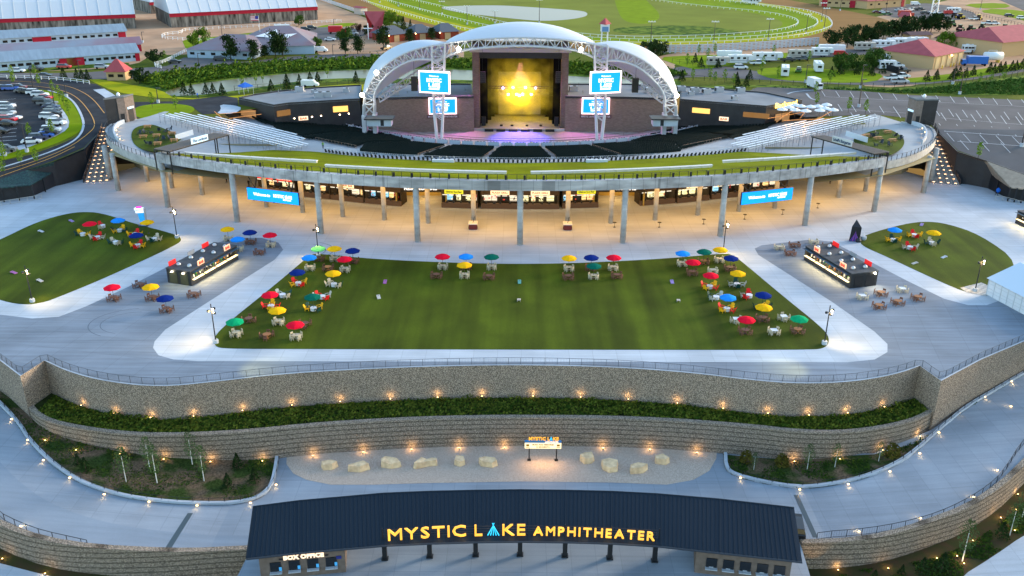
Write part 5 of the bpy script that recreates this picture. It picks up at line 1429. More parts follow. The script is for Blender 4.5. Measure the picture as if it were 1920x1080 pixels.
# ================================================================ CONCOURSE STANDS under the raised lawn
M_rub = mat('dark_stall', (0.05, .04, .03), .8); M_ctr = mat('brown_counter', (0.11, .07, .05), .7)
def lit(name, col, st): return glow(name, col, st)
COLS = [lit('fridge_a', (.95, .85, .45), 1.0), lit('fridge_b', (.3, .65, .9), .9), lit('fridge_c', (1.0, .62, .25), 1.0), mat('kit_dark', (.02, .02, .02), .5), lit('fridge_d', (.95, .8, .6), .8), lit('kit_red', (.7, .06, .04), .5)]
def stand(pa, pb_, seed, label, words=None, wc='orange', n=1, h=4.7, wpos=.5):
    A, B = at(*pa), at(*pb_); d = B - A; L = d.length; g = math.atan2(d.y, d.x); rnd = random.Random(seed)
    t = thing('food_stand', (A + B) / 2, label, 'food stand', rz=g)
    part('counter', MB().box((0, .35, .55), (L, .7, 1.1)), M_ctr, t)
    part('back_wall', MB().box((0, 3.6, h / 2), (L, .2, h)), M_rub, t)
    part('header', MB().box((0, .2, h - .75), (L, .5, 1.5)), mat('timber_header', (0.09, .06, .04), .8, noise_amt=.4, scale=3, stretch=(.1, 1, 6)), t)
    for s in (-1, 1): part('side_wall', MB().box((s * (L / 2 - .15), 2.1, h / 2), (.3, 3.2, h)), M_rub, t)
    mb = MB(); x = -L / 2 + .5
    while x < L / 2 - 1.2:
        w_ = rnd.choice((.9, 1.2, 1.6)); k = rnd.choice((0, 0, 1, 2, 3, 3, 4)); mb.cur = k
        hh = rnd.uniform(1.5, 2.0); mb.box((x + w_ / 2, 3.0, 1.0 + hh / 2), (w_, .6, hh))
        mb.cur = 3
        for q in range(4): mb.box((x + w_ / 2, 2.68, 1.15 + q * .5), (w_ * .96, .04, .07))
        mb.cur = rnd.choice((3, 5, 2))
        for q in range(3): mb.box((x + rnd.uniform(0, w_), 2.64, 1.2 + rnd.uniform(0, 1.4)), (.28, .04, .3))
        x += w_ + rnd.uniform(.1, 1.4)
    part('fridges', mb, COLS, t)
    mb = MB()
    for q in range(int(L / 1.8)): mb.box((-L / 2 + 1 + q * 1.8 + rnd.uniform(-.3, .3), .35, 1.3), (rnd.uniform(.25, .6), .35, .4))
    part('tills', mb, M_black, t)
    mb = MB()
    for q in range(int(L / 1.5)): mb.box((-L / 2 + .8 + q * 1.5, -.08, h - 1.65), (1.1, .05, .18))
    part('menu_boards', mb, mat('menu_board', (0.25, .22, .18), .6, emit=(1, .9, .7), estr=.2), t)
    for q in range(n):
        xx = (-L / 2 + L * wpos) if n == 1 else (-L / 4 + q * L / 2)
        if words:
            wd = words if isinstance(words, str) else words[q]
            fm, lm = {'orange': (glow('orange_sign', (1.0, .68, .38), 1.2), mat('dark_red_letters', (.35, .03, .01), .5)), 'red': (glow('red_sign', (.9, .03, .015), .9), M_signw), 'yellow': (glow('yellow_sign', (.85, .8, .03), .7), M_black)}[wc]
            part('sign_board', MB().box((xx, -.12, h - .85), (4.2, .12, 1.05)), fm, t)
            mb = MB(); put_text(mb, wd, .6, (xx, -.22, h - 1.1), width=3.6, depth=.04, bold=.015); part('lettering', mb, lm, t)
    L_ = lamp('AREA', (0, 1.6, h - .2), 45 * L / 12, (1.0, .75, .42), t, aim=(0, .15, -1), sizes=(L * .8, .8))
stand((483, 358), (553, 367), 1, 'far left red signed snack stand under the deck', ('SNACK BAR', 'BEER & SPIRITS'), 'red', 2)
stand((560, 368), (618, 374), 2, 'unsigned bar stand third from the left under the deck')
stand((620, 374), (681, 381), 3, 'left bar stand with orange sign under the deck', 'QUARRY BAR', 'orange')
stand((684, 381), (752, 387), 4, 'bar stand left of the restroom passage under the deck')
stand((828, 389), (896, 391), 5, 'stand with yellow sign just right of the left restroom passage', 'Killebrew Root Beer', 'yellow', wpos=.35)
stand((902, 391), (973, 392), 6, 'left PLAZA GRILL food stand behind the central column', 'PLAZA GRILL', 'orange')
stand((977, 392), (1048, 392), 7, 'right PLAZA GRILL food stand behind the central column', 'PLAZA GRILL', 'orange')
stand((1054, 391), (1122, 389), 8, 'stand with yellow sign just left of the right restroom passage', 'Killebrew Root Beer', 'yellow', wpos=.65)
stand((1200, 386), (1266, 381), 9, 'bar stand right of the restroom passage under the deck')
stand((1270, 381), (1330, 375), 10, 'right bar stand with orange sign under the deck', 'QUARRY BAR', 'orange')
stand((1334, 374), (1392, 368), 11, 'unsigned bar stand third from the right under the deck')
stand((1398, 367), (1478, 357), 12, 'far right red signed snack stand under the deck', ('BEER & SPIRITS', 'SNACK BAR'), 'red', 2)
# restroom portals
for x, s in ((790, 'left'), (1160, 'right')):
    p = at(x, 386); t = thing('restroom_portal', p, '%s restroom passage with white lettering between the stands' % s, 'portal')
    part('header_beam', MB().box((0, 0, 3.55), (11.5, .4, .5)), M_rub, t)
    mb = MB(); put_text(mb, 'RESTROOMS', 1.2, (0, -.3, 3.85), width=7.4, depth=.15, bold=.03); part('lettering', mb, glow('white_sign_letters', (1, .9, .8), 1.3), t)
    part('passage_walls', MB().box((-5.6, 4, 3), (.3, 8, 6)).box((5.6, 4, 3), (.3, 8, 6)).box((0, 8, 3), (11, .3, 6)), mat('yellow_wall', (.45, .30, .08), .8), t)
    lamp('POINT', p + Vector((0, 4, 4)), 160, (1, .6, .2), radius=.5)
# signs on small poles of the front row, advertising columns
# hung LED banners
for (l, r, side) in (((464, 364), (559, 372), 'left'), ((1391, 374), (1486, 362), 'right')):
    Y0 = 177.5
    A, B = aty(*l, Y0), aty(*r, Y0 - 0.0); 
    if side == 'left': A, B = aty(*l, Y0 + 5), aty(*r, Y0 + 1)
    else: A, B = aty(*l, Y0 + 1), aty(*r, Y0 + 5)
    d = B - A; g = math.atan2(d.y, d.x); L = math.hypot(d.x, d.y); c = (A + B) / 2
    t = thing('led_banner', (c.x, c.y, c.z - 1.3), 'bright blue hanging screen reading Welcome to Mystic Lake on the %s' % side, 'screen', rz=g)
    part('housing', MB().box((0, .25, 1.3), (L + .2, .35, 2.75)), mat('navy_frame', (.01, .02, .12), .4), t); part('display', MB().box((0, .03, 1.3), (L, .1, 2.6)), M_blue, t)
    mb = MB(); put_text(mb, 'Welcome to', .85, (-L * .21, -.05, 1.1), width=L * .33, depth=.02, bold=.03); put_text(mb, 'MYSTIC L  KE', .9, (L * .2, -.05, 1.15), width=L * .36, depth=.02, bold=.03); put_text(mb, 'AMPHITHEATER', .4, (L * .28, -.05, .65), width=L * .16, depth=.02, bold=.015)
    teepee(mb, (L * .283, 0, 1.15), .8, .55, -.06, .03); part('lettering', mb, M_ltr, t)
    for s in (-1, 1): part('hanger', MB().tube((s * L * .36, .4, 2.6), (s * L * .36 + .6, .6, 9.5 - c.z + 1.3), .14, 5).tube((s * L * .36, .4, 2.6), (s * L * .36 - 1.5, .6, 9.5 - c.z + 1.3), .12, 5), M_black, t)
# concourse light: rows of warm soffit panels that the concourse has
for i, (x, y, w_, e) in enumerate([(-68, 196, 16, 1100), (-48, 190, 18, 1300), (-28, 184, 18, 1300), (-8, 181, 18, 1300), (12, 181, 18, 1300), (32, 185, 18, 1300), (50, 190, 18, 1300), (68, 197, 16, 1100), (-86, 208, 12, 900), (86, 208, 12, 900)]):
    lamp('AREA', (x, y - (3 if abs(x) < 60 else 0), 8.6 if abs(x) < 60 else 7.6), e * .27, (1.0, .50, .10), aim=(0, -.05, -1), sizes=(w_, 10))
# bar tables, carts
hb = MB(); hb.lathe([(.28, 0), (.28, .04), (.04, .06), (.04, 1.02), (.42, 1.04), (.42, 1.09)], n=12)
for i, (x, y) in enumerate([(477, 375), (514, 380), (1152, 426), (1236, 426), (1319, 420), (1396, 411), (1467, 402), (1533, 390)]):
    p = at(x, y); solo('high_table', hb, M_dark, '%s small dark standing table from the left in the warm lit concourse' % ordinal(i), 'table', 'standing tables in the concourse', local=p)
for i, (x, y) in enumerate([(887, 429), (1064, 430)]):
    p = at(x, y); t = thing('vending_cart', p, 'small vending cart with pale top beside the %s of centre column' % ('left', 'right')[i], 'cart', 'vending carts')
    part('body', MB().box((0, 0, .6), (1.7, 1.6, 1.0)).box((0, -.82, .6), (1.3, .05, .7)), mat('maroon', (.12, .015, .02), .5), t); part('top', MB().box((0, .3, 1.25), (1.9, 2.2, .14)), M_white, t); part('sign_pole', MB().tube((0, .2, 1.3), (.3, .4, 2.6), .06, 5), M_black, t)
    part('wheel', MB().tube((-.95, 0, .3), (-.87, 0, .3), .3, 10), M_black, t); part('wheel', MB().tube((.87, 0, .3), (.95, 0, .3), .3, 10), M_black, t)
# ================================================================ ENTRANCE BUILDING
ZG = -10.1
M_seam = mat('dark_blue_standing_seam', (0.007, 0.016, 0.028), .55, spec=.22)
M_blockw = mat('brown_block_wall', (0.16, .125, .105), .85, noise_amt=.18, scale=1.4)
RB = [(475, 950), (560, 939), (719, 925), (804, 921.5), (889, 919.5), (975, 918.5), (1061, 919.5), (1147, 921.5), (1232, 926), (1350, 936), (1489, 952)]
RF = [(462, 1046), (560, 1035), (722, 1021), (806, 1017), (890, 1014.5), (975, 1013.5), (1060, 1014.5), (1146, 1017), (1231, 1022), (1350, 1035), (1504, 1052)]
zb_, zf_ = ZG + 6.2, ZG + 4.4
B3 = [at(x, y, zb_) for x, y in RB]; F3 = [at(x, y, zf_) for x, y in RF]
ent = thing('entrance_pavilion', (0, 88, ZG), 'wide entrance pavilion with curved dark blue standing seam roof', 'entrance pavilion')
mb = MB(); mb.strip(B3, F3); dn = Vector((0, 0, -.35))
mb.strip(F3, [p + dn for p in F3]); mb.strip([p + dn for p in B3], B3); mb.strip([p + dn for p in F3], [p + dn for p in B3])
mb.quad(B3[0], F3[0], F3[0] + dn, B3[0] + dn); mb.quad(B3[-1], F3[-1], F3[-1] + dn, B3[-1] + dn)
roof = part('roof', mb, M_seam, ent, True)
mb = MB()
for a, b, c, d in zip(B3, B3[1:], F3, F3[1:]):
    n = max(2, round((b - a).length / .5))
    for i in range(n):
        s = i / n; p, q = a.lerp(b, s), c.lerp(d, s); r_ = .045 if i else .08
        mb.tube(p + Vector((0, 0, .03)), q + Vector((0, 0, .03)), r_, 4)
part('seams', mb, M_seam, roof, True)
mb = MB(); mb.path([p + Vector((0, -.08, -.12)) for p in F3], .13, 6); part('gutter', mb, mat('gutter_metal', (.03, .035, .045), .35), ent, True)
part('ridge_cap', MB().path([p + Vector((0, .0, 0.02)) for p in B3], .08, 5), M_seam, ent, True)
for i, (x, y) in enumerate([(722, 1048), (806, 1044), (892, 1041.5), (975, 1040.5), (1059, 1043), (1143, 1047), (1227, 1052)]):
    p = at(x, y, ZG); part('column', MB().box((p.x, p.y, ZG + 2.1), (.55, .45, 4.2)).box((p.x, p.y, ZG + .1), (.8, .7, .2)), M_black, ent, True)
def front_box(i0, i1, s0, s1, words, nm, wins, ex):
    a = F3[i0].lerp(F3[i0 + 1], s0); b = F3[i1].lerp(F3[i1 + 1], s1)
    d = (b - a); L = math.hypot(d.x, d.y); g = math.atan2(d.y, d.x)
    back = 1.0
    c = (a + b) / 2; n = Vector((-math.sin(g), math.cos(g), 0)); c = c + n * back
    root = thing('box', (c.x, c.y, ZG), 'x', 'x', rz=g); 
    return root, L, g
M_win = mat('dark_glass', (0.01, .012, .015), .08, spec=.7)
def office(pa, pb_, depth, side, words, nwin):
    a, b = Vector(pa), Vector(pb_); d = b - a; L = d.length; g = math.atan2(d.y, d.x)
    t = thing('ticket_building', ((a.x + b.x) / 2, (a.y + b.y) / 2, ZG), 'brown block %s building under the %s end of the blue roof' % ('box office' if side == 'left' else 'service', side), 'building', rz=g)
    H = 4.15
    mb = MB(); mb.box((0, depth / 2, H / 2 - .2), (L, depth, H + .2 - .3)); part('wall', mb, M_blockw, t)
    for i in range(nwin):
        x = -L / 2 + L * (i + .8) / (nwin + .6) + (0.1 if side == 'left' else .3)
        wdw = part('ticket_window', MB().box((x, -.04, 1.75), (1.25, .12, 1.3)), M_win, t)
        part('counter', MB().box((x, -.28, 1.06), (1.4, .5, .1)), M_conc, wdw)
        if side == 'left': part('notice', MB().box((x + .52, -.12, 1.45), (.3, .03, .5)), mat('blue_notice', (.05, .3, .6), .5, emit=(.05, .3, .6), estr=.1), wdw)
        else: part('counter_rail', MB().box((x, -.12, 1.2), (.5, .1, .08)), M_conc, wdw)
    if words:
        mb = MB(); put_text(mb, words, .8, (.2, -.14, 2.72), width=4.6, depth=.12, bold=.035); lt = part('lettering', mb, glow('box_letters', (1.0, .72, .5), 1.1), t)
        part('sign_bar', MB().box((.2, -.06, 2.78), (5.6, .1, .14)), M_black, t)
        part('notice_board', MB().box((L / 2 - .7, -.06, 2.3), (.62, .06, .42)), mat('navy_notice', (.02, .03, .2), .4), t)
    return t
a0, b0 = at(478, 1046, zf_), at(640, 1031, zf_)
office((a0.x - .1, a0.y + 1.4), (b0.x, b0.y + 1.4), 5.4, 'left', 'BOX OFFICE', 4)
a0, b0 = at(1312, 1032, zf_), at(1496, 1052, zf_)
office((a0.x, a0.y + 1.4), (b0.x - .1, b0.y + 1.4), 5.4, 'right', None, 5)
# lit sign letters on the roof edge
def sg(nm): return None
sgn_t = thing('entrance_sign', (0, 85, ZG + 4.8), 'glowing orange MYSTIC LAKE AMPHITHEATER letters along the roof edge', 'sign')
M_orl = glow('orange_letters', (1.0, .46, .05), 1.0); M_orl2 = glow('orange_letters_core', (1.0, .42, .04), 1.0)
def roofpt(px, py, z): return at(px, py, z)
zl = zf_ + .25
fr_rail = MB(); line = [at(x, y, zl) for x, y in [(717, 1012), (806, 1008), (890, 1005), (975, 1004), (1060, 1005), (1146, 1008), (1236, 1013)]]
for hh in (.15, .5, .85, 1.2): fr_rail.path([p + Vector((0, .25, hh)) for p in line], .03, 4)
for p in line: fr_rail.box((p.x, p.y + .25, p.z + .7), (.1, .1, 1.5))
part('frame', fr_rail, M_black, sgn_t, True)
def letters(s, x0, x1, ybase, h, bold, m):
    """each letter is set on the arc of the eave at its own place"""
    adv = []; tot = 0
    vvs = []
    for ch in s:
        vv, ff = textmb(ch, h / .70, .22, 0, 1, 'LEFT'); xs = [v[0] for v in vv]; w_ = max(xs) - min(xs); vvs.append((vv, ff, min(xs), w_)); tot += w_
    P0, P1 = at(x0, ybase(x0), zl), at(x1, ybase(x1), zl); span = P1.x - P0.x; gap = (span - tot) / max(1, len(s) - 1)
    if gap < .05: 
        k = (span - .1 * (len(s) - 1)) / tot; gap = .1
    else: k = 1
    if gap > h * .28 and k == 1: k = (span - h * .2 * (len(s) - 1)) / tot; gap = h * .2
    x = P0.x
    if len(s) > 6: gap += tot * k * .07 / (len(s) - 1); k *= .93
    for vv, ff, mn, w_ in vvs:
        cxm = x + w_ * k / 2; pxm = x0 + (cxm - P0.x) / span * (x1 - x0)
        q = at(pxm, ybase(pxm), zl); e = .5; qa = at(pxm - 20, ybase(pxm - 20), zl); qb = at(pxm + 20, ybase(pxm + 20), zl); g = math.atan2(qb.y - qa.y, qb.x - qa.x)
        c_, s_ = math.cos(g), math.sin(g); mb = MB()
        mb.add([(q.x + ((vx - mn) * k - w_ * k / 2) * c_ - vy * s_, q.y + ((vx - mn) * k - w_ * k / 2) * s_ + vy * c_, q.z + .1 + vz) for vx, vy, vz in vv], ff)
        if bold: mb.add([(a + .05, b - .03, c_2 + .03) for a, b, c_2 in mb.v], [list(f) for f in mb.f])
        part('letter', mb, m, sgn_t, True); x += w_ * k + gap
def ybl(x): return 1004.5 + 10.5 * ((x - 975) / 250.0) ** 2
letters('MYSTIC', 728, 874, ybl, 1.55, 0.0, M_orl)
letters('L', 890, 908, ybl, 1.55, 0.0, M_orl)
letters('KE', 942, 985, ybl, 1.55, 0.0, M_orl)
letters('AMPHITHEATER', 1000, 1226, ybl, 1.2, 0.004, M_orl)
q = at(925, ybl(925), zl); mb = MB(); teepee(mb, (q.x, q.y, q.z + .1), 1.75, 1.3, 0, .06); part('emblem', mb, glow('cyan_emblem', (.02, .55, .95), 1.0), sgn_t, True)
for x in range(735, 1230, 45):
    q = at(x, ybl(x), zl); lamp('POINT', (q.x, q.y - .5, q.z + .5), 5, WARM, radius=.4)
# black SUV behind the pavilion handled with the vehicles

# ---- marquee sign on the gravel
p = at(1017.5, 863, ZG); mq = thing('marquee_sign', p, 'glowing roadside marquee on two black posts standing on the gravel', 'sign')
xa, xb = at(992, 863, ZG).x - p.x, at(1043, 863, ZG).x - p.x
for x in (xa, xb): part('post', MB().box((x, 0, 1.6), (.16, .16, 3.2)).box((x, 0, .05), (.5, .5, .1)), M_black, mq)
W_ = 5.15
part('light_box', MB().box((0, 0, 2.55), (W_, .4, .95)), glow('marquee_face', (1.0, .78, .42), 1.15), mq)
part('blue_band', MB().box((0, -.01, 3.12), (W_, .42, .17)), mat('blue_band', (.03, .2, .45), .5), mq)
mb = MB(); put_text(mb, 'MUSIC AND MEMORIES', .3, (0, -.23, 2.62), width=3.0, depth=.03, bold=.008); put_text(mb, 'IN MINNESOTA', .3, (0, -.23, 2.25), width=1.9, depth=.03, bold=.008); part('message', mb, mat('sign_brown', (.12, .04, .01), .6), mq)
mb = MB(); put_text(mb, 'MYSTIC L', .72, (-.55, -.05, 3.35), width=2.95, depth=.12, bold=.015); put_text(mb, 'KE', .72, (1.77, -.05, 3.35), width=.8, depth=.12, bold=.015); part('lettering', mb, M_orl2, mq)
mb = MB(); put_text(mb, 'AMPHITHEATER', .3, (1.2, -.25, 3.08), width=1.9, depth=.08, bold=.01); part('small_lettering', mb, glow('pale_orange', (1, .7, .5), 1.2), mq)
mb = MB(); teepee(mb, (1.12, 0, 3.35), .62, .42, -.05, .03); part('emblem', mb, glow('cyan_emblem', (.02, .55, .95), 1.0), mq)
for x in (-2.15, 2.15):
    mb = MB(); mb.box((x, -.21, 2.62), (.42, .03, .32)).box((x, -.21, 2.28), (.5, .03, .08)); part('badge', mb, mat('sign_gold', (.5, .22, .02), .6), mq)
lamp('AREA', p + Vector((0, -.5, 2.4)), 40, (1, .6, .25), aim=(0, -1, -.8), sizes=(4.5, .8))

# ---- boulders
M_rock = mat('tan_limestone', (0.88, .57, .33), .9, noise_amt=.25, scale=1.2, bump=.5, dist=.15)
BO = [(618, 877, 2.2, 1.3, 10), (672, 881, 2.6, 1.3, 5), (730, 873, 2.6, 1.4, -15), (798, 873, 3.4, 1.3, 8), (862, 869, 1.3, 1.9, -20), (914, 871, 2.3, 1.5, -10), (1102, 863, 1.7, 2.0, -8), (1143, 877, 2.1, 2.2, -30), (1195, 882, 2.4, 1.6, 15), (1241, 867, 1.6, 1.5, 0)]
bl_ = ['squat tan boulder leftmost on the gravel', 'long low tan boulder second from the left on the gravel', 'tan boulder third from the left on the gravel', 'widest tan boulder with pointed left end on the gravel', 'narrow upright looking boulder fifth from the left', 'tan slab boulder just left of the marquee sign', 'tall blocky boulder first right of the marquee sign', 'large diamond shaped boulder second right of the marquee', 'broad flat boulder third right of the marquee', 'small pale boulder rightmost on the gravel']
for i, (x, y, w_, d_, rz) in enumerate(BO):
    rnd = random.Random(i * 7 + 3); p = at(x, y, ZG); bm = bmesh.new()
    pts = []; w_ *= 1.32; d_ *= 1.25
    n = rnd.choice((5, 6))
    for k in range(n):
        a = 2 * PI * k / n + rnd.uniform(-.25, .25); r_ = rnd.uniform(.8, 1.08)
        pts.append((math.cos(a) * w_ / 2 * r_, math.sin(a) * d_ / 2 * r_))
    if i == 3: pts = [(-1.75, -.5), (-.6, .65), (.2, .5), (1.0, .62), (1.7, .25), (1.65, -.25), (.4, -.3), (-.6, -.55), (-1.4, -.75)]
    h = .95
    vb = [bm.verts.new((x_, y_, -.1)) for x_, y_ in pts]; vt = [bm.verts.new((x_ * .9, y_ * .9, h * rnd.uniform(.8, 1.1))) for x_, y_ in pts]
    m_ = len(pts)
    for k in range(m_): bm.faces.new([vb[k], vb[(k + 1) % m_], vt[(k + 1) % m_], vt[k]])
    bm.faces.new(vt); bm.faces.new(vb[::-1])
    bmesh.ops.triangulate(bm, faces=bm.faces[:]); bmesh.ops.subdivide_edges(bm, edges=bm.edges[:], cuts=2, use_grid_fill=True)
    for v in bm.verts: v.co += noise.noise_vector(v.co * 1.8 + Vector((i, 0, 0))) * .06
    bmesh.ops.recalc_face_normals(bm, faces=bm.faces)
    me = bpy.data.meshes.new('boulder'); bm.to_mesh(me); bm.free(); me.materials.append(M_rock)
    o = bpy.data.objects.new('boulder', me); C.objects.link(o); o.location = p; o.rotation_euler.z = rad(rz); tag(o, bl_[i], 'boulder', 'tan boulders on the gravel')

# ================================================================ BARS, TENT, PYLONS, LAMP POSTS
M_cont = mat('charcoal_container', (0.03, .031, .034), .55); M_contr = mat('container_roof', (0.065, .068, .075), .75, noise_amt=.25, scale=.8)
def bar(pa, pb_, pc, side, label, nwin=4):
    """pa: front left ground corner, pb: front right (serving side runs pa->pb), pc: ground corner giving the depth"""
    A, B, D = at(*pa), at(*pb_), at(*pc); d = B - A; L = d.length; g = math.atan2(d.y, d.x); n = Vector((-math.sin(g), math.cos(g), 0))
    dep = abs((D - A).dot(n)); H = 2.75
    t = thing('bar_kiosk', (A + B) / 2, label, 'bar kiosk', rz=g)
    mb = MB()
    mb.box((0, dep - .05, H / 2), (L, .1, H)); 
    for s in (-1, 1): mb.box((s * (L / 2 - .05), dep / 2, H / 2), (.1, dep - .22, H))
    mb.box((0, .05, .5), (L, .1, 1.0)); mb.box((0, .05, H - .2), (L, .1, .4))
    for k in range(nwin + 1):
        x = -L / 2 + .2 + (L - .4) * k / nwin; mb.box((x, .05, 1.7), (.35, .1, 1.4))
    part('shell', mb, M_cont, t)
    mb = MB()
    for s in (-1, 1):
        for k in range(int(dep / .28)): mb.box((s * (L / 2 + .02), .15 + k * .28, H / 2), (.06, .12, H - .3))
    part('corrugation', mb, M_cont, t)
    part('roof', MB().box((0, dep / 2, H + .06), (L + .15, dep + .15, .12)), M_contr, t)
    part('interior', MB().box((0, dep - .4, 1.5), (L - .4, .3, 2.4)), mat('bar_interior', (.25, .2, .1), .6), t)
    rnd = random.Random(int(pa[0])); mb = MB()
    for k in range(int(L / .5)):
        mb.cur = rnd.choice((0, 1, 2, 3)); mb.box((-L / 2 + .6 + k * .5, .6 + rnd.uniform(0, .6), 1.25), (.22, .22, rnd.uniform(.2, .6)))
    part('bottles', mb, [M_black, M_white, mat('bottle_green', (.05, .2, .06), .3), mat('bottle_amber', (.4, .15, .03), .3)], t)
    for k in range(nwin):
        x0_ = -L / 2 + .4 + (L - .4) * k / nwin; w_ = (L - .4) / nwin - .4
        part('counter', MB().box((x0_ + w_ / 2, -.12, 1.06), (w_, .5, .07)), glow('lit_counter', (1.0, .78, .42), 1.6), t)
        aw = MB(); aw.add([(x0_, -.02, 2.45), (x0_ + w_, -.02, 2.45), (x0_ + w_, -1.0, 2.6), (x0_, -1.0, 2.6), (x0_, -.02, 2.5), (x0_ + w_, -.02, 2.5), (x0_ + w_, -1.0, 2.65), (x0_, -1.0, 2.65)], [(0, 1, 2, 3), (4, 5, 6, 7), (3, 2, 6, 7), (0, 3, 7, 4), (1, 2, 6, 5)])
        part('hatch', aw, mat('blue_black_hatch', (.015, .06, .10), .4), t)
    lamp('AREA', (0, .9, 2.5), 40, (1, .78, .42), t, aim=(0, -.2, -1), sizes=(L * .9, .5))
    lamp('AREA', (0, -.35, 2.3), 150, (1, .72, .34), t, aim=(0, -.5, -1), sizes=(L * .9, .3))
    for k in range(4):
        for r_ in (.27, .73):
            part('roof_vent', MB().lathe([(.32, 0), (.42, .2), (.36, .38), (.15, .55), (.001, .6)], (-L / 2 + L * (k + .5) / 4, dep * r_, H + .12), 10), mat('galvanised', (.5, .52, .55), .35, .5), t)
    for xx, yy in ((-L * .26, .12), (L * .3, .12)):
        sb = part('sign_board', MB().box((xx, yy, H + .62), (1.75, .14, .9)), glow('bar_sign_face', (1.0, .5, .3), 1.1), t)
        mb = MB(); put_text(mb, 'BAR', .75, (xx, yy - .1, H + .36), width=1.35, depth=.04, bold=.03); part('lettering', mb, mat('bar_red', (.6, .02, .01), .5, emit=(.9, .03, .01), estr=.2), sb)
    for xx in (-L * .38, L * .3): part('rear_sign', MB().box((xx, dep - .1, H + .5), (1.9, .14, .9)), mat('bar_sign_red', (.6, .015, .015), .5, emit=(.8, .02, .02), estr=.12), t)
    part('rear_board', MB().box((0, dep - .1, H + .5), (1.9, .1, .8)), mat('grey_board', (.3, .31, .34), .6), t)
    return t, L, dep, H
t, L, dep, H = bar((360, 536.5), (447, 486), (315, 530), 'left', 'black container bar with red signs on the left plaza')
for k in (-1, 1):
    p_ = Vector((-L / 2 - .25, dep / 2 + k * 1.2, H - .4)); part('wall_lamp', MB().box(p_, (.2, .3, .15)), M_bulbw, t); lamp('SPOT', p_ - Vector((.2, 0, 0)), 45, (1, .8, .3), t, aim=(-.5, 0, -1), size=120, blend=1)
    part('end_door', MB().box((-L / 2 - .06, dep / 2 + k * 1.15, 1.2), (.06, 1.7, 2.2)), mat('olive_door', (.06, .06, .035), .6), t)
t, L, dep, H = bar((1507, 487), (1593, 541), (1528, 467), 'right', 'black container bar with red signs on the right plaza')
p_ = Vector((L / 2 + .25, dep - .8, H - .2)); part('wall_lamp', MB().lathe([(.001, -.2), (.2, 0), (.001, .2)], p_, 8), glow('flare_lamp', (1, .85, .55), 60), t); lamp('SPOT', p_ + Vector((.2, 0, 0)), 160, (1, .8, .5), t, aim=(.6, 0, -1), size=130, blend=1)
for k in (-1, 1): part('end_door', MB().box((L / 2 + .06, dep / 2 + k * 1.15, 1.2), (.06, 1.7, 2.2)), M_black, t)
bar((1903, 418), (1995, 462), (1912, 408), 'far', 'black container bar cut off by the right edge of the frame', 4)
# white tent at the right
p = [at(x, y, 0) for x, y in [(1849, 552), (1960, 612), (2040, 520), (1905, 492)]]
t = thing('marquee_tent', p[0], 'white marquee tent with panelled walls at the right edge', 'tent')
A, B = p[0], p[1]; d = (B - A); L = 22.0; u = d.normalized(); n = Vector((-u.y, u.x, 0)); Wd = 12.0; H = 3.0
mb = MB(); P4 = [A, A + u * L, A + u * L + n * Wd, A + n * Wd]
mb.prism([(q.x, q.y) for q in P4], .02, H, cap=False); part('wall', mb, mat('tent_wall', (.62, .64, .68), .6), t, True)
r0, r1 = A + n * Wd / 2 - u * .0, A + u * L + n * Wd / 2; zz = Vector((0, 0, H)); zr_ = Vector((0, 0, H + 2.4)); ov = .35
e0, e1, e2, e3 = A - n * ov - u * ov + zz, A + u * L - n * ov + zz, A + u * L + n * (Wd + ov) + zz, A + n * (Wd + ov) - u * ov + zz
mb = MB(); mb.quad(e0, e1, r1 + zr_, r0 + zr_ - u * ov); mb.quad(e2, e3, r0 + zr_ - u * ov, r1 + zr_); mb.quad(e3, e0, r0 + zr_ - u * ov); part('roof', mb, mat('tent_roof', (.55, .62, .70), .6), t, True)
mb = MB()
for k in range(15):
    q = A + u * (k * 1.55) - n * .04; mb.box((q.x, q.y, H / 2), (.1, .1, H), math.atan2(u.y, u.x))
    if k < 14:
        c = A + u * (k * 1.55 + .775) - n * .03
        for zc, hh in ((.75, 1.1), (2.15, 1.1)): mb.box((c.x, c.y, zc), (1.2, .06, .05), math.atan2(u.y, u.x)); mb.box((c.x, c.y, zc + hh / 2), (1.2, .06, .05), math.atan2(u.y, u.x))
part('wall_frames', mb, mat('pale_frame', (.5, .52, .56), .6), t, True)
# digital pylon left and banner prism right
p = at(270, 423, 0); t = thing('twisted_pylon', p, 'twisted tall kiosk of pink blue and white panels on the left lawn edge', 'pylon')
M_pb, M_pw, M_pp = glow('pylon_blue', (.02, .3, .7), .8), glow('pylon_white', (.8, .9, 1), .9), glow('pylon_pink', (.8, .05, .5), .9)
part('base', MB().box((0, 0, .1), (2.4, 1.6, .2)), mat('navy_base', (.02, .05, .12), .5), t)
part('blue_panel', MB().add([(-.5, -.4, .2), (.7, -.4, .2), (.7, .4, .2), (-.5, .4, .2), (-1.0, -.5, 3.4), (.4, -.5, 3.4), (.4, .5, 3.4), (-1.0, .5, 3.4)], [(0, 1, 5, 4), (1, 2, 6, 5), (2, 3, 7, 6), (3, 0, 4, 7), (4, 5, 6, 7)]), M_pb, t)
mb = MB(); mb.box((-.5, 0, 3.7), (2.0, 1.1, .5), rad(12)); mb.box((-.6, 0, 4.35), (2.2, 1.1, .55), rad(-8)); part('white_panel', mb, M_pw, t)
part('dark_band', MB().box((-.5, 0, 4.02), (1.7, .95, .12), rad(5)), mat('navy_base', (.02, .05, .12), .5), t)
part('pink_top', MB().box((-.6, 0, 4.8), (1.3, .8, .3), rad(10)), M_pp, t)
part('side_panel', MB().box((.75, .1, 2.4), (.3, .7, 4.3), rad(0)), mat('pylon_grey', (.4, .42, .45), .4), t); t.scale = (.8, .8, .85)
p = at(1600, 451, 0); t = thing('banner_prism', p, 'tall black triangular banner column with purple and blue rays', 'banner column')
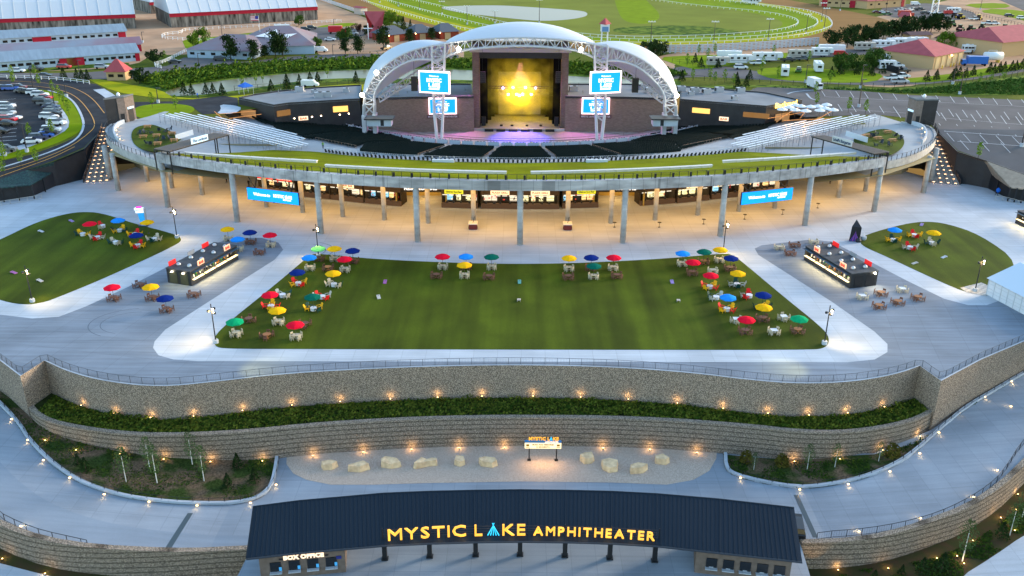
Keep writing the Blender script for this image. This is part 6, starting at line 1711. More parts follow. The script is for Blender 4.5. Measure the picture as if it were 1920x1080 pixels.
part('column', MB().add([(-1.1, -.5, 0), (1.0, -.7, 0), (.6, 1.1, 0), (-.9, -.5, 3.2), (1.0, -.7, 3.0), (.4, 1.0, 4.2)], [(0, 1, 4, 3), (1, 2, 5, 4), (2, 0, 3, 5), (3, 4, 5)]), mat('banner_black', (.008, .008, .012), .4), t)
mb = MB()
for k in range(9):
    f = (k + .5) / 9; mb.cur = k % 3; w_ = .07
    b0_ = Vector((-1.08 + 2.1 * f, -.52 - .2 * f - .02, .05)); t0_ = Vector((-.05 + .2 * (f - .5), -.66, 2.5 - abs(f - .5) * 1.6)); mb.add([b0_ - Vector((w_, 0, 0)), b0_ + Vector((w_, 0, 0)), t0_], [(0, 1, 2)])
part('rays', mb, [mat('ray_purple', (.25, .03, .35), .5), mat('ray_blue', (.03, .1, .4), .5), mat('ray_pink', (.5, .1, .45), .5)], t)
for (x, y, lb) in ((1597, 452, 'small dark boulder beside the black banner column'),):
    pass
p = at(1609, 453.5, 0); solo('rubbish_bag', MB().lathe([(.5, 0), (.6, .35), (.3, .8), (.001, .9)], n=9), M_dark, 'dark rounded planter beside the black banner column', 'planter', local=p)
p = at(1618.5, 450, 0); t = thing('planter_bowl', p, 'round pale planter bowl at the tip of the right lawn', 'planter'); part('bowl', MB().lathe([(.4, 0), (.6, .3), (.6, .75), (.5, .78)], n=12), M_conc, t); part('spike', MB().tube((0, 0, .7), (0, 0, 1.4), .1, 6, .03), M_white, t)

# lamp posts
lp = None
def lamppost(px, py, label, lit=True, h=6.6, aim=(0, -.5), e=900, star=False):
    p = at(px, py); t = thing('lamp_post', p, label, 'lamp post', 'black lamp posts on the plaza')
    part('base', MB().lathe([(.42, 0), (.42, .55), (.38, .6)], n=12), M_conc, t); part('pole', MB().tube((0, 0, .5), (0, 0, h), .1, 8, .08), M_black, t)
    hd = MB(); 
    for k, (ax, ay) in enumerate(((.45, -.1), (-.45, -.1), (.35, .2))):
        z = h - .7 - k * .45; hd.tube((0, 0, z), (ax, ay, z + .05), .04, 4); hd.box((ax, ay, z), (.35, .35, .3), k)
    part('lamp_heads', hd, M_black, t)
    if lit:
        part('lens', MB().lathe([(.001, -.16), (.15, -.05), (.15, .05), (.001, .16)], (.3, -.3, h - .8), 8).lathe([(.001, -.1), (.1, 0), (.001, .1)], (.35, -.25, h - 1.3), 8), glow('lamp_lens_%d' % star, (1, .75, .4), 90 if star else 25), t)
        lamp('SPOT', (.2, -.45, h - .9), e * .8, (1.0, .66, .25), t, aim=(aim[0], aim[1], -1), size=115, blend=.9, radius=.2)
    return t
lamppost(332, 446, 'bright lamp post at the right tip of the left lawn', star=True, aim=(.3, -.5), e=600)
lamppost(61, 566, 'lamp post at the front corner of the left lawn', aim=(.7, .3), e=700)
lamppost(597, 481, 'lamp post at the rear left corner of the main lawn', aim=(-.4, -.7), e=600)
lamppost(405, 643, 'lamp post at the front left corner of the main lawn', aim=(-1.1, .5), e=800)
lamppost(1356, 473, 'bright lamp post at the rear right corner of the main lawn', star=True, aim=(.4, -.7), e=550)
lamppost(1545.5, 645.5, 'lamp post at the front right corner of the main lawn', aim=(.9, .5), e=750)
lamppost(1828, 546, 'lamp post at the front of the right lawn by the white tent', aim=(-.8, .6), e=500)
lamp('SPOT', at(440, 640, 5), 260, (1, .85, .3), aim=(.6, .25, -1), size=80, blend=1, radius=.3)
lamp('SPOT', at(1520, 640, 5), 260, (1, .85, .3), aim=(-.5, .2, -1), size=80, blend=1, radius=.3)

# ================================================================ LAWN FURNITURE
UC = {'red': (0.72, .008, .03), 'yellow': (0.85, .42, .008), 'navy': (.006, .022, .16), 'sky blue': (.02, .24, .72), 'dark green': (.004, .11, .075), 'green': (.006, .30, .12), 'light green': (.12, .48, .16)}
UM = {k: mat('umbrella_' + k.replace(' ', '_'), v, .9, noise_amt=.1, scale=2, spec=.08) for k, v in UC.items()}
M_pole = mat('umbrella_pole', (.03, .03, .035), .4)
def umb_proto(col):
    t = thing('patio_umbrella', (0, 0, -60), 'x', 'umbrella')
    mb = MB(); n = 8; R = 1.42
    for (r0, z0, r1, z1) in ((.02, 2.95, .75, 2.78), (.75, 2.78, R, 2.45), (R, 2.45, R * 1.01, 2.30)):
        vv = [(r0 * math.cos(2 * PI * i / n), r0 * math.sin(2 * PI * i / n), z0) for i in range(n)] + [(r1 * math.cos(2 * PI * i / n), r1 * math.sin(2 * PI * i / n), z1) for i in range(n)]
        mb.add(vv, [(i, (i + 1) % n, n + (i + 1) % n, n + i) for i in range(n)])
    part('canopy', mb, UM[col], t)
    part('pole', MB().tube((0, 0, 0), (0, 0, 3.0), .035, 6).lathe([(.25, 0), (.22, .1)], n=8), M_pole, t)
    return t
UP = {}
def umbrella(p, col, label):
    if col not in UP: UP[col] = umb_proto(col); t = UP[col]; t.location = p; t['label'] = label
    else: t = dup(UP[col], p, None, label)
    t['group'] = 'patio umbrellas on the plaza and lawns'; t.rotation_euler.z = random.uniform(0, .7); return t
FC = {'beige': (.52, .45, .33), 'brown': (.15, .068, .045), 'red': (.70, .015, .015), 'yellow': (.85, .46, .008), 'green': (.008, .055, .045), 'grey': (.42, .42, .38), 'orange': (.32, .13, .05)}  # orange: the brown table tone with warm lamplight put into the colour
FM = {k: mat('furniture_' + k, v, .6) for k, v in FC.items()}
M_wt = mat('white_table', (.66, .66, .68), .5)
def dchair():
    mb = MB()
    for x in (-.23, .23):
        mb.box((x, .2, .5), (.06, .06, 1.0)); mb.box((x, -.2, .32), (.06, .06, .65)); mb.box((x, 0, .64), (.06, .48, .05))
    mb.box((0, 0, .44), (.5, .48, .05)); mb.box((0, .2, .82), (.46, .05, .34)); mb.box((0, 0, .15), (.46, .05, .05)); return mb
def adir():
    mb = MB()
    mb.add([(-.28, -.3, .36), (.28, -.3, .36), (.28, .25, .22), (-.28, .25, .22), (-.28, -.3, .31), (.28, -.3, .31), (.28, .25, .17), (-.28, .25, .17)], [(0, 1, 2, 3), (4, 5, 6, 7), (0, 1, 5, 4), (1, 2, 6, 5), (2, 3, 7, 6), (3, 0, 4, 7)])
    mb.add([(-.26, .22, .22), (.26, .22, .22), (.34, .55, 1.0), (-.34, .55, 1.0), (-.26, .28, .2), (.26, .28, .2), (.34, .61, .98), (-.34, .61, .98), (0, .58, 1.1), (0, .64, 1.08)], [(0, 1, 2, 8, 3), (4, 5, 6, 9, 7), (0, 1, 5, 4), (1, 2, 6, 5), (3, 0, 4, 7)])
    for x in (-.4, .4): mb.box((x, 0, .58), (.14, .8, .04)); mb.box((x, -.32, .28), (.06, .09, .56)); mb.box((x * .85, .3, .3), (.05, .1, .6))
    return mb
def sqtable():
    mb = MB(); mb.box((0, 0, .73), (1.05, 1.05, .05))
    for x in (-.4, .4):
        for y in (-.4, .4): mb.box((x, y, .36), (.09, .09, .72))
    mb.box((0, 0, .2), (.8, .07, .07)); return mb
def rdtable():
    mb = MB(); mb.lathe([(.62, .70), (.64, .75), (.62, .76)], n=20); mb.lathe([(.12, 0), (.12, .7)], n=8)
    for k in range(4): a = k * PI / 2 + .78; mb.box((.28 * math.cos(a), .28 * math.sin(a), .05), (.6, .08, .1), a); mb.box((.22 * math.cos(a), .22 * math.sin(a), .6), (.45, .07, .08), a)
    return mb
def adtable():
    mb = MB(); mb.lathe([(.52, .02), (.55, .5), (.56, .55), (.54, .57)], n=18); return mb
MESH = {}
def gm(kind, fn, m):
    k = (kind, m.name)
    if k not in MESH: MESH[k] = fn().me(kind, m); fixn(MESH[k])
    return MESH[k]
def putm(name, me, p, rz, label, cat, group):
    o = bpy.data.objects.new(name, me); C.objects.link(o); o.location = p; o.rotation_euler.z = rz; return tag(o, label, cat, group)
SIDE = {'L': ('left', rad(90)), 'R': ('right', rad(-90)), 'B': ('rear', 0.0), 'F': ('front', PI), 'BL': ('rear left', rad(50)), 'BR': ('rear right', rad(-50)), 'FL': ('front left', rad(130)), 'FR': ('front right', rad(-130))}
def fset(px, py, kind, umb, chairs, desc, z=0.03, tc=None, dxy=(0, 0)):
    h = .57 if kind == 'ad' else .75
    p = at(px, py, z + h); p.z = z
    td = {'sq': 'square beige table', 'rd': 'round %s table' % ('brown' if tc in (None, 'brown') else 'tan'), 'ad': 'low round white table'}[kind]
    full = '%s %s' % (td, desc)
    ju = random.uniform(-.12, .12)
    if kind == 'sq': putm('patio_table', gm('patio_table', sqtable, FM['beige'] if tc is None else M_wt), p, ju + rad(20 if px < 975 else -20) * 0, full, 'table', 'patio tables')
    elif kind == 'rd': putm('patio_table', gm('patio_table', rdtable, FM[tc or 'brown']), p, ju, full, 'table', 'patio tables')
    else: putm('side_table', gm('side_table', adtable, M_wt), p, ju, full, 'table', 'patio tables')
    for sd, c in chairs:
        nm, a = SIDE[sd]; r_ = {'sq': .78, 'rd': .95, 'ad': 1.05}[kind]; a += random.uniform(-.12, .12)
        q = p + Vector((-math.sin(a) * r_, math.cos(a) * r_, 0)); 
        if kind == 'ad': putm('garden_chair', gm('garden_chair', adir, FM[c]), q, a, '%s %s slatted chair, table %s' % (c, nm, desc), 'chair', 'slatted garden chairs')
        else: putm('patio_chair', gm('patio_chair', dchair, FM[c]), q, a, '%s %s dining chair, table %s' % (c, nm, desc), 'chair', 'dining chairs')
    if umb: umbrella(p, umb, '%s umbrella of table %s' % (umb, desc))
def ch(s, cs):
    cs = cs.split(); return list(zip(s.split(), cs if len(cs) > 1 else cs * len(s.split())))
X4 = 'BL BR FL FR'; P4_ = 'L R B F'
def sq(x, y, u, d, z=.03, s=X4, tc=None): fset(x, y, 'sq', u, ch(s, 'beige'), d, z, tc)
def rd(x, y, u, d, z=.03, s=X4, tc=None): fset(x, y, 'rd', u, ch(s, 'brown'), d, z, tc)
def ad(x, y, u, d, s, c): fset(x, y, 'ad', u, ch(s, c), d)
L_ = 'left'
rd(598, 482, 'light green', 'nearest the rear left lamp post')
sq(628, 482, 'yellow', 'at the rear left edge of the main lawn'); rd(662, 486, 'navy', 'at the rear edge of the main lawn, left part')
sq(581, 499, 'sky blue', 'on the left lawn edge below the lamp post'); rd(615, 499.5, None, 'without umbrella lit by the rear left lamp', tc='orange')
sq(647, 502, 'red', 'inside the rear left table cluster')
ad(559, 529, 'navy', 'on the left lawn edge with red and yellow chairs', 'BL BR FL FR', 'red yellow yellow red')
ad(626, 531, 'yellow', 'right of the navy umbrella set', 'BL FR L R', 'beige beige beige green')
ad(529.5, 551, None, 'without umbrella between the navy and red umbrellas', 'BL BR L FR', 'grey green green beige'); ad(604, 554, None, 'without umbrella above the dark green umbrella', 'BL BR L FR', 'red grey grey red')
ad(508, 572, 'red', 'on the left lawn edge with yellow and red chairs', 'B L R F', 'yellow red red yellow'); ad(587.5, 576, 'dark green', 'with yellow and green chairs, left half of the lawn', 'BL BR L FR', 'green yellow yellow green')
sq(521.7, 600, 'yellow', 'below the red umbrella set of the left lawn edge'); rd(466, 596, None, 'without umbrella at the left lawn edge', s='L R B'); rd(571, 604.7, None, 'without umbrella behind the front left red umbrella', s='BL BR F')
sq(442.5, 621.7, 'green', 'in the front left corner of the main lawn'); rd(500, 626, None, 'without umbrella lit orange near the front left corner', s='L B BR F', tc='orange'); sq(555, 627.5, 'red', 'at the front of the left table cluster')
sq(1279, 491, 'sky blue', 'at the rear edge of the main lawn, right part'); rd(1319, 488, 'dark green', 'at the rear edge below the right lamp post', tc='orange'); sq(1349, 484, 'yellow', 'directly under the rear right lamp post'); rd(1369, 500, 'navy', 'on the rear right corner of the main lawn')
rd(1298, 508, 'red', 'inside the rear right cluster'); sq(1337, 505, None, 'without umbrella, rear right cluster')
ad(1331, 535, 'red', 'with red and yellow chairs, rear of right cluster', 'BL BR FL FR', 'red yellow yellow red'); ad(1381.7, 531, 'yellow', 'with beige and green chairs on the right lawn edge', 'L R B F', 'grey grey green green')
ad(1363, 577, 'sky blue', 'with red and yellow chairs, centre of the right cluster', 'BL BR FL FR', 'red yellow yellow red'); ad(1343, 555, None, 'without umbrella behind the sky blue umbrella', 'BL BR FL', 'green grey grey')
ad(1429, 572.5, 'navy', 'with a yellow chair on the right lawn edge', 'L BR R', 'green yellow green'); ad(1405, 552, None, 'without umbrella left of the navy umbrella', 'L B FL', 'grey red red')
rd(1430, 594, 'yellow', 'in the lower right cluster below the navy umbrella'); sq(1381, 596.7, None, 'without umbrella behind the front red umbrella', tc='w', s='L BR F'); rd(1397.5, 617.5, 'red', 'at the front of the right cluster')
sq(1470, 592, None, 'without umbrella near the right lawn edge', tc='w', s='L R B F'); sq(1451.7, 618, None, 'without umbrella at the front of the right cluster', tc='w'); rd(1496, 616, 'green', 'in the front right corner of the main lawn', tc='orange')
sq(830, 497, 'red', 'leftmost of the group left of the lawn centre'); rd(874, 497, 'sky blue', 'middle of the group left of the lawn centre'); sq(921.7, 497.5, 'dark green', 'rightmost of the group left of the lawn centre'); sq(871, 513, 'yellow', 'front of the group left of the lawn centre')
rd(818, 513.5, None, 'without umbrella below the red one left of centre'); rd(917, 516, None, 'without umbrella below the dark green one left of centre')
sq(1066.7, 500, 'yellow', 'leftmost of the group right of the lawn centre'); rd(1108, 499, 'navy', 'middle of the group right of the lawn centre'); sq(1150, 499, 'red', 'rightmost of the group right of the lawn centre'); sq(1113, 515, 'dark green', 'front of the group right of the lawn centre')
rd(1065.7, 516, None, 'without umbrella below the yellow one right of centre'); rd(1156.7, 514, None, 'without umbrella below the red one right of centre')
rd(213, 556, 'red', 'leftmost on the left plaza paving', 0); rd(261, 531, None, 'without umbrella left of the left bar', 0); rd(285, 555, 'yellow', 'middle umbrella of the left plaza paving', 0); rd(312, 577, 'navy', 'nearest on the left plaza paving', 0); rd(363, 549, None, 'without umbrella in front of the left bar', 0)
sq(428, 444.7, 'yellow', 'behind the left bar', 0); rd(470, 451, 'navy', 'behind the right end of the left bar', 0); sq(507.5, 456, 'red', 'at the curved corner behind the left bar', 0); sq(447, 464, 'sky blue', 'touching the back of the left bar', 0); rd(486, 470, None, 'without umbrella right of the left bar', 0)
sq(1461.7, 461, None, 'leftmost on the right plaza behind the bar', 0); rd(1490, 457, None, 'upper one left of the right bar', 0); rd(1482, 471.7, None, 'lower one left of the right bar', 0); sq(1526, 451, None, 'behind the right bar', 0); rd(1553, 459, None, 'half hidden behind the right bar roof', 0)
sq(1617.5, 553, None, 'nearest the end of the right bar', 0, tc='w'); sq(1692.5, 540, None, 'farthest back right of the right bar', 0, tc='w'); rd(1652.5, 546.7, None, 'between the two square tables right of the bar', 0, tc='orange'); rd(1721.7, 555, None, 'rightmost beyond the right bar', 0, tc='orange'); rd(1684, 563, None, 'second from the right beyond the right bar', 0, tc='orange'); rd(1649, 570.7, None, 'frontmost beyond the right bar', 0, tc='orange')
G_ = 'on the left lawn'
ad(155, 436.7, None, 'leftmost on the left lawn', 'BL R L', 'yellow yellow green'); umbrella(at(172, 441, 0), 'red', 'red umbrella between two white tables on the left lawn'); ad(182.5, 443, None, 'under the red umbrella of the left lawn', 'B F L R', 'red red beige beige')
ad(192, 421.7, None, 'rearmost on the left lawn', 'BL F', 'red beige'); ad(224, 429.5, 'sky blue', 'under the blue umbrella of the left lawn', 'B FL L R', 'yellow yellow green green'); ad(216.7, 452, None, 'without umbrella in the middle of the left lawn', 'BL FR L R', 'beige beige green green')
ad(253, 437, None, 'beside the yellow umbrella of the left lawn', 'L B R F', 'yellow red yellow red'); umbrella(at(279, 438, 0), 'yellow', 'yellow umbrella at the right of the left lawn group'); ad(258, 458, 'navy', 'frontmost on the left lawn', 'B F L R', 'red red yellow yellow'); ad(289, 446, None, 'rightmost on the left lawn', 'L R B F', 'beige beige beige green')
ad(1675, 447.5, 'sky blue', 'leftmost on the right lawn', 'L B R F', 'yellow green yellow green'); ad(1714.7, 438.7, None, 'between the two umbrellas of the right lawn', 'B F L R', 'red red yellow yellow'); ad(1747.5, 453, 'yellow', 'rightmost on the right lawn', 'L B R F', 'green beige green beige'); ad(1706.7, 461.7, None, 'frontmost on the right lawn', 'B F L R', 'red red beige beige')
# bean-bag toss boards
def board(px, py, c, label, rz=0.0):
    p = at(px, py, .05); p.z = .03
    mb = MB(); mb.add([(-.3, -.6, .1), (.3, -.6, .1), (.3, .6, .32), (-.3, .6, .32), (-.3, -.6, 0), (.3, -.6, 0), (.3, .6, 0.26), (-.3, .6, 0.26)], [(0, 1, 2, 3), (4, 5, 6, 7), (0, 1, 5, 4), (1, 2, 6, 5), (2, 3, 7, 6), (3, 0, 4, 7)]); mb.box((-.25, .55, .14), (.06, .06, .28)); mb.box((.25, .55, .14), (.06, .06, .28))
    t = thing('toss_board', p, label, 'game board', 'bean bag boards on the lawns', rz); part('deck', mb, c, t); part('hole', MB().lathe([(.09, 0), (.09, .01)], (0, .3, .285), 10), M_black, t)
bc_ = [mat('board_%d' % i, c, .5) for i, c in enumerate([(.35, .1, .3), (.5, .45, .4), (.1, .3, .25), (.3, .2, .45), (.5, .5, .52)])]
board(722, 529.5, bc_[0], 'pink bean bag board at the rear left of the main lawn'); board(710, 558, bc_[1], 'small tan board in front of the pink one', .3); board(974, 529.5, bc_[2], 'green bean bag board at the centre of the main lawn'); board(973, 563, bc_[1], 'small tan board before the central green one', 3.1); board(1260, 529.5, bc_[3], 'purple bean bag board at the right of the main lawn'); board(1272, 564, bc_[1], 'small tan board before the purple one', 3.0)
board(134, 415, bc_[3], 'blue and white board at the rear of the left lawn', 1.0); board(77, 434.5, bc_[4], 'white board at the left of the left lawn', 1.2); board(26, 512, bc_[0], 'pink and blue board at the left front of the left lawn', 1.2); board(75, 527, bc_[1], 'tan board near the front of the left lawn', 1.1)
board(1728, 422, bc_[3], 'dark board at the rear of the right lawn', -.6); board(1715, 494.5, bc_[1], 'tan board on the front edge of the right lawn', -1.2); board(1770, 483, bc_[4], 'white board in the middle of the right lawn', -1.1)
# wing picnic tables
def picnic():
    mb = MB(); mb.box((0, 0, .74), (1.8, .75, .06)); mb.box((0, .7, .44), (1.8, .28, .05)); mb.box((0, -.7, .44), (1.8, .28, .05))
    for x in (-.65, .65): mb.box((x, 0, .38), (.08, 1.5, .08)); mb.box((x, .3, .37), (.08, .08, .74)); mb.box((x, -.3, .37), (.08, .08, .74))
    return mb
pmt = mat('orange_wood', (.42, .20, .085), .7)
for s, L__ in (('left', [(277, 240), (269, 259), (294, 257), (323, 253), (327, 266), (296, 272)]), ('right', [(1664, 250), (1625, 257), (1646, 262), (1673, 266), (1615, 259)])):
    for i, (x, y) in enumerate(L__):
        p = at(x, y, 10.4); putm('picnic_table', gm('picnic_table', picnic, pmt), p, .2, '%s orange wooden picnic table on the %s wing turf' % (ordinal(i), s), 'picnic table', 'picnic tables on the deck wings')
for s, L__ in (('left', [(262, 252), (272, 250), (284, 251), (299, 246), (310, 248), (319, 244), (307, 263), (320, 261), (276, 270), (282, 272), (294, 265)]), ('right', [(1634, 258), (1644, 252), (1640, 257), (1678, 256), (1686, 262), (1652, 270), (1668, 274), (1642, 274), (1690, 260)])):
    for i, (x, y) in enumerate(L__):
        p = at(x, y, 10.4); putm('garden_chair', gm('garden_chair', adir, mat('slate_chair', (.03, .04, .055), .6)), p, i * 1.1, '%s dark slatted chair on the %s wing turf' % (ordinal(i), s), 'chair', 'dark slatted chairs on the deck wings')
# ================================================================ PLANTS
def fol(name, a, b):
    m = mat(name, a, .9, spec=.1); n, l, bs = nodes_of(m)
    if len(n) < 4:
        c = mixrgb(n, l, ramp(n, l, ntex(n, l, 1.6, detail=3), .38, .62), a, b); l.new(c, bs.inputs['Base Color'])
    return m
F_dark = fol('dark_foliage', (.014, .030, .010), (.035, .062, .016)); F_mid = fol('mid_foliage', (.035, .075, .014), (.075, .13, .022)); F_pale = fol('pale_foliage', (.12, .20, .02), (.20, .30, .04)); F_birch = fol('birch_foliage', (.05, .085, .03), (.10, .15, .05)); F_gold = fol('golden_shrub', (.07, .06, .012), (.13, .11, .02)); F_shrub = fol('shrub_foliage', (.018, .045, .008), (.06, .10, .012))
M_bark = mat('brown_bark', (.08, .055, .04), .9); M_wbark = mat('white_bark', (.62, .60, .56), .8)
def leaf(mb, p, s, rnd):
    a = Vector((rnd.gauss(0, 1), rnd.gauss(0, 1), rnd.gauss(0, 1))).normalized(); b = a.orthogonal().normalized(); c = a.cross(b); mb.add([p + b * s, p + c * s * .7, p - b * s, p - c * s * .7], [(0, 1, 2, 3)])
def crown(kind, n, seed, s):
    rnd = random.Random(seed); mb = MB()
    if kind == 'round':
        cl = [(Vector((rnd.gauss(0, .34), rnd.gauss(0, .34), rnd.uniform(.32, .92))), rnd.uniform(.16, .30)) for _ in range(13)]
        for i in range(n):
            c, r = cl[i % 13]; d = Vector((rnd.gauss(0, 1), rnd.gauss(0, 1), rnd.gauss(0, .8))).normalized(); leaf(mb, c + d * r * rnd.uniform(.6, 1.05), s * rnd.uniform(.6, 1.3), rnd)
    elif kind == 'cone':
        for i in range(n):
            h = rnd.random() ** .8; k = int(h * 9); rr = (1 - h) * .42 * (1.0 - .35 * ((h * 9) % 1)) + .02; a = rnd.uniform(0, 2 * PI); r = rr * rnd.uniform(.55, 1.05); leaf(mb, Vector((r * math.cos(a), r * math.sin(a), .06 + h * .94)), s * rnd.uniform(.6, 1.2) * (1.1 - .6 * h), rnd)
    elif kind == 'pine':
        for k in range(16):
            a = rnd.uniform(0, 2 * PI); h = .25 + .7 * k / 15; L = .42 * (1 - (h - .25) * .75) * rnd.uniform(.7, 1.1); c = Vector((math.cos(a) * L * .6, math.sin(a) * L * .6, h))
            for i in range(n // 16):
                d = Vector((rnd.gauss(0, .14), rnd.gauss(0, .14), rnd.gauss(0, .05))); leaf(mb, c + d, s * rnd.uniform(.6, 1.2), rnd)
    elif kind == 'slim':
        for i in range(n):
            h = rnd.uniform(.3, 1.0); r = .17 * math.sin(PI * (h - .2) / .85) * rnd.uniform(.2, 1.1) + .02; a = rnd.uniform(0, 2 * PI); leaf(mb, Vector((r * math.cos(a), r * math.sin(a), h)), s * rnd.uniform(.5, 1.2), rnd)
    elif kind == 'bush':
        for i in range(n):
            d = Vector((rnd.gauss(0, 1), rnd.gauss(0, 1), abs(rnd.gauss(0, .9)))).normalized(); leaf(mb, Vector((d.x * .5, d.y * .5, .1 + d.z * .85)) * rnd.uniform(.7, 1.05), s * rnd.uniform(.6, 1.2), rnd)
    return mb
TK = {'big': ('round', 1500, .055, F_mid, M_bark, .035), 'bigdark': ('round', 1500, .055, F_dark, M_bark, .035), 'pine': ('pine', 1300, .05, F_dark, M_bark, .03), 'conifer': ('cone', 520, .06, F_dark, M_bark, .04), 'young': ('slim', 170, .05, F_pale, M_bark, .014), 'youngdark': ('slim', 200, .05, F_mid, M_bark, .014), 'birch': ('slim', 420, .022, F_birch, M_wbark, .014), 'shrub': ('bush', 260, .10, F_shrub, M_bark, .05), 'gold': ('bush', 300, .09, F_gold, M_bark, .05), 'maple': ('round', 1300, .055, fol('purple_foliage', (.03, .015, .012), (.06, .03, .02)), M_bark, .035), 'lime': ('round', 1300, .055, fol('lime_foliage', (.06, .12, .012), (.13, .20, .02)), M_bark, .035)}
TP = {}
NM = {'big': 'leafy_tree', 'bigdark': 'dark_tree', 'pine': 'pine_tree', 'conifer': 'small_conifer', 'young': 'young_tree', 'youngdark': 'young_tree', 'birch': 'birch_tree', 'shrub': 'shrub', 'gold': 'golden_shrub', 'maple': 'purple_tree', 'lime': 'leafy_tree'}
def tree(kind, p, h, label, wd=1.0, group=None):
    v = random.randint(0, 1); k = (kind, v)
    if k not in TP:
        ck, n, s, fm, tm, tr_ = TK[kind]; t = thing(NM[kind], (0, 0, -70), 'x', 'tree' if kind not in ('shrub', 'gold') else 'shrub')
        part('crown', crown(ck, n, v * 17 + len(kind), s), fm, t, fix=False)
        mb = MB(); mb.tube((0, 0, -.02), (0, 0, .75 if ck != 'bush' else .3), tr_, 6, tr_ * .4)
        if ck in ('round', 'pine'):
            for q in range(5): a = q * 1.3; mb.tube((0, 0, .3 + q * .08), (.25 * math.cos(a), .25 * math.sin(a), .5 + q * .09), tr_ * .5, 4, tr_ * .2)
        part('trunk', mb, tm, t); TP[k] = t
    else: t = dup(TP[k])
    t.location = p; t.rotation_euler.z = random.uniform(0, 6.28); t.scale = (h * wd, h * wd, h); t['label'] = label
    if group: t['group'] = group
    return t
# terrace shrubs (uncountable planting)
def scatter(name, label, pts, m, n, hh, s, seed, kind='shrubs'):
    rnd = random.Random(seed); mb = MB()
    for _ in range(n):
        p, z = pts(rnd); h = max(0, noise.noise(Vector((p[0] * .35, p[1] * .35, seed)))) * 1.3 + .35
        leaf(mb, Vector((p[0], p[1], z + rnd.uniform(.02, 1) * h * hh)), s * rnd.uniform(.6, 1.4), rnd)
    me = mb.me(name, m); o = bpy.data.objects.new(name, me); C.objects.link(o); return tag(o, label, kind, kind='stuff')
lowi = [Vector((*p[:2], 0)) for p in low]; lowi.sort(key=lambda v: v.x)
edi = [Vector((*p[:2], 0)) for p in EDGE[4:-6]]; edi.sort(key=lambda v: v.x)
def yint(P, x):
    for a, b in zip(P[:-1], P[1:]):
        if a.x <= x <= b.x and b.x > a.x: return a.y + (b.y - a.y) * (x - a.x) / (b.x - a.x)
    return P[0].y if x < P[0].x else P[-1].y
def terr(rnd):
    x = rnd.uniform(-70, 59.5); y0, y1 = yint(lowi, x) + .9, yint(edi, x) - .25; return (x, y0 + (y1 - y0) * rnd.random()), -5.5
F_terr = fol('terrace_foliage', (.03, .062, .008), (.13, .15, .02))
scatter('terrace_planting', 'dense dark green and yellowish shrubs filling the terrace between the stone walls', terr, F_terr, 26000, .85, .17, 3)
def bedpts(poly, zz):
    xs = [p[0] for p in poly]; ys = [p[1] for p in poly]
    def f(rnd):
        while True:
            p = (rnd.uniform(min(xs), max(xs)), rnd.uniform(min(ys), max(ys)))
            if inside(p, poly) and noise.noise(Vector((p[0] * .25, p[1] * .25, 1.7))) > -.06: return p, zr(*p) + zz
    return f
pl_ = bed_l + [(-35.5, 108), (-50, 106.5), (-62, 107.5), (-72, 112)]; pr_ = bed_r + [(78, 126), (62, 113), (50, 106.6), (36, 107), (30, 107.5)]
scatter('bed_grass', 'patchy dark grass and weeds in the left planting bed', bedpts(pl_, .12), F_shrub, 4500, .35, .11, 5, 'grass'); scatter('bed_grass', 'patchy dark grass and weeds in the right planting bed', bedpts(pr_, .12), F_shrub, 4000, .35, .11, 6, 'grass')
opl = [(p[0], p[1]) for p in pxp([(1520, 1085), (1600, 1070), (1740, 1050), (1820, 1020), (1900, 962), (1960, 900), (1990, 940), (1920, 1000), (1860, 1042), (1790, 1090)], zo)]
def obp(rnd):
    while True:
        xs = [p[0] for p in opl]; ys = [p[1] for p in opl]; p = (rnd.uniform(min(xs), max(xs)), rnd.uniform(min(ys), max(ys)))
        if inside(p, opl) and noise.noise(Vector((p[0] * .3, p[1] * .3, 4))) > -.1: return p, zo(*p)
scatter('bed_grass', 'dark grass below the outer stone wall at the lower right', obp, F_shrub, 5000, .4, .11, 8, 'grass')
def plant(L, fn, kind, hh, fmt, group, off=0.0, wd=1.0):
    for i, t in enumerate(L):
        x, y = t[0], t[1]; h = t[2] if len(t) > 2 else hh; tree(kind, on(fn, x, y) + Vector((0, 0, off)), h * random.uniform(.95, 1.05), (fmt % ordinal(i) if '%s' in fmt else fmt), wd, group)
plant([(237, 905, 5.4), (281, 879, 5.2), (295, 907, 6.2), (361, 872, 5.4), (383, 903, 5.6)], zr, 'birch', 5.5, '%s white trunked birch from the left in the left planting bed', 'birches in the left bed', .1)
plant([(162, 885, 2.4), (147, 872, 1.8), (234, 862, 1.6), (428, 917, 2.6), (478, 905, 2.4), (446, 878, 2.4)], zr, 'conifer', 2, '%s small dark conifer from the left in the left planting bed', 'conifers in the left bed', .1)
plant([(1413, 882, 3.0), (1513, 882, 4.4), (1565, 877, 3.9), (1647, 866, 3.2)], zr, 'birch', 4, '%s young birch from the left in the right planting bed', 'birches in the right bed', .1)
plant([(1398, 868, 2.0), (1465, 875, 2.2), (1672, 858, 2.3)], zr, 'gold', 2.2, '%s rounded golden shrub from the left in the right planting bed', 'golden shrubs', .1, .9)
plant([(1804, 1052, 6.0), (1893, 1004, 5.0), (1916, 972, 4.6)], zo, 'birch', 5, '%s slender birch below the outer wall at lower right', 'birches outside the wall')
plant([(1728, 1076, 2.6), (1765, 1070, 2.8), (1878, 1008, 2.6), (1690, 1078, 1.6), (1640, 1082, 1.2)], zo, 'conifer', 2.4, '%s dark conifer below the outer wall at lower right', 'conifers outside the wall')
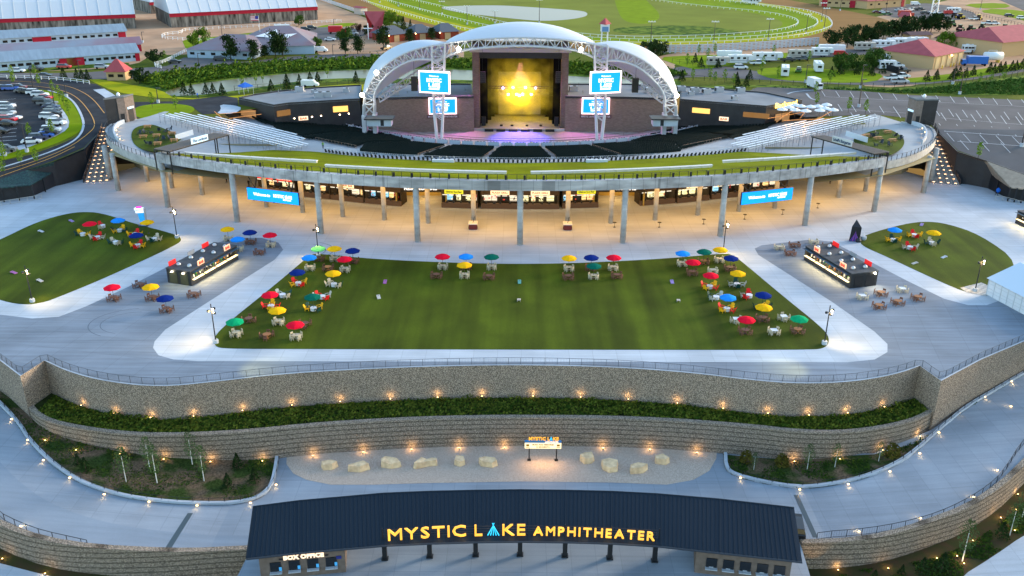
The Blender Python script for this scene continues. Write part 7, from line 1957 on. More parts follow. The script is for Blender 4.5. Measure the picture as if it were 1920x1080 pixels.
# weedy creek bank
cbk = pxp([(285, 142), (350, 132), (500, 118), (700, 110), (960, 118), (1220, 122), (1290, 142), (1230, 147), (1120, 142), (960, 133), (800, 126), (640, 130), (540, 136), (440, 146), (350, 158), (320, 170), (280, 160), (255, 152)], zt)
def cb(rnd):
    xs = [p[0] for p in cbk]; ys = [p[1] for p in cbk]
    while True:
        p = (rnd.uniform(min(xs), max(xs)), rnd.uniform(min(ys), max(ys)))
        if inside(p, cbk): return p, zt(*p)
scatter('bank_thicket', 'tall weedy thicket along the far bank of the creek', cb, fol('bank_foliage', (.028, .07, .012), (.12, .18, .015)), 16000, 2.6, .55, 9, 'thicket')
rb = pxp([(1440, 164), (1700, 170), (1920, 148), (2000, 138), (2000, 172), (1920, 178), (1700, 175), (1560, 168)], zt)
def rbf(rnd):
    xs = [p[0] for p in rb]; ys = [p[1] for p in rb]
    while True:
        p = (rnd.uniform(min(xs), max(xs)), rnd.uniform(min(ys), max(ys)))
        if inside(p, rb): return p, zt(*p)
scatter('verge_weeds', 'weedy green verge behind the right car park', rbf, F_mid, 6000, 1.0, .4, 10, 'weeds')
def bush_row(px, kind, hh, nm, grp, wd=1.0):
    px = [(t[0], t[1], t[2] * (.68 if kind in ('pine', 'conifer') else .55)) for t in px]; wd *= .85; plant(px, zt, kind, hh, nm, grp, 0, wd)
bush_row([(262, 157, 9)], 'bigdark', 8, 'dark bushy tree beside the creek right of the hut', 'dark trees left'); bush_row([(289, 119, 9)], 'bigdark', 9, '%s dark round tree at the barn corner', 'dark tree')
bush_row([(363, 94, 11), (382, 88, 12)], 'lime', 11, '%s bright green tree from the left beside the paddock', 'bright paddock trees', .75)
bush_row([(433, 114, 13), (475, 113, 11), (517, 108, 14), (531, 107, 12), (497, 110, 7)], 'pine', 12, '%s dark pine from the left before the red roofed hall', 'pines before the hall', .85)
bush_row([(560, 48, 8), (595, 93, 8), (588, 80, 6)], 'big', 8, '%s round green tree from the left near the parking yard', 'trees near the yard'); bush_row([(638, 77, 7), (650, 77, 9)], 'big', 8, '%s leafy tree from the left behind the red bus', 'trees by the bus')
bush_row([(672, 62, 7)], 'maple', 7, '%s purple leaved tree left of the red chapel', 'purple tree')
bush_row([(648, 101, 9), (671, 102, 10), (719, 90, 12), (768, 82, 9), (809, 76, 8), (705, 68, 8), (688, 68, 7)], 'pine', 9, '%s dark pine from the left around the red chapel', 'pines by the chapel', .9)
bush_row([(735, 54, 13), (745, 50, 9), (722, 52, 9)], 'lime', 10, '%s leafy tree behind the chapel counted from the front', 'trees behind the chapel'); bush_row([(757, 58, 10), (770, 62, 9)], 'conifer', 9, '%s spruce right of the chapel trees', 'spruces', .8)
bush_row([(1218, 104, 9), (1232, 106, 9), (1238, 104, 10)], 'bigdark', 9, '%s dark tree right of the white canopy', 'trees right of the canopy')
bush_row([(1558, 88, 12), (1588, 90, 13), (1605, 82, 13), (1620, 82, 13), (1638, 80, 13), (1655, 76, 14), (1672, 73, 14), (1690, 70, 14), (1708, 66, 15), (1725, 62, 14), (1745, 62, 15), (1760, 60, 13), (1700, 74, 11), (1600, 88, 10)], 'bigdark', 13, '%s dark tree from the left in the long grove by the track', 'grove beside the track', .9)
bush_row([(1768, 95, 12)], 'lime', 11, '%s bright green round tree behind the red roofed garage', 'bright tree')
bush_row([(1582, 135, 10), (1600, 132, 10), (1640, 128, 12), (1630, 130, 9), (1572, 132, 8), (1613, 135, 6)], 'big', 10, '%s leafy tree from the left in the clump on the right verge', 'clump on the right verge')
yt = [(24, 148), (26, 160), (66, 144), (74, 163), (100, 176), (112, 188), (120, 198), (130, 216), (40, 312), (70, 310), (8, 330), (8, 300), (57, 262), (99, 255), (310, 116), (480, 158), (455, 166), (493, 155), (614, 146), (286, 202), (330, 205), (1288, 124), (1310, 104), (1327, 112), (1340, 102), (1450, 105), (1430, 127), (1458, 147), (1427, 140), (1530, 104), (1516, 118), (1556, 157), (1528, 180), (1530, 200), (1590, 212), (1622, 215), (1835, 160), (1880, 154), (1856, 156), (1833, 300), (1331, 152), (1358, 155), (1298, 152), (1340, 158), (1375, 162)]
plant(yt, zt, 'young', 4.2, '%s pale young tree along the roads, counted from the left', 'young street trees') if len(yt) <= 60 else None
cf = [(120, 147), (145, 148), (155, 150), (165, 150), (417, 178), (400, 176), (387, 177), (360, 178), (345, 176), (509, 170), (538, 168), (538, 160), (582, 156), (562, 160), (596, 154), (668, 155), (788, 160), (1160, 162), (1278, 152), (1303, 118), (1314, 126), (1346, 128), (1381, 155), (1383, 165), (1405, 150), (1398, 163), (1558, 144), (1575, 140), (1606, 140), (1634, 142), (1655, 138), (1737, 152), (1755, 150), (1785, 150), (1790, 143), (1798, 145), (1810, 146), (1824, 142), (1855, 137), (1863, 138), (1873, 136), (1882, 135), (1896, 133), (1904, 132), (1915, 130)]
plant(cf, zt, 'conifer', 3.6, '%s small dark conifer on the verges, counted from the left', 'small conifers on the verges')

# ================================================================ VEHICLES
M_tyre = mat('tyre', (.012, .012, .013), .9); M_glass = mat('car_glass', (.015, .018, .022), .12, spec=.7)
CC = {'white': (.68, .69, .71), 'silver': (.36, .38, .41), 'black': (.012, .013, .016), 'dark blue': (.015, .03, .09), 'blue': (.02, .10, .42), 'red': (.45, .012, .02), 'grey': (.12, .125, .135), 'green': (.03, .12, .04), 'maroon': (.12, .01, .015)}
VP = {}
def vehicle(kind, col):
    if (kind, col) in VP: return None, VP[(kind, col)]
    m = mat('car_paint_' + col.replace(' ', '_'), CC[col], .3, spec=.6)
    t = thing({'sedan': 'parked_car', 'suv': 'parked_car', 'pickup': 'pickup_truck', 'van': 'van'}[kind], (0, 0, -80), 'x', {'sedan': 'car', 'suv': 'car', 'pickup': 'pickup', 'van': 'van'}[kind])
    if kind == 'sedan': side = [(-2.3, .35), (-2.3, .75), (-2.1, .95), (-1.4, 1.0), (1.0, .98), (2.2, .8), (2.35, .6), (2.3, .35)]; cab = [(-1.7, .98), (-1.1, 1.42), (.2, 1.45), (1.1, .98)]; L = 4.6
    elif kind == 'suv': side = [(-2.35, .4), (-2.4, 1.0), (-2.3, 1.1), (1.0, 1.12), (2.1, 1.0), (2.35, .75), (2.3, .4)]; cab = [(-2.2, 1.1), (-2.0, 1.7), (.4, 1.75), (1.2, 1.1)]
    elif kind == 'pickup': side = [(-2.8, .5), (-2.85, 1.1), (-.6, 1.12), (1.6, 1.15), (2.6, 1.05), (2.75, .8), (2.7, .5)]; cab = [(-.6, 1.1), (-.5, 1.82), (.8, 1.85), (1.6, 1.12)]
    else: side = [(-2.7, .4), (-2.75, 1.9), (-2.6, 2.05), (1.2, 2.05), (1.9, 1.25), (2.6, 1.0), (2.65, .4)]; cab = [(.9, 1.25), (1.0, 1.9), (1.3, 1.9), (1.95, 1.2)]
    def ext(prof, w0, w1):
        mb = MB(); n = len(prof); zm = min(p[1] for p in prof); zM = max(p[1] for p in prof)
        ww = [w0 + (w1 - w0) * (p[1] - zm) / (zM - zm) for p in prof]
        return mb.add([(p[0], -w, p[1]) for p, w in zip(prof, ww)] + [(p[0], w, p[1]) for p, w in zip(prof, ww)], [tuple(range(n)), tuple(range(2 * n - 1, n - 1, -1))] + [(i, (i + 1) % n, n + (i + 1) % n, n + i) for i in range(n)])
    part('body', ext(side, .92, .86), m, t); part('windows', ext(cab, .84, .64), M_glass, t)
    r = [(a[0] * .92 if abs(a[0]) > .5 else a[0], a[1]) for a in cab]
    xs = [cab[1][0], cab[2][0]]; part('roof_panel', MB().box(((xs[0] + xs[1]) / 2, 0, cab[1][1] + .02), (abs(xs[1] - xs[0]) + .1, 1.3, .05)), m, t)
    if kind == 'pickup': part('bed', MB().box((-1.75, 0, 1.13), (1.9, 1.45, .04)), M_tyre, t)
    for x in (-1.45, 1.45):
        for y in (-.86, .86): part('wheel', MB().tube((x, y - .1, .34), (x, y + .1, .34), .34, 10), M_tyre, t)
    VP[(kind, col)] = t; return t, t
def car(x, y, kind, col, rz, label, fn=zt, group='parked cars'):
    new, t = vehicle(kind, col)
    if new is None: t = dup(t)
    p = on(fn, x, y); t.location = p + Vector((0, 0, .12)); t.rotation_euler.z = rad(rz); t['label'] = label; t['group'] = group
    if fn is zt and p.y < 225: t.rotation_euler.x = 0
    return t
left = [(12, 170, 'suv', 'dark blue', 10), (21, 170, 'suv', 'blue', 10), (36, 168, 'suv', 'maroon', 10), (43, 174, 'sedan', 'grey', 10), (52, 175.5, 'sedan', 'black', 5), (66, 178, 'suv', 'white', 0), (76, 182, 'suv', 'white', 0), (84, 187, 'sedan', 'red', 0), (79, 194, 'suv', 'black', 0), (90, 198.5, 'pickup', 'grey', 0), (96, 204, 'sedan', 'dark blue', 0), (98, 210, 'sedan', 'black', -3), (99, 217, 'suv', 'black', -3), (93, 224, 'suv', 'white', -5), (105, 229.5, 'sedan', 'grey', -5), (107, 235, 'suv', 'white', -5), (97, 248.5, 'suv', 'white', 8), (93, 253, 'sedan', 'black', 10), (84, 258, 'sedan', 'blue', 12), (73, 263, 'suv', 'dark blue', 14), (60, 269.5, 'sedan', 'white', 14), (13, 203, 'suv', 'white', 0), (12, 209, 'sedan', 'black', 0), (13, 216, 'suv', 'silver', 0), (24, 225, 'sedan', 'white', 0), (15, 229, 'suv', 'red', 0), (15, 236, 'sedan', 'black', 0), (13, 285, 'suv', 'grey', 10), (0, 250, 'sedan', 'black', 0)]
for i, (x, y, k, c, r) in enumerate(left): car(x, y, k, c, r, '%s parked in the left car park, %s vehicle listed from the top' % ({'suv': c + ' SUV', 'sedan': c + ' saloon car', 'pickup': c + ' pickup', 'van': c + ' minivan'}[k], ordinal(i)), group='cars in the left car park')
oth = [(34, 136, 'sedan', 'white', 3, 'white saloon on the dirt lane before the barn'), (69, 133, 'suv', 'black', 3, 'black SUV on the dirt lane before the barn'), (121, 129, 'suv', 'red', 3, 'red car before the red barn door'), (192, 129, 'suv', 'silver', 3, 'silver car on the lane left of the red roofed hut'), (85, 145, 'sedan', 'black', 3, 'dark car behind the white fence at left'), (328, 119, 'sedan', 'black', 20, 'black car turning in the hall car park'), (413, 114, 'suv', 'black', 10, 'black SUV parked before the red roofed hall'), (602, 98, 'van', 'white', 0, 'white van right of the red roofed hall'), (619, 77, 'sedan', 'white', 0, 'white car right of the hall trees'), (573, 58, 'suv', 'black', 10, 'left black SUV in the north yard'), (585, 55, 'suv', 'black', 10, 'right black SUV in the north yard'), (662, 65, 'sedan', 'silver', 0, 'silver car left of the chapel'), (725, 94, 'pickup', 'black', 60, 'black pickup beside the motel pine'), (535, 66, 'sedan', 'black', -20, 'dark car beside the food trailers'), (551, 63, 'sedan', 'white', 0, 'white car right of the orange trailer'), (582, 163, 'van', 'white', 0, 'white van behind the left pavilion roof'),
 (1420, 122, 'pickup', 'white', 0, 'white flatbed pickup among the trailers'), (1389, 130, 'suv', 'white', 0, 'white SUV on the loop road'), (1477, 116, 'pickup', 'black', 0, 'black pickup behind the trailers'), (1505, 114, 'pickup', 'grey', 0, 'grey pickup right of the black one'), (1497, 136, 'pickup', 'green', 70, 'green striped truck on the right verge'), (1575, 105, 'van', 'red', 0, 'red van among the trailers'), (1655, 97, 'sedan', 'white', 0, 'white car on the loop road by the grove'), (1690, 147, 'pickup', 'white', 10, 'white pickup at the dirt pull-in'), (1687, 157, 'pickup', 'silver', 0, 'silver pickup at the bottom of the dirt pull-in'), (1673, 150, 'pickup', 'white', 10, 'white truck with boat at the dirt pull-in'), (1680, 127, 'pickup', 'white', 0, 'white truck beside the black fence'), (1692, 137, 'pickup', 'black', 20, 'dark truck beside the black fence'), (1812, 84, 'pickup', 'black', 0, 'black pickup between the red roofs'), (1737, 92, 'sedan', 'silver', 0, 'silver car before the garage'), (1726, 89, 'pickup', 'dark blue', 0, 'dark blue pickup below the trailers'), (1643, 25, 'sedan', 'maroon', 0, 'maroon car left in the far yard'), (1655, 25, 'sedan', 'white', 0, 'white car next to the maroon car in the far yard'), (1663, 29, 'pickup', 'green', 0, 'dark green pickup in the far yard'), (1684, 21, 'sedan', 'silver', 30, 'silver car first in the slanted far row'), (1691, 20, 'sedan', 'white', 30, 'white car second in the slanted far row'), (1699, 22, 'sedan', 'red', 30, 'red car third in the slanted far row'), (1706, 21, 'sedan', 'white', 30, 'white car fourth in the slanted far row'), (1713, 19, 'sedan', 'silver', 30, 'silver car fifth in the slanted far row'), (1716, 10, 'van', 'white', 0, 'white van behind the far row'), (1724, 20, 'pickup', 'black', 0, 'black pickup right of the far row'), (1734, 27, 'suv', 'black', 0, 'black SUV left of the tower foot'), (1745, 27, 'sedan', 'white', 0, 'white car left of the tower foot'), (1760, 26, 'sedan', 'white', 0, 'white car right of the tower foot'), (1779, 27, 'van', 'red', 0, 'red van right of the tower foot'), (1826, 38, 'pickup', 'white', 0, 'white pickup among the tractors'), (1851, 46, 'pickup', 'white', 0, 'white truck in the equipment yard'), (1863, 47, 'pickup', 'white', 0, 'right white truck in the equipment yard'), (1892, 32, 'suv', 'black', 0, 'black car on the distant road'), (1915, 36, 'suv', 'white', 0, 'white car on the distant road')]
for x, y, k, c, r, lb in oth: car(x, y, k, c, r, lb)
pb2 = on(zr, 1503, 1006); t = car(1503, 1000, 'suv', 'black', 80, 'black SUV half hidden behind the right end of the entrance roof', fn=zr, group='cars'); t.location = (34.6, 92.2, ZG + .05)
# caravans
M_rvw = mat('caravan_white', (.66, .67, .69), .45); M_rvt = mat('caravan_tan', (.42, .38, .33), .5)
RVP = {}
def rv(x, y, L, rz, col, label):
    k = (L, col)
    if k not in RVP:
        t = thing('caravan', (0, 0, -90), 'x', 'caravan'); m = M_rvw if col == 'white' else M_rvt; W_, H_ = 2.5, 2.7
        pr = [(-L / 2, .6), (-L / 2, H_ + .6), (L / 2 - .3, H_ + .6), (L / 2, H_ - .4), (L / 2 - .2, 1.5), (L / 2 - 2, 1.4), (L / 2 - 2.2, .6)]
        n = len(pr); part('body', MB().add([(a, -W_ / 2, b) for a, b in pr] + [(a, W_ / 2, b) for a, b in pr], [tuple(range(n)), tuple(range(2 * n - 1, n - 1, -1))] + [(i, (i + 1) % n, n + (i + 1) % n, n + i) for i in range(n)]), m, t)
        for q in (-.36, -.1, .14): part('window', MB().box((L * q, -W_ / 2 - .01, 2.3), (1.1, .06, .7)), M_glass, t)
        part('door', MB().box((L * .27, -W_ / 2 - .01, 1.8), (.7, .05, 1.9)), mat('caravan_door', (.35, .36, .38), .5), t)
        part('stripe', MB().box((0, -W_ / 2 - .012, 1.45), (L * .8, .04, .12)), mat('stripe_grey', (.15, .13, .14), .5), t)
        part('end_window', MB().box((-L / 2 - .01, 0, 2.2), (.06, 1.3, .8)), M_glass, t)
        part('roof_units', MB().box((-L * .2, 0, H_ + .75), (.9, .7, .3)).box((L * .2, 0, H_ + .72), (.6, .5, .25)), m, t)
        for q in (-.6, .5):
            part('wheel', MB().tube((q, -1.2, .4), (q, -.95, .4), .4, 10), M_tyre, t)
        RVP[k] = t
    else: t = dup(RVP[k])
    t.location = tt(x, y); t.rotation_euler.z = rad(rz); t['label'] = label; t['group'] = 'caravans and trailers'
for a in [(1366, 112, 9, 175, 'white', 'rear white caravan at the left of the trailer park'), (1346, 124, 8, 0, 'tan', 'tan motorhome at the left of the trailer park'), (1387, 120, 9, 0, 'white', 'white caravan right of the tan motorhome'), (1438, 115, 11, 0, 'white', 'long white fifth wheel caravan with dark windows'), (1471, 142, 8, 75, 'white', 'white caravan seen end on, left one on the verge'), (1500, 110, 9, 0, 'tan', 'tan caravan left of the red van'), (1541, 106, 8, 0, 'white', 'white caravan just left of the red van'), (1558, 100, 10, 175, 'white', 'long white caravan behind the red van'), (1533, 134, 8, 80, 'white', 'white caravan seen end on beside the young trees'), (1621, 95, 8, 0, 'tan', 'tan caravan in front of the dark grove'), (1656, 91, 9, 0, 'white', 'white caravan at the middle of the grove edge'), (1680, 87, 8, 0, 'white', 'white caravan under the right part of the grove'), (1696, 86, 8, 175, 'white', 'second white caravan under the right part of the grove'), (1722, 85, 7, 0, 'white', 'boxy white trailer home right of the caravans'), (1681, 115, 8, 80, 'white', 'white caravan end on beside the garage'), (1657, 118, 7, 80, 'white', 'white camper half hidden by the leafy clump'), (1704, 102, 7, 175, 'white', 'white camper behind the garage roof'), (1405, 5, 9, 0, 'white', 'white trailer beyond the track'), (1415, 8, 7, 0, 'white', 'shorter white trailer beyond the track'), (530, 60, 7, 20, 'white', 'white food trailer in the north yard'), (1662, 131, 6, 0, 'white', 'low white trailer behind the black fence'), (1787, 26, 7, 0, 'white', 'white box trailer in the equipment yard'), (1816, 100, 5, 0, 'white', 'small white trailer between the red roofs')]: rv(*a)
def boxtruck(x, y, rz, label, c1, c2, L=6.5):
    t = thing('box_truck', tt(x, y), label, 'truck', rz=rad(rz)); part('cargo_box', MB().box((-.9, 0, 2.1), (L - 2, 2.4, 2.6)), c1, t); part('cab', MB().box((L / 2 - .9, 0, 1.35), (1.7, 2.1, 1.7)), c2, t); part('windscreen', MB().box((L / 2 - .04, 0, 1.75), (.08, 1.8, .7)), M_glass, t)
    for q in (-L / 2 + 1, L / 2 - 1): 
        for s in (-1, 1): part('wheel', MB().tube((q, s * 1.0, .45), (q, s * 1.2, .45), .45, 10), M_tyre, t)
boxtruck(1527, 167, -80, 'white box truck alone in the right car park entrance', M_rvw, M_rvw)
boxtruck(633, 63, 5, 'red double height bus in the north yard', mat('bus_red', (.6, .01, .02), .4), mat('bus_red', (.6, .01, .02), .4), 8); boxtruck(543, 64, 0, 'orange food truck in the north yard', mat('truck_orange', (.7, .12, .03), .5), mat('truck_orange', (.7, .12, .03), .5), 5)
boxtruck(1825, 123, 175, 'blue and white refuse truck beside the garage', mat('truck_blue', (.02, .12, .45), .4), mat('truck_blue', (.02, .12, .45), .4), 9); boxtruck(1698, 32, 0, 'long red trailer in the far yard', mat('trailer_red', (.45, .04, .02), .5), mat('trailer_red', (.45, .04, .02), .5), 8)
t = thing('storage_tank', tt(1860, 117), 'white horizontal tank with yellow legs near the right garage', 'tank'); mb = MB(); mb.smooth = True; mb.tube((-3.2, 0, 2.3), (3.2, 0, 2.3), 1.5, 16); part('tank', mb, M_rvw, t); part('supports', MB().box((-2, 0, .5), (.5, 2, 1)).box((2, 0, .5), (.5, 2, 1)), mat('yellow_steel', (.6, .4, .03), .5), t); part('top_rail', MB().tube((-2, 0, 4.4), (1, 0, 4.4), .06, 4).tube((-2, 0, 3.8), (-2, 0, 4.4), .06, 4).tube((1, 0, 3.8), (1, 0, 4.4), .06, 4), M_white, t)
# tractors, mounds
def tractor(x, y, rz, label, c):
    t = thing('tractor', tt(x, y), label, 'tractor', rz=rad(rz)); part('bonnet', MB().box((1.1, 0, 1.3), (2.0, .9, .8)), c, t); part('cab', MB().box((-.5, 0, 2.0), (1.4, 1.3, 1.5)), M_glass, t); part('cab_roof', MB().box((-.5, 0, 2.85), (1.6, 1.5, .15)), c, t)
    for s in (-1, 1):
        w_ = part('wheel', MB().tube((-.8, s * .8, .85), (-.8, s * 1.15, .85), .85, 12), M_tyre, t); part('rim', MB().tube((-.8, s * 1.1, .85), (-.8, s * 1.19, .85), .4, 10), mat('yellow_steel', (.6, .4, .03), .5), w_); part('wheel', MB().tube((1.7, s * .7, .5), (1.7, s * .95, .5), .5, 10), M_tyre, t)
G1 = mat('tractor_green', (.02, .10, .02), .4)
for i, (x, y, c) in enumerate([(1783, 50, G1), (1800, 58, G1), (1820, 59, G1), (1841, 56, G1), (1884, 57, G1), (1781, 44, G1), (1790, 34, mat('tractor_blue', (.02, .06, .25), .4)), (1801, 36, mat('yellow_steel', (.6, .4, .03), .5)), (1835, 38, mat('yellow_steel', (.6, .4, .03), .5)), (1800, 66, mat('tractor_red', (.35, .02, .02), .4))]): tractor(x, y, i * 30 % 50, '%s farm vehicle in the equipment yard beyond the red roofs' % ordinal(i), c)
M_mound = mat('soil_mound', (.12, .07, .05), .95, noise_amt=.3, scale=.8)
for i, (x, y, r) in enumerate([(1778, 72, 6), (1836, 73, 5.5), (1860, 68, 8), (1895, 70, 6)]):
    p = tt(x, y); mb = MB(); rnd = random.Random(i); rr_ = [rnd.uniform(.8, 1.1) for _ in range(14)]
    vv = []; 
    for rk, zk in ((1, 0), (.7, .45), (.35, .8), (.05, 1)): vv += [(r * rk * rr_[k] * math.cos(2 * PI * k / 14), r * rk * rr_[k] * .7 * math.sin(2 * PI * k / 14), zk * r * .42) for k in range(14)]
    mb.add(vv, [(a * 14 + k, a * 14 + (k + 1) % 14, (a + 1) * 14 + (k + 1) % 14, (a + 1) * 14 + k) for a in range(3) for k in range(14)]); solo('soil_mound', mb, M_mound, '%s brown soil heap from the left in the equipment yard' % ordinal(i), 'mound', local=p)
solo('skip', MB().box((0, 0, .8), (7, 2.4, 1.6)).box((0, 0, 1.65), (6.6, 2.0, .1)), mat('navy_skip', (.02, .05, .14), .5), 'dark blue skip before the soil heaps', 'skip', local=tt(1791, 76))

# ================================================================ FAR BUILDINGS
M_redroof = mat('red_roof', (.36, .07, .08), .7, noise_amt=.1, scale=.5); M_tanw = mat('tan_wall', (.45, .31, .17), .85); M_bluew = mat('pale_blue_wall', (.36, .45, .55), .8); M_barn = mat('blue_grey_tin', (.19, .26, .33), .55, noise_amt=.14, scale=.4, stretch=(3, .2, 1)); M_tent = mat('white_fabric', (.48, .53, .60), .6); M_redw = mat('red_band', (.35, .01, .03), .6); M_open = mat('dark_interior', (.02, .018, .016), .9)
def gable(name, px, depth, hw, hr, wm, rm, label, hip=0.0, wins=0, doors=(), skirt=None, arch_=False, ribs=0):
    """px: two ground pixels of the front wall; depth metres back; ridge runs along the front"""
    A, B = tt(*px[0]), tt(*px[1]); d = B - A; d.z = 0; L = d.length; g = math.atan2(d.y, d.x)
    t = thing(name, (A + B) / 2, label, name.replace('_', ' '), rz=g); D = depth; o = .6
    part('wall', MB().box((0, D / 2, hw / 2), (L, D, hw)), wm, t)
    k = hip
    mb = MB()
    if arch_:
        prof = [(-o, hw * .98), (D * .12, hw + (hr - hw) * .45), (D * .28, hw + (hr - hw) * .8), (D * .5, hr), (D * .72, hw + (hr - hw) * .8), (D * .88, hw + (hr - hw) * .45), (D + o, hw * .98)]
        for s0, s1 in ((-1, 1),):
            P0 = [(-L / 2 - .3, y, z) for y, z in prof]; P1 = [(L / 2 + .3, y, z) for y, z in prof]; mb.strip(P0, P1)
            mb.add([(-L / 2 - .3, y, z) for y, z in prof], [tuple(range(7))]); mb.add([(L / 2 + .3, y, z) for y, z in prof], [tuple(range(6, -1, -1))])
        rf = part('roof', mb, rm, t); mb = MB()
        for i in range(ribs + 1):
            x = -L / 2 + L * i / ribs; mb.path([(x, y, z + .08) for y, z in prof[:5]], .13, 4)
        part('ribs', mb, mat('rib_white', (.6, .62, .65), .6), rf)
    else:
        e = [(-L / 2 - o, -o, hw), (L / 2 + o, -o, hw), (L / 2 + o, D + o, hw), (-L / 2 - o, D + o, hw), (-L / 2 - o + k, D / 2, hr), (L / 2 + o - k, D / 2, hr)]
        mb.add(e, [(0, 1, 5, 4), (2, 3, 4, 5), (3, 0, 4), (1, 2, 5), (0, 3, 2, 1)]); part('roof', mb, rm, t)
    if wins:
        for i in range(wins): part('window', MB().box((-L / 2 + L * (i + .5) / wins, -.03, hw * .55), (1.7, .1, .9)), M_open if not arch_ else M_open, t)
    for x, c, w_ in doors: part('barn_door', MB().box((x * L, -.06, hw * .45), (w_, .14, hw * .9)), c, t)
    if skirt: part('skirt', MB().box((0, -.1, hw * .86), (L + .6, .2, hw * .28)), skirt, t)
    return t, L
M_stall = mat('stalls', (.30, .27, .24), .9, noise_amt=.9, scale=.8, stretch=(1, 1, .2), col2=(.02, .018, .016))
gable('riding_arena', [(-60, 66), (256, 53)], 42, 6.5, 20, M_stall, M_tent, 'huge white arched fabric arena with red skirt at top left', arch_=True, ribs=14, skirt=M_redw)
gable('riding_arena', [(322, 52), (596, 37)], 40, 6.5, 19, M_stall, M_tent, 'huge white arched fabric arena with red skirt right of the first', arch_=True, ribs=15, skirt=M_redw)
gable('riding_arena', [(284, 26), (300, 25)], 30, 6.0, 14, M_stall, M_tent, 'smaller white arena peeking between the two big ones', arch_=True, ribs=2, skirt=M_redw)
t, L = gable('horse_barn', [(-60, 138), (262, 114)], 13, 3.0, 5.6, M_bluew, M_barn, 'nearest long blue grey stable barn with red doors', wins=22, doors=[(.09, M_redw, 8), (.09, mat('amber_opening', (.25, .12, .03), .8), 3.2), (.49, M_redw, 1.5)])
gable('horse_barn', [(-60, 116), (266, 96)], 11, 2.8, 5.0, M_bluew, mat('red_and_blue_tin', (.22, .12, .15), .6, noise_amt=.3, scale=.06, col2=(.19, .26, .33)), 'middle stable barn with red ridge and red end', wins=0, doors=[(.45, M_redw, 6)])
gable('horse_barn', [(-60, 90), (238, 71)], 12, 2.8, 5.4, M_bluew, M_barn, 'rear long blue grey stable barn under the white arena', wins=20, doors=[(-.05, M_redw, 7), (.47, M_redw, 3)])
t, L = gable('hut', [(201, 151), (236, 151)], 5, 2.8, 6.6, M_tanw, M_redroof, 'small tan hut with pointed red roof beside the road', hip=3.3, wins=2)
t, L = gable('sales_hall', [(352, 108), (470, 112)], 30, 3.0, 7.0, M_bluew, mat('weathered_red_roof', (.20, .13, .15), .7, noise_amt=.3, scale=.15, col2=(.17, .17, .21)), 'left wing of the red and grey roofed hall behind the pines', hip=9, wins=6)
t, L = gable('sales_hall', [(455, 104), (590, 101)], 36, 3.2, 8.6, M_bluew, mat('weathered_red_roof', (.24, .12, .14), .7), 'main hall with weathered red grey roof and white star', hip=10, wins=0)
mb = MB(); mb.add([(-9, 8, 5.7), (-1, 14, 7.5), (1.5, 3, 4.3), (-2, 6, 5.3)], [(0, 1, 3), (1, 2, 3)]); mb.add([(0, 9, 6.0), (7, 10, 6.3), (2, 4.5, 4.7)], [(0, 1, 2)])
part('roof_star', MB().add([(a, b, c - .1) for a, b, c in mb.v] + [(a, b, c + .25) for a, b, c in mb.v], [tuple(f) for f in mb.f] + [tuple(i + 7 for i in f) for f in mb.f]), M_white, t)
p = tt(491, 93); t = thing('flagpole', p, 'white flagpole with red and white striped flag before the hall', 'flagpole'); part('pole', MB().tube((0, 0, 0), (0, 0, 13), .1, 6, .06), M_white, t)
mb = MB()
for k in range(7): mb.cur = k % 2; mb.box((-1.6, 0, 12.7 - k * .26), (3.1, .05, .24))
mb.cur = 2; mb.box((-.7, -.02, 12.25), (1.3, .08, 1.1)); part('flag', mb, [mat('flag_red', (.6, .03, .04), .6), M_white, mat('flag_blue', (.03, .05, .25), .6)], t)
t, L = gable('chapel', [(690, 72), (712, 72)], 14, .6, 10.5, M_redroof, M_redroof, 'red pyramid roofed chapel with white cross', hip=7.5)
p = tt(691, 74); t = thing('cross', p, 'tall white cross in front of the red chapel', 'cross'); part('upright', MB().box((0, 0, 3.4), (.35, .35, 6.8)), M_white, t); part('crossbar', MB().box((0, 0, 4.6), (3.8, .3, .35)), M_white, t)
for i, (a, b, lb) in enumerate([((730, 80), (765, 76), 'left red walled cabin with grey hipped roof and porch lamp'), ((780, 76), (812, 74), 'middle red walled cabin with grey roof and porch lamp'), ((826, 74), (860, 72), 'right red walled cabin with grey roof beside the canopy')]):
    t, L = gable('cabin', [a, b], 12, 3.0, 6.0, mat('cabin_red', (.24, .05, .03), .8), mat('grey_shingle', (.11, .12, .14), .85), lb, hip=3, doors=[(-.1, M_tanw, 2.6)]); part('porch_lamp', MB().lathe([(.001, -.25), (.3, 0), (.001, .25)], (-L / 2 - .4, -.6, 2.9), 8), glow('porch_lamp', (1, .55, .2), 25), t)
gable('stable_office', [(1535, 12), (1640, 16)], 22, 4.2, 9, M_tanw, M_redroof, 'far red roofed pavilion beyond the racetrack', hip=8, wins=8, doors=[(.1, M_redw, 3), (-.4, M_redw, 3)])
gable('stable_office', [(1625, 17), (1697, 12)], 22, 4.2, 9, M_tanw, M_redroof, 'far red roofed pavilion right of the first', hip=6, wins=5, doors=[(.42, M_redw, 2.5)])
t, L = gable('garage', [(1748, 131), (1803, 119)], 22, 4.6, 8.6, M_tanw, M_redroof, 'tan garage with pink red roof and five yellow posted doors', hip=9, doors=[(x, mat('garage_door', (.5, .38, .2), .7), 2.6) for x in (-.38, -.19, 0, .19, .38)])
part('bollards', MB().box((-L * .29, -1.2, .6), (.3, .3, 1.2)).box((0, -1.2, .6), (.3, .3, 1.2)).box((L * .1, -1.2, .6), (.3, .3, 1.2)).box((L * .3, -1.2, .6), (.3, .3, 1.2)), mat('yellow_steel', (.6, .4, .03), .5), t); part('lamp', MB().lathe([(.001, -.25), (.3, 0), (.001, .25)], (L * .05, -.4, 3.9), 8), glow('porch_lamp', (1, .55, .2), 25), t)
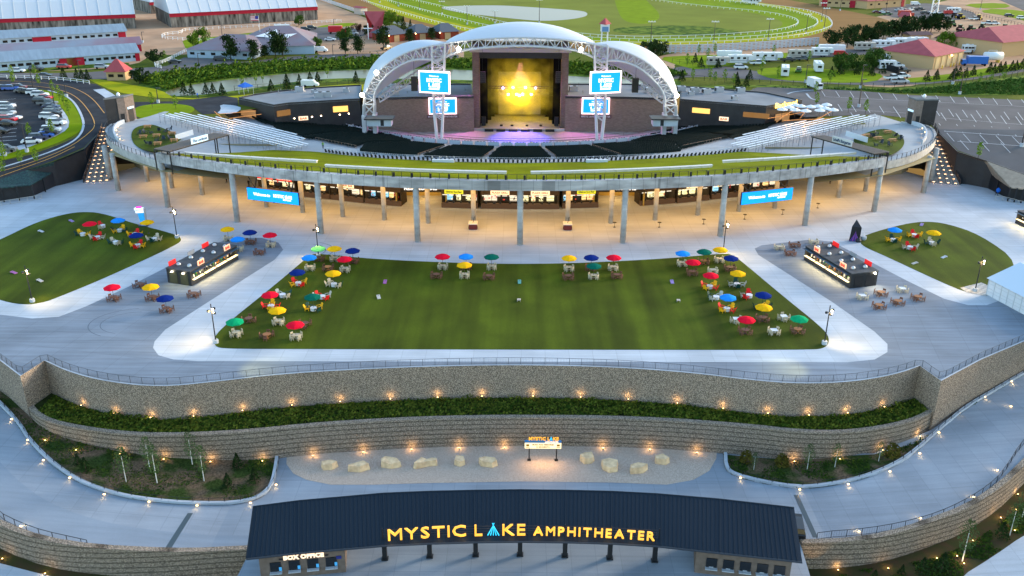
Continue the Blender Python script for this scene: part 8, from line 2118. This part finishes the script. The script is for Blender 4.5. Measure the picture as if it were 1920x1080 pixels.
gable('warehouse', [(1875, 108), (1985, 96)], 26, 5.6, 9.5, M_tanw, M_redroof, 'large tan warehouse with pink red roof at the right edge', hip=9)
gable('trailer_home', [(1706, 80), (1744, 79)], 6, 3.0, 4.2, M_tanw, mat('brown_roof', (.14, .09, .09), .8), 'long low tan trailer home behind the caravans'); gable('shelter', [(1684, 43), (1703, 44)], 7, 3, 5.2, M_tanw, M_redroof, 'small open red roofed shelter beside the track', hip=1)
gable('viewing_stand', [(664, 26), (677, 28)], 4, 3.4, 4.0, mat('pale_stand', (.5, .46, .42), .7), M_redroof, 'small white viewing stand on the track fence')
# towers
p = tt(1133, 84); t = thing('track_tower', p, 'slim white and blue timing tower with pointed red roof', 'tower'); h = aty(1133, 38, p.y).z - p.z
for s in (-1.3, 1.3):
    for q in (-1.3, 1.3): part('leg', MB().tube((s, q, 0), (s * .9, q * .9, h * .6), .18, 5), M_white, t)
part('cabin', MB().box((0, 0, h * .7), (3.4, 3.4, h * .3)), M_white, t); part('blue_panel', MB().box((0, -1.75, h * .66), (2.6, .1, h * .2)), mat('tower_blue', (.12, .25, .45), .5), t); part('roof', MB().lathe([(2.7, h * .85), (.05, h * 1.1)], n=4), M_redroof, t)
p = tt(1749, 38); t = thing('lattice_tower', p, 'white lattice tower with blue cabin at upper right', 'tower')
for s in (-1.6, 1.6): part('leg', MB().tube((s, 0, 0), (s * .7, 0, 24), .35, 6), M_white, t)
mb = MB()
for k in range(8): mb.tube((-1.5, 0, k * 3), (1.4, 0, k * 3 + 3), .14, 4); mb.tube((1.5, 0, k * 3), (-1.4, 0, k * 3 + 3), .14, 4)
part('bracing', mb, M_white, t); part('cabin', MB().box((0, 0, 26), (4, 4, 4.5)), mat('tower_blue', (.12, .25, .45), .5), t)
# ---- fences and rails
def fence(px, h, label, m=M_white, step=2.6, r=.09, rails=3, nm='fence', fn=zt):
    P = resample([tuple(on(fn, x, y)) for x, y in smooth(px, 1)], step); mb = MB()
    for p in P: mb.box((p.x, p.y, p.z + h / 2), (r * 2, r * 2, h))
    for a, b in zip(P[:-1], P[1:]):
        for k in range(rails): z = h * (k + 1) / rails - .05; mb.tube((a.x, a.y, a.z + z), (b.x, b.y, b.z + z), r * .8, 4)
    solo(nm, mb, m, label, 'fence')
fence([(-20, 147), (60, 148), (120, 152), (168, 158)], 1.2, 'white vinyl fence along the curved road at left', rails=2, step=3)
fence([(350, 97), (305, 120), (290, 122), (292, 126), (304, 129)], 1.2, 'white fence curving round the hall car park'); fence([(500, 66), (420, 78), (360, 77), (300, 73), (310, 66), (340, 64), (344, 58), (400, 55), (500, 50), (640, 41)], 1.3, 'white fence round the grass paddock', rails=2)
M_pale = mat('pale_board_fence', (.48, .48, .52), .7)
fence([(590, -4), (640, 14), (700, 34), (760, 50), (800, 58), (850, 66)], 1.9, 'pale board fence along the near side of the racetrack at left', M_pale, 2.2, .2, 4); fence([(1215, 100), (1340, 98), (1440, 92), (1535, 84)], 3.0, 'pale board fence between the track and the trailers', M_pale, 2.2, .3, 5)
RL1 = [(640, -12), (720, 16), (840, 50), (940, 70), (1160, 84), (1300, 84), (1420, 78), (1510, 68), (1555, 55), (1562, 46), (1550, 32), (1500, 18), (1400, 8), (1300, -2)]
fence(RL1, 1.1, 'outer white running rail of the racetrack', rails=1, step=4, r=.12, nm='running_rail'); fence([(690, -8), (760, 12), (880, 44), (980, 64), (1160, 78), (1300, 77), (1430, 71), (1500, 62), (1535, 48), (1530, 36), (1480, 20), (1380, 4), (1320, -8)], 1.1, 'middle white running rail of the turf course', rails=1, step=4, r=.12, nm='running_rail'); fence([(720, -8), (800, 6), (920, 40), (1020, 60), (1160, 73), (1300, 71), (1400, 65), (1470, 58), (1500, 46), (1490, 36), (1440, 25), (1300, 12), (1200, -2)], 1.1, 'inner white running rail of the turf course', rails=1, step=4, r=.12, nm='running_rail')
M_wire = mat('wire_fence', (.03, .03, .03), .6)
fence([(300, 138), (420, 130), (560, 114), (700, 107), (900, 112)], 1.6, 'dark wire fence along the creek at left', M_wire, 3.5, .05, 2); fence([(440, 170), (560, 162), (690, 156), (900, 164), (1150, 164)], 1.5, 'dark wire fence behind the left pavilion', M_wire, 3.5, .05, 2); fence([(1260, 148), (1340, 152), (1500, 160), (1700, 166), (1850, 152), (1990, 128)], 1.5, 'dark wire fence behind the right car park', M_wire, 3.5, .05, 2); fence([(1260, 118), (1300, 122), (1330, 134)], 1.6, 'dark wire fence by the gate right of the canopy', M_wire, 3, .05, 2); fence([(1800, 20), (1860, 36), (1915, 50), (1990, 70)], 1.6, 'dark wire fence along the distant road', M_wire, 3.5, .06, 2)
solo('screen_fence', MB().wall([tuple(tt(x, y))[:2] for x, y in [(1638, 126), (1683, 138), (1684, 141)]], .2, 10.2, 12.4), M_black, 'black screen fence left of the garage', 'fence')
# plaza edge ramps rails at both far sides
for px, s in (([(-30, 388), (0, 386), (79, 373)], 'left'), ([(1865, 376), (1880, 376), (1930, 389)], 'right')):
    railing('pale steel ramp railing at the far %s of the plaza' % s, [at(x, y, 0) for x, y in px], 1.8, 1.0, .05, m=mat('pale_rail', (.45, .43, .40), .5))
# ---- poles
def pole(x, y, yt_, label, m=M_dark, top='head', fn=zt, group='lighting poles'):
    p = on(fn, x, y); h = aty(x, yt_, p.y).z - p.z; t = thing('light_pole', p, label, 'light pole', group); part('pole', MB().tube((0, 0, 0), (0, 0, h), .16, 6, .1), m, t); part('base', MB().lathe([(.45, 0), (.45, .9)], n=10), M_conc, t)
    if top == 'head': part('head', MB().box((.5, 0, h), (1.2, .4, .15)), m, t)
    else: part('head', MB().box((0, 0, h), (3.2, .3, .2)).box((-1.2, -.2, h + .2), (.5, .5, .4)).box((1.2, -.2, h + .2), (.5, .5, .4)).box((0, -.2, h + .2), (.5, .5, .4)), M_white, t)
for i, a in enumerate([(51, 285, 233), (64, 173, 129), (103, 201, 158), (10, 292, 232), (151, 146, 113), (125, 182, 158), (1610, 201, 149), (1799, 177, 130), (1613, 166, 122), (1786, 158, 118), (1510, 155, 122), (374, 130, 100), (268, 80, 60), (417, 71, 48), (557, 72, 50), (627, 60, 36), (625, 110, 84), (297, 193, 165), (1915, 275, 205), (1838, 18, -2), (1575, 20, 0), (1660, 28, -4)]): pole(*a, '%s dark lighting pole of the car parks and yards' % ordinal(i))
for i, a in enumerate([(829, 27, 3), (787, 19, -2), (747, 12, -4), (712, 5, -8), (876, 46, 12), (1011, 44, 0), (928, 44, 21), (1220, 80, 41), (1338, 80, 41), (1440, 75, 36), (1511, 64, 27), (1540, 41, 6), (1545, 54, 16)]): pole(*a, '%s tall white headed racetrack light mast' % ordinal(i), top='mast', group='racetrack masts')
# blue gazebo
p = tt(462, 176); t = thing('gazebo', p, 'blue pop-up gazebo behind the left pavilion', 'gazebo'); part('roof', MB().lathe([(2.4, 2.2), (2.3, 2.5), (.05, 3.5)], n=4), mat('gazebo_blue', (.02, .12, .5), .6), t)
for a in (0, 1, 2, 3): part('leg', MB().tube((2.2 * math.cos(a * PI / 2), 2.2 * math.sin(a * PI / 2), 0), (2.2 * math.cos(a * PI / 2), 2.2 * math.sin(a * PI / 2), 2.3), .05, 5), M_white, t)
# beer garden at the right pavilion: white umbrellas and glowing timber
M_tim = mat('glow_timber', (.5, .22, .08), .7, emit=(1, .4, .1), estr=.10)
for i, (x, y) in enumerate([(1465, 218), (1478, 214), (1489, 219), (1500, 212), (1509, 221), (1518, 213), (1532, 212), (1545, 216), (1548, 209), (1560, 219), (1490, 210), (1535, 220)]):
    p = at(x, y + 3, 9.8); t = thing('garden_umbrella', p, '%s pale umbrella from the left in the glowing beer garden' % ordinal(i), 'umbrella', 'pale umbrellas in the beer garden'); part('canopy', MB().lathe([(1.5, 2.2), (1.45, 2.35), (.05, 2.9)], n=8), M_white, t); part('pole', MB().tube((0, 0, 0), (0, 0, 2.9), .05, 5), M_pole, t)
for i, (a, b) in enumerate([((1462, 222), (1500, 200)), ((1500, 222), (1515, 202)), ((1532, 224), (1560, 208)), ((1470, 226), (1560, 222)), ((1440, 222), (1520, 208)), ((420, 224), (402, 209)), ((405, 214), (480, 208)), ((430, 222), (490, 214))]):
    P, Q = at(*a, 10.4), at(*b, 11.0); solo('timber_beam', MB().tube(P, Q, .07, 5), M_tim, '%s glowing timber beam with string lights beside the pavilions' % ordinal(i), 'beam', 'glowing timber beams')
for x, y in ((1510, 214), (1480, 214), (430, 214)): lamp('POINT', at(x, y, 13), 120, (1, .5, .15), radius=.5)
for i, (x, y) in enumerate([(552, 222), (585, 219), (602, 217), (637, 215), (654, 213)]):
    p = at(x, y, 8.6); solo('wall_lamp', MB().lathe([(.001, -.2), (.25, 0), (.001, .2)], n=8), glow('bar_lamp', (1, .7, .4), 12), '%s small warm lamp from the left before the left pavilion' % ordinal(i), 'lamp', 'lamps before the left pavilion', local=p)
# ================================================================ PEOPLE
def person(p, rz, top, trousers, label, cap=None, stride=.25, hgt=1.0):
    bm = bmesh.new(); V = {}
    def v(n, x, y, z, r): V[n] = (bm.verts.new((x, y, z)), r)
    s = stride
    v('pel', 0, 0, .95, .15); v('ch', 0, .0, 1.32, .17); v('nk', 0, -.02, 1.50, .07); v('hd', 0, -.04, 1.62, .10); v('ht', 0, -.03, 1.74, .07)
    for k, sg in (('l', 1), ('r', -1)):
        v('hip' + k, .1 * sg, 0, .88, .10); v('kn' + k, .1 * sg, -.05 - s * .5 * sg, .50, .07); v('an' + k, .1 * sg, -s * sg + .05, .09, .045); v('to' + k, .1 * sg, -s * sg - .12, .05, .04)
        v('sh' + k, .2 * sg, 0, 1.42, .07); v('el' + k, .27 * sg, .05 + s * .3 * sg, 1.12, .05); v('ha' + k, .25 * sg, -.10 + s * .6 * sg, .88, .035)
    E_ = [('pel', 'ch'), ('ch', 'nk'), ('nk', 'hd'), ('hd', 'ht')]
    for k in 'lr': E_ += [('pel', 'hip' + k), ('hip' + k, 'kn' + k), ('kn' + k, 'an' + k), ('an' + k, 'to' + k), ('ch', 'sh' + k), ('sh' + k, 'el' + k), ('el' + k, 'ha' + k)]
    for a, b in E_: bm.edges.new((V[a][0], V[b][0]))
    rs = [V[n][1] for n in V]; me = bpy.data.meshes.new('person'); bm.to_mesh(me); bm.free()
    o = bpy.data.objects.new('person', me); C.objects.link(o); md = o.modifiers.new('skin', 'SKIN')
    for sv, r in zip(me.skin_vertices[0].data, rs): sv.radius = (r, r)
    me.skin_vertices[0].data[0].use_root = True; sb = o.modifiers.new('sub', 'SUBSURF'); sb.levels = sb.render_levels = 1
    dg = bpy.context.evaluated_depsgraph_get(); m2 = bpy.data.meshes.new_from_object(o.evaluated_get(dg)); o.modifiers.clear(); o.data = m2
    for m in (mat('skin_tone', (.45, .28, .2), .6), top, trousers, mat('hair_dark', (.03, .02, .015), .8)): m2.materials.append(m)
    for f in m2.polygons:
        c = f.center; f.material_index = 3 if c.z > 1.66 or (c.z > 1.5 and c.y > .0) else (0 if c.z > 1.5 or (c.z < .95 and abs(c.x) > .2) else (1 if c.z > .93 else 2)); f.use_smooth = True
    o.location = p; o.rotation_euler.z = rz; o.scale = (hgt,) * 3; return tag(o, label, 'person')
MT_b = mat('blue_jacket', (.02, .12, .5), .8); MT_k = mat('dark_clothes', (.015, .015, .02), .8); MT_g = mat('green_top', (.15, .3, .08), .8); MT_j = mat('jeans', (.03, .05, .1), .8)
person(at(425, 343), 2.6, MT_b, MT_k, 'person in blue jacket walking under the left part of the deck', hgt=1.1)
person(at(467, 350), .4, MT_k, MT_k, 'person in dark clothes standing by the far left stand', stride=.05, hgt=1.05)
pp_ = person(at(1868, 367), .8, MT_k, MT_k, 'person in black carrying a big blue folded umbrella at the far right', hgt=1.1)
q = at(1868, 367); solo('folded_umbrella', MB().lathe([(.05, 0), (.42, .35), (.5, .8), (.25, 1.15), (.02, 1.3)], n=10), MT_b, 'big blue bundle carried at the chest of the person at far right', 'umbrella', local=q + Vector((0, -.35, .8)))
person(tt(371, 185), 1.2, MT_b, MT_j, 'person in blue crossing the asphalt behind the left wing', hgt=1.1)
person(at(606, 279, 9.2), 0, MT_g, MT_k, 'person in green standing at the left foot of the raised lawn', stride=.05); person(at(1082, 246, 2.0), 0, MT_k, MT_k, 'person in black standing near the stage speakers', stride=.05)
person(at(1556, 345), .3, MT_k, MT_k, 'person in black at the foot of the right columns', stride=.1)
